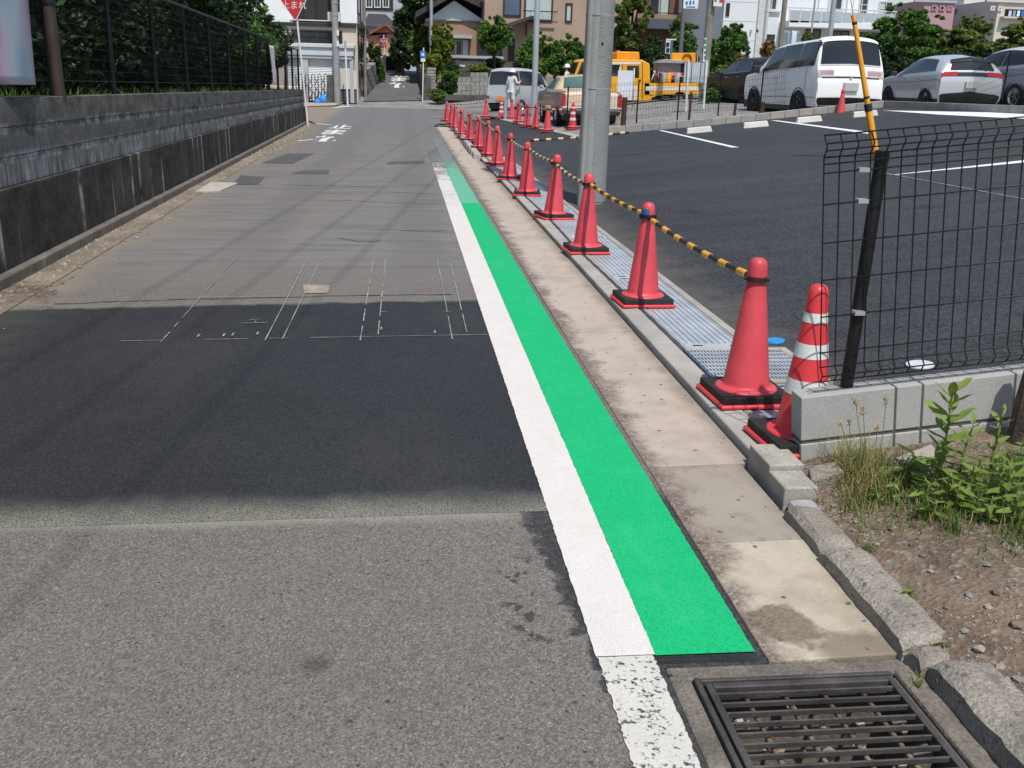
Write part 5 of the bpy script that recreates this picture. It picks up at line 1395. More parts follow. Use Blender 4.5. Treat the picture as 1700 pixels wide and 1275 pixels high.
for (a_, b_) in (((1083, 137), (1091, 117)), ((1088, 118), (1098, 132)), ((1100, 134), (1136, 127))): MB().tube([tp(*a_) + Vector((0, .3, 0)), tp(*b_) + Vector((0, .35, 0))], .025, 6).build('loose_pipe', WT, t, True, smooth=True)
for (px_, py_, m_, r_) in ((1103, 137, GM, .14), (1112, 137, YO, .12), (1127, 138, GM, .15), (1148, 138, CLAD, .17)):
    p = tp(px_, py_); MB().lathe([(0, 0), (r_, 0), (r_, .34), (r_*.8, .38), (0, .38)], 12, (p.x, TY+.25, p.z)).build('canister', m_, t, True, smooth=True, sharp=40)
for x in (1122, 1167): side('board_post', [(x, 138), (x, 87), (x+1.2, 87), (x+1.2, 138)], POLE_G, .84, .9, 0)
MB().lathe([(.17, -.02), (.20, -.02), (.20, .02), (.17, .02)], 18, T=Matrix.Translation(tp(1149, 97) + Vector((0, .76, 0))) @ Matrix.Rotation(math.pi/2, 4, 'X')).build('hose_reel', CLAD, t, True, smooth=True, sharp=40)
side('fuel_tank', [(1070, 172), (1070, 160), (1090, 160), (1090, 172)], CLAD, .05, .6, .02)
side('tool_locker', [(1099, 138), (1099, 103), (1137, 103), (1137, 138)], GM, .7, 1.5, .02)
side('locker_lid', [(1096, 104), (1108, 98), (1142, 100), (1140, 105)], RIM_A, .5, 1.5, .01)
side('exhaust_stack', [(1072, 138), (1072, 104), (1079, 104), (1079, 138)], WT, .6, .8, .03)
side('arrow_board', [(1124, 103), (1124, 87), (1164, 87), (1164, 103)], YO, .8, .95, .02)
side('arrow_frame', [(1141, 138), (1141, 86), (1144, 86), (1144, 138)], CLAD, .95, 1.05, 0)
ck = [tp(1095, 130), tp(1134, 130)]
for k in range(5):
    a = tp(1094+k*6.5, 131-(k % 2)*4); a.y = TY+.35+.12*(k % 3)
    MB().lathe([(.18, 0), (.17, .03), (.10, .05), (.03, .62), (0, .64)], 14, T=Matrix.Translation(a) @ Matrix.Rotation(1.35, 4, 'Y')).build('folded_cone', PK, t, True, smooth=True, sharp=40)
for (px, py), yy in (((980, 166), 0), ((1128, 165), 0), ((980, 166), 1.45), ((1128, 165), 1.45)):
    p = tp(px, py); r_ = .33
    T = Matrix.Translation((p.x, TY+yy+.1, p.z)) @ Matrix.Rotation(math.pi/2, 4, 'X')
    o = MB().lathe([(r_*.6, -.1), (r_*.95, -.1), (r_, -.07), (r_, .07), (r_*.95, .1), (r_*.62, .1), (r_*.5, .04), (0, .02)], 22, T=T).build('wheel', TYRE, t, True, smooth=True, sharp=35)
    MB().lathe([(r_*.5, .05), (r_*.2, .07), (0, .07)], 16, T=T).build('rim', RIM_A, o, True, smooth=True)

# ================================================================ PEOPLE
SKIN_M = pm('skin', (.42, .25, .17), .6, (9, .1), None)
CLO_W = pm('white_workwear', (.62, .64, .64), .85, (5, .12), (40, .12), (18, .5, .03))
HELM = pm('helmet_white', (.78, .78, .75), .35, (5, .05), None, coat=.3)
BOOT = pm('boot_dark', (.06, .07, .08), .7, (9, .2), None)
HAIR = pm('hair_black', (.015, .013, .012), .6, (30, .3), None)
def skinned(name, verts, edges, radii, mat, parent, root=0, lv=2):
    me = bpy.data.meshes.new(name); me.from_pydata([tuple(v) for v in verts], edges, []); me.materials.append(mat)
    o = bpy.data.objects.new(name, me); COL.objects.link(o); o.parent = parent; WM[o] = WM[parent]
    o.modifiers.new('skin', 'SKIN')
    if not me.skin_vertices: me.attributes
    for i, v in enumerate(me.skin_vertices[0].data):
        v.radius = radii[i] if isinstance(radii[i], tuple) else (radii[i], radii[i]); v.use_root = (i == root)
    s = o.modifiers.new('sub', 'SUBSURF'); s.levels = lv; s.render_levels = lv
    me.polygons.foreach_set('use_smooth', [True]*len(me.polygons))
    o.modifiers['skin'].use_smooth_shade = True
    return o
def person(label, loc, rz, right_arm='down', left_arm='down', lean=0.0):
    t = thing('person', label, 'person', loc, rz)
    V = [Vector(p) for p in [(0, 0, .93), (0, .01, 1.14), (0, .02+lean*.5, 1.33), (0, .01+lean, 1.46), (0, .03+lean, 1.55), (0, .035+lean, 1.66)]]
    R = [(.15, .11), (.135, .10), (.16, .11), (.055, .055), (.075, .085), (.07, .08)]
    E = [(0, 1), (1, 2), (2, 3), (3, 4), (4, 5)]
    J = {}
    def chain(start, pts, rs):
        i = start
        for p, r_ in zip(pts, rs):
            V.append(Vector(p)); R.append(r_ if isinstance(r_, tuple) else (r_, r_)); E.append((i, len(V)-1)); i = len(V)-1
        return i
    for sd, pose in ((1, right_arm), (-1, left_arm)):
        sh = Vector((.185*sd, .01+lean*.8, 1.39))
        if pose == 'down': el = Vector((.25*sd, -.02+lean*.6, 1.12)); wr_ = Vector((.25*sd, .08+lean*.5, .87)); fd = Vector((0, .25, -1))
        elif pose == 'out': el = Vector((.30*sd, .0, 1.14)); wr_ = Vector((.40*sd, .12, .93)); fd = Vector((.3*sd, .3, -1))
        else: el = Vector((.26*sd, .06+lean, 1.14)); wr_ = Vector((.17*sd, .30+lean, 1.20)); fd = Vector((-.1*sd, 1, .25))
        fd.normalize()
        w = chain(2, [sh, el, wr_, wr_ + fd*.07], [.062, .047, .034, (.042, .024)])
        J[sd] = (sh, el, wr_, fd)
        sdv = fd.cross(Vector((1, 0, 0)) if abs(fd.x) < .8 else Vector((0, 0, 1))).normalized()
        hand = wr_ + fd*.07
        for k, (off, ln) in enumerate(((-.03, .075), (-.01, .085), (.01, .08), (.03, .062))):
            b0 = hand + sdv*off + fd*.02
            chain(w, [b0, b0 + fd*ln*.55 + Vector((-.008*sd, 0, 0)), b0 + fd*ln + Vector((-.022*sd, 0, 0))], [.0095, .009, .008])
        th = wr_ + fd*.03 + sdv*-.04
        chain(w-1, [th, th + fd*.03 + sdv*-.012, th + fd*.055 + sdv*-.006], [.012, .011, .009])
    for sd in (1, -1):
        chain(0, [(.095*sd, 0, .88), (.105*sd, .015, .49), (.11*sd, -.01, .10), (.115*sd, .13, .05)], [.095, .062, .045, (.045, .035)])
    b = skinned('body', V, E, R, SKIN_M, t)
    # clothes
    V2 = [V[0], V[1], V[2], V[2] + (V[3]-V[2])*.62, Vector((0, 0, .80))]; E2 = [(0, 1), (1, 2), (2, 3), (0, 4)]; R2 = [(.17, .13), (.155, .12), (.18, .13), (.085, .08), (.165, .13)]
    for sd in (1, -1):
        sh, el, wr_, fd = J[sd]; i = len(V2)
        V2 += [sh, el, wr_.lerp(el, .05)]; R2 += [(.078, .078), (.062, .062), (.047, .047)]; E2 += [(2, i), (i, i+1), (i+1, i+2)]
    skinned('jacket', V2, E2, R2, CLO_W, t)
    V3 = [Vector((0, 0, .96)), Vector((0, 0, 1.08))]; E3_ = [(0, 1)]; R3 = [(.16, .12), (.13, .10)]
    for sd in (1, -1):
        i = len(V3); V3 += [Vector((.097*sd, 0, .86)), Vector((.107*sd, .015, .49)), Vector((.112*sd, -.01, .09))]; R3 += [(.115, .115), (.085, .085), (.078, .078)]; E3_ += [(0, i), (i, i+1), (i+1, i+2)]
    skinned('trousers', V3, E3_, R3, CLO_W, t)
    for sd in (1, -1):
        MB().hexa([(.115*sd-.05, -.09, 0), (.115*sd+.05, -.09, 0), (.12*sd+.05, .18, 0), (.12*sd-.05, .18, 0)], [(.115*sd-.045, -.08, .11), (.115*sd+.045, -.08, .11), (.12*sd+.035, .16, .05), (.12*sd-.035, .16, .05)]).build('boot', BOOT, t, bevel=.02)
    hy = V[4].y; hc = (0, hy-.005, 1.62)
    MB().lathe([(.135, .0), (.128, .005), (.122, .04), (.10, .10), (.06, .135), (0, .145)], 24, hc).build('helmet', HELM, t, smooth=True, sharp=50)
    pk = MB(); pk.hexa([(-.09, hy+.09, 1.615), (.09, hy+.09, 1.615), (.06, hy+.19, 1.605), (-.06, hy+.19, 1.605)], [(-.09, hy+.09, 1.63), (.09, hy+.09, 1.63), (.06, hy+.19, 1.615), (-.06, hy+.19, 1.615)]); pk.build('helmet_peak', HELM, t, bevel=.004)
    MB().lathe([(.098, -.10), (.108, -.05), (.112, .01), (.11, .03)], 20, (0, hy-.02, 1.60), a0=math.pi*1.08, a1=math.pi*1.92).build('hair', HAIR, t, smooth=True)
    f = MB(); f.hexa([(-.014, hy+.085, 1.545), (.014, hy+.085, 1.545), (.016, hy+.09, 1.53), (-.016, hy+.09, 1.53)], [(-.008, hy+.10, 1.575), (.008, hy+.10, 1.575), (.012, hy+.115, 1.54), (-.012, hy+.115, 1.54)]); f.build('nose', SKIN_M, t)
    for sd in (1, -1):
        MB().lathe([(.011, 0), (.008, .004), (0, .006)], 10, T=Matrix.Translation((.032*sd, hy+.088, 1.585)) @ Matrix.Rotation(-math.pi/2, 4, 'X')).build('eye', HAIR, t)
        MB().box(.078*sd-.008, hy-.015, 1.54, .078*sd+.008, hy+.025, 1.60).build('ear', SKIN_M, t, bevel=.006)
    MB().box(-.024, hy+.083, 1.512, .024, hy+.092, 1.520).build('mouth', pm('lip', (.35, .15, .12), .6) if 'lip' not in MATS else MATS['lip'], t, bevel=.002)
    MB().tube([(.075, hy+.02, 1.60), (.03, hy+.06, 1.49), (-.03, hy+.06, 1.49), (-.075, hy+.02, 1.60)], .006, 6).build('chin_strap', BOOT, t)
    return t
q = hit(848, 184); w1 = person('worker in white workwear and white helmet standing at the lot corner, holding something red', (q.x, q.y, q.z), math.radians(-52), right_arm='bent', left_arm='down', lean=.03)
hl = MB(); hl.tube([Vector((.17, .42, 1.12)), Vector((.12, .45, 1.34))], .03, 8); hp_ = hl.build('red_stick', LAMP_R, smooth=True); 
hp_.location = WM[w1] @ hp_.location; hp_.rotation_euler = (0, 0, math.radians(-52)); tag(hp_, 'short red stick held in the hand of the worker at the lot corner', 'stick')
q = hit(940, 178); person('worker in white helmet whose head and shoulders show above the bronze sedan', (q.x, q.y, q.z), math.radians(70), right_arm='bent', left_arm='bent')

# ================================================================ FENCE BEHIND THE LOT
f2 = thing('mesh_fence', 'low black wire mesh fence along the rear kerb of the parking lot', 'fence', hit(1200, 205))
FP = [(941, 221), (1004, 214), (1057, 209.5), (1125, 204), (1192.5, 197), (1262, 190), (1331, 181), (1400, 175), (1467, 170)]
fpt = [hit(*p) for p in FP]
for p in fpt: p.y += .07
cr_ = fpt[-1]
e_ = hit(1740, 188); n_ = 7
for k in range(1, n_+1): fpt.append(cr_.lerp(e_, k/n_) + Vector((0, .07, 0)))
for p in fpt: p.z = zg(p.x, p.y) + .17
for p in fpt: MB().tube([p - Vector((0, 0, .1)), p + Vector((0, 0, 1.02))], .021, 8).build('fence_post', BLKM, f2, True, smooth=True, sharp=40)
for a, b in zip(fpt, fpt[1:]):
    L = (b-a).length; n = max(2, int(L/.075)); mb = MB(); o = Vector((0, -.03, 0))
    for i in range(n):
        p = a.lerp(b, i/n) + o
        mb.tube([p + Vector((0, 0, .04)), p + Vector((0, 0, .97))], .0034, 3, False)
    for h in (.04, .1, .27, .43, .6, .76, .92, .97): mb.tube([a + o + Vector((0, 0, h)), b + o + Vector((0, 0, h))], .0036, 3, False)
    tag(mb.build('wire_mesh', BLKM, f2, True), kind='stuff')
for (px, py, h, r_, lab) in [(1037, 211, .62, .075, 'thick short brown wooden stake by the rear kerb right of the concrete pole'), (1147, 202, .62, .035, 'thin brown stake in front of the sign board'), (1223, 193, .18, .04, 'very short brown stake left of the white minivan'), (1268, 189, .16, .08, 'squat brown stump below the front door of the white minivan')]:
    p = hit(px, py); p.y += .2
    tag(MB().tube([p, p + Vector((.01, 0, h+.15))], [r_, r_*.92], 8).build('wooden_stake', WOOD_B, jitter=.006), lab, 'stake')

# ================================================================ POLES AND SIGNS
def polething(name, label, cat, base, topz, r0, r1, mat, lean=(0, 0), n=16):
    t = thing(name, label, cat, base)
    MB().tube([base - Vector((0, 0, .2)), base + Vector((lean[0], lean[1], topz))], [r0, r1], n).build('pole', mat, t, True, smooth=True, sharp=40)
    return t
PA = hit(560.5, 172.5)
t = polething('utility_pole', 'grey concrete utility pole before the garage shutters', 'pole', PA, 9.5, .185, .15, POLE_B if 0 else POLE_C, (-.05, 0))
for y0_, y1_ in ((50, 59), (68, 77)):
    a, b = gy(559, y1_, PA.y-.19), gy(562.5, y0_, PA.y-.19); MB().box(a.x, PA.y-.19, a.z, b.x, PA.y-.15, b.z).build('plate', POLE_W, t, True)
for z in (2.2, 4.6, 5.2): MB().lathe([(.175, 0), (.19, 0), (.19, .05), (.175, .05)], 16, (PA.x-.01, PA.y, z)).build('band', POLE_G, t, True)
polething('utility_pole', 'slim brown pole at the corner of the white and beige house', 'pole', hit(607, 160.5), 9, .10, .085, POLE_B)
q = hit(577.5, 175.5); t = polething('marker_post', 'thin white post left of the slim brown pole', 'post', q, (175.5-78)*mpp(q), .045, .045, POLE_W, (-.06, 0), 10)
MB().tube([q + Vector((-.06, 0, (175.5-86)*mpp(q))), q + Vector((-.065, 0, (175.5-74)*mpp(q)))], .05, 10).build('post_cap', POLE_G, t, True)
q = hit(722, 160); q.y = 66; q.x = gy(716, 60, 66).x; q.z = zg(q.x, 66); polething('utility_pole', 'thin grey pole rising out of the yellow green trees', 'pole', q, 10, .11, .09, POLE_G)
LPp = hit(886, 191); t = polething('lamp_pole', 'light grey steel pole standing in front of the silver van', 'pole', LPp, 9, .115, .095, POLE_G)
MB().box(2.5, LPp.y-.05, LPp.z+8.6, LPp.x+.3, LPp.y+.05, LPp.z+8.72).build('cross_arm', POLE_G, t, True)
for (xa, ya, za, xb, nm) in [(-3.0, -16, 8.7, 2.7, 'left'), (-2.65, -16, 8.9, 4.0, 'middle'), (-2.1, -16, 8.5, 4.6, 'right')]:
    a, b = Vector((xa, ya, za)), Vector((xb, LPp.y, LPp.z+8.66))
    tag(MB().tube([a.lerp(b, k/10) - Vector((0, 0, 1.1*4*(k/10)*(1-k/10)*.25)) for k in range(11)], .0075, 6).build('overhead_cable', BLK, smooth=True), nm + ' one of three overhead cables running above the street to the grey steel pole', 'cable', 'overhead cables')
BPp = hit(1164.5, 176); BPp.y += 4; BPp.x = gy(1166, 170, BPp.y).x; BPp.z = zg(BPp.x, BPp.y)
t = polething('utility_pole', 'tall brown grey pole with a narrow vertical sign right of the works truck', 'pole', BPp, 9, .16, .135, POLE_B, (.05, 0))
def facing(name, pxr, Y, d, mat, parent=None, bevel=0):
    a, b = gy(pxr[0], pxr[3], Y), gy(pxr[2], pxr[1], Y); mx = (pxr[0]+pxr[2])/2
    return MB().box(a.x, Y, gy(mx, pxr[3], Y).z, b.x, Y+d, gy(mx, pxr[1], Y).z).build(name, mat, parent, parent is not None, bevel=bevel)
ps_ = facing('pole_sign', (1166.5, 63, 1173.5, 103), BPp.y-.22, .05, POLE_W, None, .005)
tag(ps_, 'narrow white vertical sign with a green top strapped to the brown grey pole', 'sign')
GREENS = pm('sign_green', (.02, .22, .16), .5, (6, .1), None); BLUES = pm('sign_blue', (.03, .17, .48), .45, (6, .1), None); REDS = pm('sign_red', (.50, .03, .035), .4, (3, .06), None)
facing('green_top', (1168, 65, 1173, 73), BPp.y-.226, .006, GREENS, ps_)
for k in range(3): facing('lettering_mark', (1168.6, 76+k*8.5, 1172.2, 81+k*8.5), BPp.y-.225, .005, GREENS, ps_)
bn = facing('street_flag', (1134, -14, 1161, 14.5), BPp.y-.3, .03, POLE_W, None, .01); tag(bn, 'white advertising flag with blue marks at the top of the brown grey pole', 'sign')
for a in ((1138, 2, 1142, 8), (1144, 1, 1148, 8), (1150, 1, 1153, 7), (1139, 10.5, 1154, 12.5)): facing('blue_mark', a, BPp.y-.306, .006, BLUES, bn)
bn = facing('street_flag', (1184, -16, 1201, 11), BPp.y-.3, .03, POLE_W, None, .04); tag(bn, 'white rounded panel right of the brown grey pole at the top edge', 'sign')
facing('red_tip', (1194, -10, 1203, 4), BPp.y-.31, .01, REDS, bn); facing('green_mark', (1186, -2, 1190, 3), BPp.y-.306, .006, GREENS, bn)
q = Vector((gy(1125, 150, 47).x, 47, 0)); q.z = zg(q.x, 47); t = polething('signal_pole', 'dark grey pole carrying the pedestrian signal behind the works truck', 'pole', q, 8, .10, .09, pm('pole_dark', (.13, .13, .14), .6, (4, .1), None))
facing('lamp_arm', (1106, 64.5, 1123, 66.5), 47, .06, POLE_W, t); facing('lamp_arm', (1108, 89, 1123, 91), 47, .06, POLE_W, t)
sg = facing('pedestrian_signal', (1104, 67, 1118, 90), 46.7, .25, pm('signal_green', (.05, .12, .12), .5, (4, .1), None), None, .03); tag(sg, 'white faced pedestrian signal with two dark lenses', 'traffic signal')
facing('face', (1104.3, 67.5, 1113.5, 89.5), 46.66, .04, POLE_W, sg, .02)
facing('lens', (1106, 70, 1112, 77), 46.62, .04, BLK, sg, .03); facing('lens', (1106, 79.5, 1112, 86.5), 46.62, .04, BLK, sg, .03)
# stop signs
def stop_sign(base, topxy, tri, Y, label, tz, tsize, lean):
    t = thing('stop_sign', label, 'road sign', base)
    tp_ = gy(topxy[0], topxy[1], base.y)
    MB().tube([base - Vector((0, 0, .1)), tp_], .03 if Y < 50 else .035, 12).build('pole', POLE_W, t, True, smooth=True, sharp=40)
    P = [gy(*p, Y) for p in tri]; c = sum(P, Vector())/3
    def rt(k, y0, y1):
        pts = []
        for i in range(3):
            p = c + (P[i]-c)*k; a = c + (P[i-1]-c)*k; b = c + (P[(i+1) % 3]-c)*k
            for s_ in (0, .25, .5, .75, 1):
                u = p.lerp(a, .09*(1-s_)).lerp(p.lerp(b, .09*s_), s_); pts.append(Vector((u.x, y0, u.z)))
        return MB().prism(pts, (0, y1-y0, 0))
    rt(1.0, Y, Y+.012).build('white_border', POLE_W, t, True)
    rt(.90, Y-.006, Y-.001).build('red_face', REDS, t, True)
    V, F = text_mesh('止まれ', tsize)
    mb = MB(); mb.add([(c.x + v.x, Y-.010, tz + v.y) for v in V], F); mb.build('lettering', POLE_W, t, True)
    return t
b0 = hit(511.5, 208.5)
stop_sign(b0, (488, -18), [(463, -2.5), (510.5, -3.5), (490.5, 36)], b0.y-.07, 'large red inverted triangle stop sign at the end of the black wall', gy(487, 9.5, b0.y).z, .26, 0)
b1 = hit(640.5, 121.5)
stop_sign(b1, (637, 58), [(631, 64), (644, 64), (638, 77)], b1.y-.07, 'small distant red stop sign up the hill', gy(637.5, 68.5, b1.y).z, .20, 0)
b2 = hit(701.5, 168); t = polething('road_sign', 'slim white post with a small blue sign by the garden wall', 'road sign', b2, (168-84)*mpp(b2), .035, .035, POLE_W, (.06, 0), 10)
facing('blue_panel', (697.5, 84.5, 706.5, 95.5), b2.y-.06, .02, BLUES, t, .004); facing('lower_plate', (698.5, 97, 706, 102.5), b2.y-.06, .02, POLE_W, t, .004)
facing('white_symbol', (699.8, 88, 704.2, 92.5), b2.y-.066, .005, POLE_W, t)
# boards by the gravel lot
b3 = hit(1139, 183); t = thing('notice_board', 'pale grey notice board on two white posts beside the truck bed', 'sign board', b3)
for x0, x1, yb in ((1139, 1143.5, 183), (1168, 1173.5, 175)):
    a, b = gy(x0, yb, b3.y), gy(x1, 100, b3.y); MB().tube([a - Vector((0, 0, .1)), b], .04, 8).build('post', POLE_W, t, True, smooth=True, sharp=40)
facing('panel', (1134.5, 104, 1176, 137), b3.y+.05, .03, pm('panel_grey', (.42, .45, .48), .5, (2, .1), None), t, .005)
for x in (1148, 1163): facing('rib', (x-.8, 104.5, x+.8, 136.5), b3.y+.035, .014, CLAD, t)
b4 = hit(1051, 177); t = thing('notice_board', 'plain white board on thin grey posts in front of the yellow truck cab', 'sign board', b4)
for x0, x1, y0_ in ((1027, 1029, 112), (1050.5, 1053, 113)):
    a, b = gy(x0, 178, b4.y), gy(x1, y0_, b4.y); MB().tube([a, b], .025, 8).build('post', POLE_G, t, True, smooth=True)
facing('panel', (1024, 117, 1051.5, 158), b4.y-.05, .02, pm('panel_white', (.62, .66, .70), .5, (2, .06), None), t, .004)

# ================================================================ BUILDINGS
class Fac:
    def __init__(s, name, label, cat, Y, pxr, depth, mat, bz=None):
        s.Y = Y; a, b = gy(pxr[0], pxr[3], Y), gy(pxr[2], pxr[1], Y)
        zb = zg((a.x+b.x)/2, Y) - .3 if bz is None else bz
        s.t = thing(name, label, cat, ((a.x+b.x)/2, Y+depth/2, zb))
        s.x0, s.x1, s.zb, s.ztop, s.d = a.x, b.x, zb, b.z, depth
        s.wall = MB().box(a.x, Y, zb, b.x, Y+depth, b.z).build('wall', mat, s.t, True)
    def r(s, R, dy=0):
        a, b, mx = gy(R[0], R[3], s.Y+dy), gy(R[2], R[1], s.Y+dy), (R[0]+R[2])/2; return a.x, gy(mx, R[3], s.Y+dy).z, b.x, gy(mx, R[1], s.Y+dy).z
    def slab(s, name, R, d0, d1, mat, parent=None, bevel=0):
        x0, z0, x1, z1 = s.r(R, d0)
        return MB().box(x0, s.Y+d0, z0, x1, s.Y+d1, z1).build(name, mat, parent or s.t, True, bevel=bevel)
    def win(s, R, frame, pane=None, d=-.05, bars=1, fw=.06, hbar=False, curtain=None):
        x0, z0, x1, z1 = s.r(R, d); y0, y1 = s.Y+d, s.Y+.0
        mb = MB()
        mb.box(x0, y0, z0, x0+fw, y1, z1); mb.box(x1-fw, y0, z0, x1, y1, z1); mb.box(x0+fw, y0, z0, x1-fw, y1, z0+fw); mb.box(x0+fw, y0, z1-fw, x1-fw, y1, z1)
        w = mb.build('window', frame, s.t, True)
        MB().box(x0+fw, s.Y-.014, z0+fw, x1-fw, s.Y-.004, z1-fw).build('pane', pane or GLASSW, w, True)
        for k in range(bars):
            xc = x0 + (x1-x0)*(k+1)/(bars+1); MB().box(xc-.025, y0+.006, z0+fw, xc+.025, s.Y-.016, z1-fw).build('mullion', frame, w, True)
        if hbar: zc = z0+(z1-z0)*.55; MB().box(x0+fw, y0+.01, zc-.02, x1-fw, s.Y-.016, zc+.02).build('transom', frame, w, True)
        if curtain: xa, xb = x0+(x1-x0)*curtain[0], x0+(x1-x0)*curtain[1]; MB().box(xa, s.Y-.022, z0+fw+.01, xb, s.Y-.0165, z1-fw-.01).build('curtain', curtain[2], w, True)
        return w
GLASSW = mat_glass('window_glass', (.02, .025, .03), .08)
WIN_D = pm('frame_dark', (.03, .028, .027), .5, (5, .2), None); WIN_W = pm('frame_white', (.55, .56, .56), .5, (5, .1), None)
CUR = pm('curtain_pale', (.42, .5, .49), .8, (8, .1), None)
H_WHITE = pm('house_white', (.76, .78, .80), .7, (1, .05), (30, .05)); H_BEIGE = pm('house_beige', (.56, .49, .41), .85, (1, .08), (40, .1))
H_BROWN = pm('house_brown', (.33, .215, .155), .85, (.8, .1), (30, .12), (40, .3, .006)); H_TAN = pm('house_tan', (.40, .295, .225), .85, (.8, .1), (30, .12), (40, .3, .006))
H_GREY = pm('house_grey', (.40, .42, .45), .8, (.8, .08), (30, .08)); H_ORANGE = pm('house_orange', (.46, .23, .13), .85, (1, .1), None)
ROOF_D = pm('roof_dark_tile', (.055, .052, .055), .7, (2, .2), (20, .3), (12, .8, .04)); ROOF_N = pm('roof_navy', (.085, .095, .12), .6, (2, .1), None)
H_APT = pm('apartment_white', (.70, .72, .75), .75, (.5, .05), (20, .05)); H_PINK = pm('building_pink', (.42, .26, .285), .8, (1, .06), None); H_CREAM = pm('building_cream', (.58, .53, .465), .8, (1, .06), None); H_CREAM2 = pm('building_pale', (.55, .53, .51), .8, (1, .06), None)
APT_BR = pm('apartment_brown', (.17, .085, .065), .75, (1, .12), (30, .1)); BAL_G = pm('balcony_glass', (.40, .45, .49), .2, (2, .1), None)
SHUT = pm('shutter_white', (.62, .64, .67), .5, (1, .04), None); LBLUE = pm('garage_pale_blue', (.50, .56, .63), .6, (1, .06), None)
STONEW = pm('garden_stone', (.30, .295, .275), .9, (4, .25), (30, .3), (30, .6, .02)); STONED = pm('garden_dark_stone', (.10, .095, .095), .9, (3, .3), (30, .3), (20, .6, .03))

# corner house with garage
F = Fac('house', 'white and beige house with black balcony recess and garage shutters on the left corner', 'house', 57, (415, -90, 590, 170), 9, H_BEIGE)
F.slab('white_panel', (415, -90, 481, 38), -.05, 0, H_WHITE); F.slab('white_panel', (565, -90, 590.4, 38), -.06, .0, H_WHITE)
rc = F.slab('balcony_recess', (481, -90, 565, 37), -.02, 0, WIN_D)
for x in (502, 524, 545): F.slab('recess_mullion', (x-.5, -80, x+.5, 33), -.04, -.02, BLK, rc)
F.slab('balcony_rail', (481, 32.8, 552, 34.4), -.10, -.05, POLE_W, rc)
F.slab('black_band', (415, 37.5, 591.5, 43.5), -.14, 0, WIN_D)
ac = F.slab('air_conditioner', (544, 20, 565, 35.5), -.5, -.1, WIN_W, rc, .02)
F.win((484, 50, 568, 73), WIN_D, None, -.06, 3, .05, True)
F.slab('garage_fascia', (474, 77, 586, 92), -1.3, -.0, LBLUE, None, .02); F.slab('garage_roof', (470, 72, 588, 78.5), -1.4, 0, WIN_W, None, .02)
F.slab('shutter_box', (478, 91.5, 584, 97), -1.25, -.1, H_GREY)
for (x0, x1) in ((480, 502.5), (511, 553.5), (561, 582)):
    X0_, z0, X1_, z1 = F.r((x0, 97, x1, 172), -1.0); z0 = zg(-4, 56)+.05
    mb = MB(); n = 26; vs = []
    for k in range(2*n+1):
        z = z0+(z1-z0)*k/(2*n); d = -.012 if k % 2 else .012; vs += [(X0_, 56+d, z), (X1_, 56+d, z)]
    mb.add(vs, [(2*k, 2*k+1, 2*k+3, 2*k+2) for k in range(2*n)]); mb.build('shutter', SHUT, F.t, True)
for (x0, x1) in ((502.5, 511), (553.5, 561), (582, 586.5)): F.slab('garage_pillar', (x0, 96, x1, 171), -1.2, -.2, H_GREY)
xs_ = F.x1
for (y0_, y1_, z0, z1) in [(57.8, 59.6, 4.9, 6.6), (61.5, 63.5, 4.6, 6.6), (58, 60.5, 2.2, 3.9), (61.5, 64, 2.0, 3.9), (57.6, 58.3, 1.0, 3.8)]:
    w = MB().box(xs_-.02, y0_, z0, xs_+.05, y1_, z1).build('side_window', WIN_D, F.t, True); MB().box(xs_+.05, y0_+.08, z0+.08, xs_+.056, y1_-.08, z1-.08).build('pane', GLASSW, w, True)
MB().box(xs_, 57, 4.1, xs_+.35, 66, 4.3).build('side_eave', WIN_D, F.t, True)
# accordion gate with blue bags
g0 = hit(520, 171); gt_ = thing('accordion_gate', 'black folding lattice gate before the garage shutters', 'gate', g0)
for k, x in enumerate((489, 499.5, 510, 520.5, 531, 541)):
    a, b = gy(x-1.8, 171, g0.y), gy(x+1.8, 122.5, g0.y)
    MB().tube([(a.x, g0.y, a.z), (a.x, g0.y, b.z-.1), ((a.x+b.x)/2, g0.y, b.z), (b.x, g0.y, b.z-.1), (b.x, g0.y, a.z)], .022, 6).build('gate_bar', BLKM, gt_, True, smooth=True)
    if k < 5:
        for r_ in range(3):
            c0, c1 = gy(x+1.8, 168-r_*13, g0.y), gy(x+8.7, 155-r_*13, g0.y)
            MB().tube([(c0.x, g0.y+.02, c0.z), (c1.x, g0.y+.02, c1.z)], .016, 5).build('cross_link', BLKM, gt_, True)
            MB().tube([(c0.x, g0.y-.02, c1.z), (c1.x, g0.y-.02, c0.z)], .016, 5).build('cross_link', BLKM, gt_, True)
facing('gate_pillar', (543.5, 124, 552.5, 172), g0.y-.1, .3, STONED, gt_)
BAGM = pm('blue_plastic', (.03, .22, .62), .35, (9, .25), None, (14, .6, .05))
for x, w_, h_, lab in ((528, .2, .28, 'smaller blue plastic bag at the foot of the folding gate'), (537.5, .24, .5, 'taller blue plastic bag leaning against the gate pillar')):
    p = hit(x, 171.5); p.y = g0.y-.3; mb = MB(); mb.lathe([(w_*.8, 0), (w_, h_*.25), (w_*.85, h_*.6), (w_*.3, h_*.9), (w_*.45, h_), (0, h_)], 12, p); tag(mb.build('plastic_bag', BAGM, smooth=True, jitter=.04), lab, 'bag')
bf = hit(578, 172); pf = thing('panel_fence', 'beige corrugated panel fence on a low dark wall at the street corner', 'fence', bf)
for k in range(9): facing('panel', (565.5+k*2.9, 113+k*.6, 568.2+k*2.9, 148), bf.y+.2 - (k % 2)*.02, .04, H_CREAM, pf)
facing('base_wall', (553, 148, 592, 171), bf.y+.25, .15, STONED, pf)
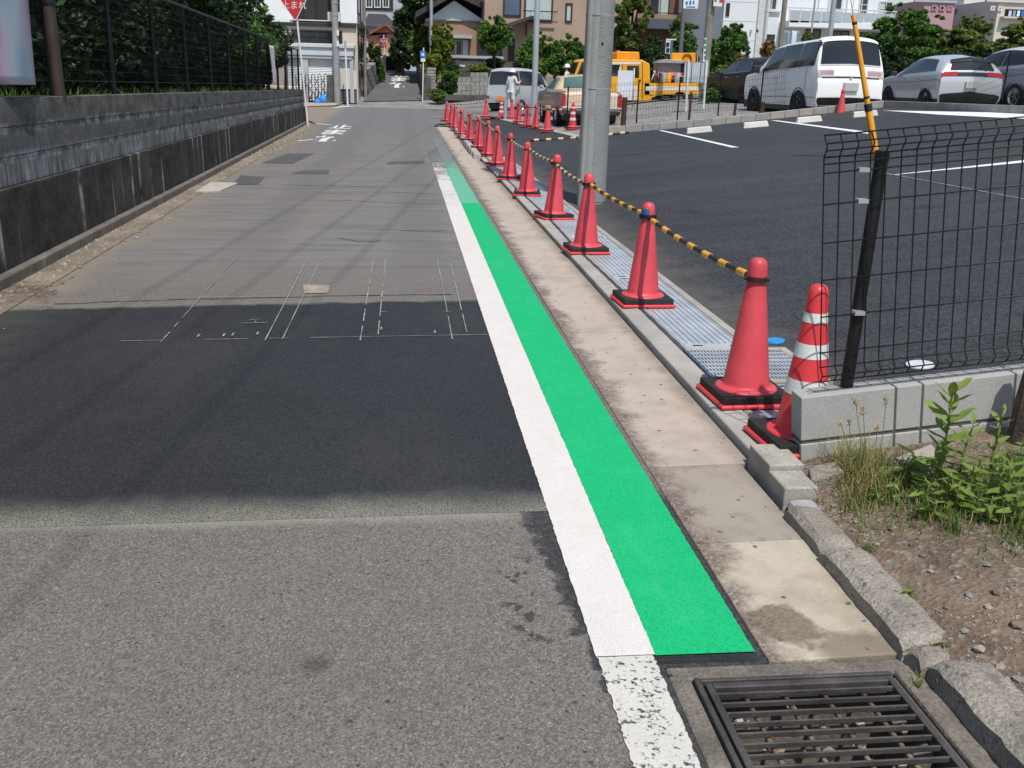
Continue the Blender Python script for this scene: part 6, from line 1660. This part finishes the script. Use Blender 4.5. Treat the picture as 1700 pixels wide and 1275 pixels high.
cw = hit(525, 174); struct('sidewalk', MB().poly([tuple(hit(*p) + Vector((0, 0, .02))) for p in ((470, 178), (556, 175.5), (572, 170.5), (470, 170.5))]), pm('sidewalk_tan', (.38, .29, .22), .9, (3, .15), None))

# houses up the hill on the left
F = Fac('house', 'dark distant house with wide windows at the top of the hill', 'house', 115, (600, -60, 700, 60), 10, H_GREY)
F.slab('dark_storey', (600, -60, 652, 17), -.1, 0, WIN_D)
for x in (612, 626, 640): F.win((x-5, -4, x+6, 13), WIN_W, None, -.2, 1, .12)
rf = MB(); p = [gy(603, 44, 100), gy(625, 24, 100), gy(662, 44, 100)]
F2 = Fac('house', 'house with a wide dark tiled hip roof behind the orange house', 'house', 100, (606, 42, 660, 90), 9, H_GREY)
a, b, c, d_ = gy(600, 44, 99.5), gy(640, 24, 104), gy(612, 24, 104), gy(664, 44, 99.5)
mb = MB(); mb.hexa([(a.x, 99.3, a.z), (d_.x, 99.3, a.z), (d_.x, 110, a.z), (a.x, 110, a.z)], [(c.x, 103.5, b.z), (b.x, 103.5, b.z), (b.x, 105.5, b.z), (c.x, 105.5, b.z)]); mb.build('roof', ROOF_D, F2.t, True)
F = Fac('house', 'small orange gabled house beyond the slim brown pole', 'house', 90, (612, 55, 652, 130), 7, H_ORANGE)
a, b, c = gy(608, 59, 90), gy(641, 41, 90), gy(657, 56, 90)
g = MB(); g.prism([(gy(612, 57, 90).x, 90, a.z), (gy(652, 55, 90).x, 90, c.z), (b.x, 90, b.z-.1)], (0, 7, 0)); g.build('gable', H_ORANGE, F.t, True)
RR = pm('roof_red', (.22, .08, .06), .7, (2, .2), None)
for p_, q_ in ((a, b), (b, c)):
    mb = MB(); mb.hexa([(p_.x, 89.4, p_.z-.1), (q_.x, 89.4, q_.z-.1), (q_.x, 97.5, q_.z-.1), (p_.x, 97.5, p_.z-.1)], [(p_.x, 89.4, p_.z+.12), (q_.x, 89.4, q_.z+.12), (q_.x, 97.5, q_.z+.12), (p_.x, 97.5, p_.z+.12)]); mb.build('roof', RR, F.t, True)
F.win((629, 57, 641, 76), pm('frame_plum', (.2, .1, .12), .5, (5, .1), None), None, -.1, 1, .1)
cp_ = hit(650, 121); t = thing('carport', 'low carport with a pale green flat roof at the top of the hill road', 'carport', cp_)
MB().box(gy(626, 90, cp_.y).x, cp_.y-.5, gy(640, 93, cp_.y).z, gy(668.5, 90, cp_.y).x, cp_.y+4, gy(640, 88, cp_.y).z).build('roof', pm('carport_roof', (.42, .47, .40), .7, (2, .1), None), t, True)
for x in (634, 667): facing('post', (x-.6, 93, x+.6, 121), cp_.y-.3, .12, BLKM, t)
facing('shade_wall', (628, 93, 668, 121), cp_.y+3.9, .1, DARK, t); facing('wood_panel', (657, 98.5, 667, 121), cp_.y-.1, .08, WOOD, t)  # black sheet at the back paints the shade inside the carport
for (x0, x1, y0_, y1_, lab) in ((607.5, 633, 107, 152, 'grey stone retaining wall on the left of the hill road'),):
    w = thing('stone_wall', lab, 'wall', hit(620, 150))
    A_, B_ = hit(609, 159), hit(641, 122)
    d = (B_-A_)/14; nn = Vector((-.5, 0, 0))
    for k in range(14):
        for c_ in range(4):
            p, q = A_+d*k, A_+d*(k+.97); h0 = Vector((0, 0, .38*c_-.1)); h1 = Vector((0, 0, .38*c_+.27))
            MB().hexa([p+h0, q+h0, q+nn+h0, p+nn+h0], [p+h1, q+h1, q+nn+h1, p+nn+h1]).build('stone_block', STONEW if (k+c_) % 3 else STONED, w, True)
w = thing('stone_wall', 'dark mossy wall on the right of the hill road', 'wall', hit(694, 150)); A_, B_ = hit(704, 165), hit(691, 124); d = (B_-A_)/8
for k in range(8):
    p, q = A_+d*k, A_+d*(k+.98); MB().hexa([p-Vector((0, 0, .2)), q-Vector((0, 0, .2)), q+Vector((.4, 0, -.2)), p+Vector((.4, 0, -.2))], [p+Vector((0, 0, 1.3)), q+Vector((0, 0, 1.3)), q+Vector((.4, 0, 1.3)), p+Vector((.4, 0, 1.3))]).build('wall_section', STONED, w, True)

# gabled house and its garden walls
F = Fac('house', 'brown house with a large white gable and dark roof behind the garden wall', 'house', 68, (715, 34, 803, 120), 8, H_BROWN)
ap = gy(754, 1, 68); l_ = gy(706, 34, 68); r_ = gy(803, 34, 68)
MB().prism([(l_.x, 67.95, l_.z), (r_.x, 67.95, r_.z), (ap.x, 67.95, ap.z)], (0, 8, 0)).build('gable', H_WHITE, F.t, True)
re = gy(836, 30, 68); le = gy(690, 30, 68); up = gy(754, -6, 68)
for p_, q_ in ((le, up), (up, Vector((gy(826, 27, 68).x, 68, gy(826, 27, 68).z)))):
    mb = MB(); mb.hexa([(p_.x, 67.2, p_.z), (q_.x, 67.2, q_.z), (q_.x, 77, q_.z), (p_.x, 77, p_.z)], [(p_.x, 67.2, p_.z+.35), (q_.x, 67.2, q_.z+.35), (q_.x, 77, q_.z+.35), (p_.x, 77, p_.z+.35)]); mb.build('roof', ROOF_D, F.t, True)
F.slab('gable_trim', (706, 32.5, 803, 34.5), -.12, 0, H_GREY)
F.slab('awning', (751, 58, 784, 63.5), -.8, 0, H_GREY); F.win((755, 66, 778, 93), WIN_W, None, -.08, 1, .1)
F.slab('shutter_panel', (768, 66, 776, 93), -.12, -.08, H_WHITE)
F = Fac('house', 'tan house with dark framed windows and a small tiled porch roof', 'house', 66, (803, -70, 1062, 110), 9, H_TAN)
for R in ((835, -12, 866, 27),): F.win(R, WIN_D, mat_glass('blue_glass', (.05, .08, .13), .1), -.08, 0, .1)
F.win((870, -14, 919, 35), WIN_D, None, -.08, 1, .1, False, (.05, .95, CUR)); F.win((938, 5, 951, 37), WIN_D, None, -.08, 0, .1, False, (.1, .9, CUR))
F.win((798, 60, 834, 94), WIN_D, None, -.10, 2, .1); F.slab('door', (843, 64, 855, 102), -.06, 0, WIN_D); F.slab('downpipe', (873, 40, 875, 60), -.1, 0, WIN_D)
for k in range(6): F.slab('rail_bar', (870+k*10, 19, 870.7+k*10, 36), -.6, -.55, BLKM)
F.slab('balcony_rail', (868, 18, 926, 19.5), -.62, -.53, BLKM); F.slab('balcony_rail', (868, 35, 926, 36.5), -.62, -.53, BLKM)
a, b = gy(838, 47, 65), gy(880, 27, 65); c_ = gy(892, 31, 65)
mb = MB(); mb.hexa([(a.x, 64.2, a.z), (b.x, 64.2, b.z-.2), (b.x, 66, b.z-.2), (a.x, 66, a.z)], [(a.x, 64.2, a.z+.22), (b.x, 64.2, b.z), (b.x, 66, b.z), (a.x, 66, a.z+.22)]); mb.build('porch_roof', ROOF_D, F.t, True)
mb = MB(); mb.hexa([(b.x, 64.2, b.z-.2), (c_.x, 64.2, c_.z-.2), (c_.x, 66, c_.z-.2), (b.x, 66, b.z-.2)], [(b.x, 64.2, b.z), (c_.x, 64.2, c_.z), (c_.x, 66, c_.z), (b.x, 66, b.z)]); mb.build('porch_roof', ROOF_D, F.t, True)
tw = thing('terrace_wall', 'dark terrace wall with a pale coping below the gabled house', 'wall', (gy(790, 110, 63).x, 63, 2.5))
facing('coping', (744, 92.5, 836, 97), 62.9, .4, H_GREY, tw)
for i in range(8):
    for j in range(2): facing('stone', (745+i*11.3, 97.5+j*11, 755.6+i*11.3, 108+j*11), 63 - .02*((i+j) % 2), .3, STONED, tw)
facing('footing', (744, 119, 836, 150), 63, .3, STONED, tw)
facing('name_plate', (763, 107.5, 772, 111), 62.95, .05, WIN_W, tw)
# stone pillar, block wall
p0 = hit(716, 165); pl = thing('stone_pillar', 'stacked grey stone pillar at the garden corner by the blue sign', 'wall', p0)
for k in range(10):
    y1_ = 164-k*5.2; facing('stone', (708.5+(k % 2)*.5, y1_-4.9, 724-(k % 3)*.4, y1_), p0.y, .5, STONEW, pl, .03)
g1 = hit(785, 166); gw_ = thing('garden_wall', 'pale concrete block garden wall left of the silver van', 'wall', g1)
for r_ in range(5):
    for k in range(7):
        x0 = 759+k*7.4+(r_ % 2)*1.2; x1 = x0+7.1
        if r_ == 4 and k < 3: continue
        facing('concrete_block', (x0, 158-(r_+1)*7.6+.5, x1, 158-r_*7.6), g1.y, .2, STONEW, gw_, .01)
facing('low_wall', (724, 157.5, 812, 167), g1.y-.1, .35, STONED, gw_); facing('gate_leaf', (811.5, 128, 822, 167), g1.y, .1, WIN_D, gw_)
for k, x in enumerate(range(822, 1100, 12)): facing('concrete_block', (x, 128, x+11.6, 160), g1.y+.3, .2, STONEW if k % 2 else STONED, gw_)
wr_ = thing('garden_wall', 'short grey block wall between the clipped shrubs and the white minivan', 'wall', (gy(1205, 150, 44).x, 44, .9))
for k in range(3):
    for r_ in range(2): facing('concrete_block', (1178+k*13, 129+r_*13, 1190.5+k*13, 141.5+r_*13), 44, .2, STONEW, wr_)
facing('footing', (1178, 155, 1217, 175), 44, .2, STONED, wr_)

# apartment blocks on the right
F = Fac('apartment_building', 'brown apartment block with pale curtains above the trees', 'apartment block', 68, (1060, -80, 1204, 90), 10, APT_BR)
for R, cu in (((1080, -12, 1113, 26), (.42, .95)), ((1143, -2, 1173, 28), (.5, 1.0))): F.win(R, WIN_D, None, -.06, 1, .07, False, (cu[0], cu[1], CUR))
F.slab('balcony_slab', (1058, 25, 1206, 33), -1.0, 0, H_BROWN); F.slab('lower_roof', (1058, 32.5, 1206, 49), -1.2, 0, ROOF_N); F.slab('balcony_rail', (1058, 22, 1206, 23.5), -1.0, -.95, BLKM)
F.slab('dark_opening', (1148, 50, 1192, 60), -.05, 0, DARK)
F = Fac('apartment_building', 'large white apartment block with glass fronted balcony', 'apartment block', 58, (1193, -90, 1482, 120), 12, H_APT)
for R in ((1272, -20, 1293, 17), (1374, -20, 1402, 19), (1418, -8, 1444, 27), (1457, 2, 1484, 29)): F.win(R, WIN_W, None, -.06, 1, .07, True, (.08, .42, CUR))
for R in ((1336, 46, 1364, 68), (1382, 51, 1411, 66), (1427, 54, 1464, 66), (1266, 57, 1287, 80), (1204.5, 5, 1212.5, 27)): F.win(R, WIN_D, None, -.05, 1, .05)
F.slab('window_sill', (1269, 17, 1297, 20), -.15, 0, WIN_W)
F.slab('balcony_floor', (1309, 37, 1490, 47), -1.5, 0, H_WHITE)
for k in range(10): F.slab('balcony_panel', (1311+k*17.5, 17+k*.7, 1327.8+k*17.5, 37.5), -1.5, -1.46, BAL_G)
for k in range(11): F.slab('balcony_post', (1310+k*17.5, 15+k*.6, 1311.4+k*17.5, 37.5), -1.5, -1.44, WIN_W)
F.slab('balcony_rail', (1309, 15, 1490, 17), -1.53, -1.45, WIN_W)
for x in (1365, 1413, 1422): F.slab('pilaster', (x, -90, x+6, 37), -.12, 0, H_WHITE)
for y_ in (-30, 3, 35, 67): F.slab('panel_joint', (1194, y_, 1262, y_+.5), -.01, .0, H_GREY)
F.slab('downpipe', (1268, -90, 1270, 110), -.12, -.02, WIN_W)
for px_ in (1246, 1256): F.slab('vent', (px_, 49, px_+3, 54), -.12, 0, H_GREY)
for (x, Y_, r_, m_, lab) in ((1293, 50, .13, POLE_B, 'brown utility pole with a transformer before the white apartment block'), (1342, 48, .05, POLE_G, 'thin grey lamp pole before the left end of the balcony'), (1373, 50, .13, POLE_G, 'pale concrete pole before the middle of the balcony'), (1264, 48, .055, POLE_G, 'thin pale pole at the left of the white apartment block')):
    a = gy(x, 100, Y_); q = Vector((a.x, Y_, zg(a.x, Y_))); t = polething('utility_pole' if r_ > .1 else 'lamp_pole', lab, 'pole', q, 9.5, r_, r_*.9, m_)
    if x == 1293:
        z1 = gy(1293, 52, Y_).z; MB().box(q.x, Y_-.06, z1-.05, q.x+.9, Y_+.06, z1+.05).build('cross_arm', POLE_G, t, True)
        z0 = gy(1309, 80, Y_).z; MB().lathe([(0, 0), (.24, 0), (.24, .75), (.2, .82), (0, .82)], 16, (q.x+.55, Y_, z0)).build('transformer', LBLUE, t, True, smooth=True, sharp=40)
F = Fac('building', 'small pink building with three little windows above the trees', 'building', 72, (1520, 2, 1587, 110), 8, H_PINK)
F.slab('parapet', (1518, 0, 1589, 4), -.15, 0, H_GREY)
for R in ((1546, 8, 1556.5, 17.5), (1559, 8.5, 1569.5, 18), (1572, 9, 1582.5, 18.5)): F.win(R, pm('frame_pink', (.36, .2, .22), .6) if 'frame_pink' not in MATS else MATS['frame_pink'], BLK if R[0] < 1570 else CUR, -.08, 0, .12)
F = Fac('building', 'pale grey building between the pink and the cream ones', 'building', 76, (1584, -60, 1645, 110), 8, H_CREAM2)
F.slab('dark_awning', (1585, 15, 1598, 22), -.5, 0, WIN_D)
F = Fac('building', 'cream building with a balcony of drying clothes at the top right', 'building', 70, (1641, 3, 1760, 110), 8, H_CREAM)
F.slab('parapet', (1638, 1, 1762, 5), -.15, 0, H_CREAM2)
for R in ((1644, 9.5, 1653, 17.5), (1656, 10, 1665, 18)): F.win(R, H_CREAM2, CUR, -.1, 0, .12)
F.slab('balcony_opening', (1667, 16, 1730, 30), -.04, 0, DARK); F.slab('balcony_rail', (1666, 28, 1730, 31), -.5, 0, H_CREAM)
for k, m_ in enumerate((LBLUE, pm('cloth_blue', (.2, .34, .46), .8, (4, .1), None), H_WHITE, BLUES)): F.slab('hanging_cloth', (1674+k*7, 17.5, 1680+k*7, 27), -.3, -.26, m_)
F = Fac('building', 'upper cream building block at the top right corner', 'building', 84, (1690, -60, 1790, 20), 8, H_TAN)

# ================================================================ TREES AND SHRUBS
BARK = pm('bark', (.075, .058, .042), .95, (6, .3), (30, .4), (25, .7, .02))
L_DK = leafmat('leaf_dark', (0.019, 0.043, 0.015), (0.049, 0.095, 0.027), .18)
L_MD = leafmat('leaf_mid', (0.041, 0.095, 0.020), (0.115, 0.223, 0.043), .25)
L_BR = leafmat('leaf_bright', (.05, .12, .018), (.135, .26, .04), .28)
L_YE = leafmat('leaf_yellow_green', (.08, .135, .014), (.23, .29, .036), .28)
L_OL = leafmat('leaf_olive', (0.068, 0.108, 0.022), (0.189, 0.250, 0.054), .25)
L_BN = leafmat('leaf_bronze', (0.095, 0.074, 0.027), (0.297, 0.203, 0.068), .22)
L_HG = leafmat('leaf_hedge_shaded', (0.018, 0.038, 0.015), (0.054, 0.097, 0.031), .12, .5, (0.061, 0.101, 0.038))  # dark green: the shade behind the fence is put into the leaf colour
def leafcloud(c, rx, ry, rz_, n, s, seed, clumps=48, flat=.7, droop=0.0, fill=.86, cl=.235, mats=1, dome=False):
    g = np.random.default_rng(seed)
    K = []
    for _ in range(clumps):
        d = g.normal(size=3); d /= np.linalg.norm(d)
        if dome: d[2] = abs(d[2])
        rr = g.uniform(.25, 1)**.5*fill
        K.append((d*rr, g.uniform(.45, 1.35)*cl))
    for _ in range(int(clumps*.45)):      # stray sprigs that break the outline
        d = g.normal(size=3); d /= np.linalg.norm(d); d[2] = d[2]*.8 + .15
        K.append((d*g.uniform(.86, 1.1), cl*g.uniform(.22, .5)))
    ctr = np.array([k[0] for k in K]); rad = np.array([k[1] for k in K])
    wt = rad**1.6; idx = g.choice(len(K), n, p=wt/wt.sum())
    d = g.normal(size=(n, 3)); d /= np.linalg.norm(d, axis=1)[:, None]
    d *= (g.uniform(0, 1, n)**.45)[:, None]; d[:, 2] *= flat
    P = (ctr[idx] + d*rad[idx][:, None])*np.array([rx, ry, rz_])
    P[:, 2] -= droop*(P[:, 0]**2 + P[:, 1]**2)
    P += np.array(c)
    a = g.normal(size=(n, 3)); a[:, 2] *= .6; a[:, 2] -= .25; a /= np.linalg.norm(a, axis=1)[:, None]
    b = np.cross(a, g.normal(size=(n, 3)) + np.array([0, 0, 1.2])); b /= np.linalg.norm(b, axis=1)[:, None]
    nn = np.cross(a, b)
    sz = s*g.uniform(.6, 1.3, n)[:, None]
    v = np.stack([P - a*sz, P + b*sz*.42 + nn*sz*.12, P + a*sz, P - b*sz*.42 + nn*sz*.12], 1).reshape(-1, 3)
    return v
def crown_obj(name, v, mat, parent):
    n = len(v)//4; me = bpy.data.meshes.new(name)
    inv = np.array(WM[parent].inverted()); v = v @ inv[:3, :3].T + inv[:3, 3]
    me.vertices.add(len(v)); me.vertices.foreach_set('co', v.astype(np.float32).ravel())
    me.loops.add(n*4); me.loops.foreach_set('vertex_index', np.arange(n*4, dtype=np.int32))
    me.polygons.add(n); me.polygons.foreach_set('loop_start', np.arange(0, n*4, 4, dtype=np.int32)); me.polygons.foreach_set('loop_total', np.full(n, 4, dtype=np.int32))
    me.materials.append(mat); me.update(); me.validate()
    o = bpy.data.objects.new(name, me); COL.objects.link(o); o.parent = parent; WM[o] = WM[parent]
    return o
SEED = [100]
def plant(name, label, cat, box, Y, mat, n, s=.16, trunk=.09, dy=None, group=None, **k):
    SEED[0] += 1
    a, b = gy(box[0], box[3], Y), gy(box[2], box[1], Y)
    c = Vector(((a.x+b.x)/2, Y, (a.z+b.z)/2)); rx = (b.x-a.x)/2; rz_ = (b.z-a.z)/2
    zb = min(zg(c.x, Y), a.z)
    t = thing(name, label, cat, (c.x, Y, zb), group=group)
    crown_obj('crown' if cat == 'tree' else 'foliage', leafcloud(c, rx, dy or max(rx, .5)*.9, rz_, int(n*2.4), s*.72, SEED[0], **k), mat, t)
    if trunk:
        r = random.Random(SEED[0])
        m = MB(); top = c + Vector((0, 0, rz_*.35)); B = Vector((c.x, Y, zb-.2))
        m.tube([B, B.lerp(top, .4) + Vector((r.uniform(-.1, .1), 0, 0)), top], [trunk*1.2, trunk, trunk*.4], 8)
        m.build('trunk', BARK, t, True, smooth=True)
        for _ in range(4):
            st = B.lerp(top, r.uniform(.45, .85)); e = c + Vector((r.uniform(-.6, .6)*rx, r.uniform(-.5, .5)*rx, r.uniform(-.2, .6)*rz_))
            MB().tube([st, st.lerp(e, .5) + Vector((0, 0, .1)), e], [trunk*.5, trunk*.35, trunk*.15], 6).build('limb', BARK, t, True, smooth=True)
    return t
# hedge behind the fence on the old wall
hl_ = ['nearest dark shrub behind the mesh fence, beside the pastel banner', 'second dark tree behind the mesh fence', 'third dark tree behind the mesh fence', 'fourth dark tree behind the mesh fence', 'fifth dark tree behind the mesh fence', 'sixth tree behind the fence, showing above its top rail', 'seventh tree behind the fence, bright green at the top', 'eighth tree behind the fence, by the narrow white banner', 'last shrub behind the fence at the street corner', 'dark tree far back behind the nearest fence panels', 'dark tree far back behind the middle fence panels', 'dark tree far back behind the farther fence panels']
hy = [(7.2, -4.9, 1.7, 2.3), (10.2, -4.8, 1.7, 2.4), (13.0, -4.7, 1.6, 2.3), (16.0, -4.8, 1.7, 2.2), (19.2, -4.9, 1.8, 2.0), (22.6, -5.0, 1.8, 1.7), (26, -5.1, 1.8, 1.5), (29.4, -5.0, 1.6, 1.25), (32.2, -4.8, 1.2, 1.0), (10, -7.4, 2.4, 3.0), (16, -7.6, 2.6, 2.8), (22.5, -8.2, 2.6, 2.3)]
for i, (y, x, rr, rz_) in enumerate(hy):
    SEED[0] += 1
    t = thing('hedge_tree', hl_[i], 'tree', (x, y, 1.2), group='trees behind the black mesh fence')
    s = .042 + .0016*y
    crown_obj('crown', leafcloud((x, y, 1.25+rz_*.95), rr, rr*1.15, rz_, 26000 if i < 9 else 9000, s if i < 9 else .13, SEED[0], 46, .8, 0, .8, .32), L_HG if i not in (5, 6, 7) else L_MD if i == 6 else L_HG, t)
    MB().tube([(x, y, 1.0), (x+.1, y, 1.2+rz_*.6), (x-.05, y+.1, 1.2+rz_*1.3)], [.12, .09, .04], 8).build('trunk', BARK, t, True, smooth=True)
t = thing('hedge', 'low dark hedge filling the foot of the mesh fence under the trees', 'hedge', (-4.6, 20, 1.1))
hv = [leafcloud((-4.3-.02*y, y, 1.55), .75, 1.3, .62, 3600, .045 + .0016*y, 900+int(y), 18, .8, 0, .85, .4) for y in np.arange(6, 33.5, 1.9)]
crown_obj('foliage', np.concatenate(hv), L_HG, t)
wg = MB()
for i in range(2600):
    y = rnd.uniform(5.5, 33); x = xw(y) - rnd.uniform(.12, .7)
    blade(wg, (x, y, ztop(y)-.06), rnd.uniform(.05, .18), rnd.uniform(.002, .006), rnd.random()*6.3, rnd.uniform(.2, 1.2))
o = wg.build('grass', leafmat('grass_wall', (.05, .085, .02), (.15, .21, .05), .2), world='keep'); o['kind'] = 'stuff'; tag(o, 'grass strip along the top of the black wall under the fence', 'grass')

plant('conifer_tree', 'tall dark drooping conifer behind the thin grey pole', 'tree', (652, -70, 748, 105), 78, L_DK, 9000, .26, .2, droop=.02, clumps=60)
plant('round_tree', 'dark round tree between the small stop sign and the conifer', 'tree', (645, 42, 694, 122), 76, L_DK, 4200, .2, .12)
plant('broadleaf_tree', 'tree with yellow green top left of the thin grey pole', 'tree', (676, 38, 722, 118), 70, L_OL, 3600, .19, .1)
plant('broadleaf_tree', 'bright yellow green tree in front of the white gable', 'tree', (712, 34, 756, 128), 62, L_YE, 4200, .16, .1, clumps=51)
plant('broadleaf_tree', 'low yellow green tree behind the blue sign', 'tree', (698, 78, 736, 150), 61.5, L_YE, 2600, .14, .07)
plant('round_tree', 'round bright green tree before the dark window of the tan house', 'tree', (789, 27, 853, 92), 59, L_BR, 4600, .17, .08, clumps=54)
for (bx, Y, m_, lab) in [((727, 133, 763, 157), 57.6, L_DK, 'lowest clipped dark shrub in the garden by the stone pillar'), ((733, 117, 770, 139), 57.8, L_MD, 'middle clipped shrub above the lowest one by the stone pillar'), ((738, 103, 762, 122), 58.2, L_DK, 'small dark clipped shrub near the terrace wall'), ((772, 105, 820, 130), 58.2, L_OL, 'olive dome shrub on top of the pale block garden wall'), ((803, 95, 838, 117), 61, L_DK, 'dark shrub below the round bright tree'), ((850, 98, 880, 125), 60, L_DK, 'dark shrub at the porch of the tan house'), ((709, 148, 740, 168), 56.8, L_OL, 'weedy clump at the foot of the stone pillar'), ((607, 70, 634, 130), 68, L_DK, 'dark bush on the left bank of the hill road'), ((622, 100, 640, 140), 70, L_MD, 'small bush hanging over the left stone wall of the hill road')]:
    plant('garden_shrub', lab, 'shrub', bx, Y, m_, 1900, .12, .04, fill=.85, cl=.28, group='shrubs in the gardens across the crossing')
plant('broadleaf_tree', 'bright leafy tree above the silver van', 'tree', (858, 50, 930, 140), 53, L_BR, 5200, .16, .1, clumps=57)
plant('broadleaf_tree', 'darker leafy tree left of the concrete pole', 'tree', (898, 58, 985, 145), 54, L_MD, 5200, .17, .1, clumps=57)
plant('pine_tree', 'tall pine with yellowish tips right of the concrete pole', 'tree', (1014, -30, 1086, 100), 55, L_OL, 6000, .17, .14, clumps=51, flat=.5)
plant('broadleaf_tree', 'dark tree behind the roof box of the yellow truck', 'tree', (985, 45, 1060, 150), 56, L_DK, 4200, .18, .1)
plant('broadleaf_tree', 'dark tree behind the pedestrian signal', 'tree', (1052, 62, 1120, 155), 53, L_DK, 4800, .17, .1)
plant('dome_tree', 'broad dome shaped green tree right of the pedestrian signal', 'tree', (1096, 46, 1162, 140), 54, L_MD, 5000, .16, .1, dome=False)
plant('broadleaf_tree', 'wispy tree top before the navy lower roof', 'tree', (1105, 28, 1160, 75), 58, L_MD, 1500, .16, .06, clumps=21)
plant('broadleaf_tree', 'light green tree right of the tall brown grey pole', 'tree', (1166, 62, 1208, 130), 48, L_BR, 3000, .15, .08)
plant('broadleaf_tree', 'dense dark green tree before the left wall of the white apartments', 'tree', (1188, 38, 1248, 128), 46, L_MD, 5000, .15, .1, clumps=51)
for (bx, Y, m_, lab) in [((1176, 108, 1222, 142), 43, L_OL, 'clipped olive dome shrub right of the notice board'), ((1210, 98, 1256, 148), 42, L_YE, 'yellow green shrub left of the black car'), ((1218, 90, 1240, 112), 43.5, L_BN, 'reddish topped shrub under the dense dark green tree'), ((1163, 146, 1232, 180), 36, L_MD, 'low bushy plant right of the truck bed'), ((1261, 66, 1288, 112), 46, L_BN, 'orange tinged bush at the foot of the brown transformer pole'), ((1332, 52, 1352, 80), 45, L_OL, 'small bush above the roof of the white minivan'), ((1192, 135, 1240, 170), 41, L_DK, 'dark shrub behind the low bushy plant')]:
    plant('roadside_shrub', lab, 'shrub', bx, Y, m_, 2200, .11, .04, fill=.85, cl=.28, group='shrubs beyond the gravel lot')
plant('broadleaf_tree', 'large layered green tree between the minivan and the pink building', 'tree', (1438, 6, 1566, 130), 42, L_MD, 12000, .15, .14, clumps=69, flat=.5)
plant('broadleaf_tree', 'dark lower tree behind the gap between minivan and silver car', 'tree', (1440, 60, 1530, 150), 41, L_DK, 4500, .14, .08)
plant('broadleaf_tree', 'olive green spreading tree before the pink building', 'tree', (1535, 48, 1660, 105), 42, L_OL, 8000, .14, .1, clumps=66, flat=.5)
plant('broadleaf_tree', 'sparse feathery tree before the pale grey building', 'tree', (1590, 24, 1652, 62), 44, L_OL, 1900, .13, .06, clumps=27, flat=.4, cl=.2)
plant('broadleaf_tree', 'layered olive tree at the right edge of the picture', 'tree', (1650, 34, 1730, 100), 42, L_OL, 5000, .14, .1, clumps=45, flat=.45)
plant('broadleaf_tree', 'dark hedge like tree behind the silver and pearl cars', 'tree', (1520, 78, 1740, 150), 41, L_DK, 7000, .14, .06, clumps=75, dy=1.2)
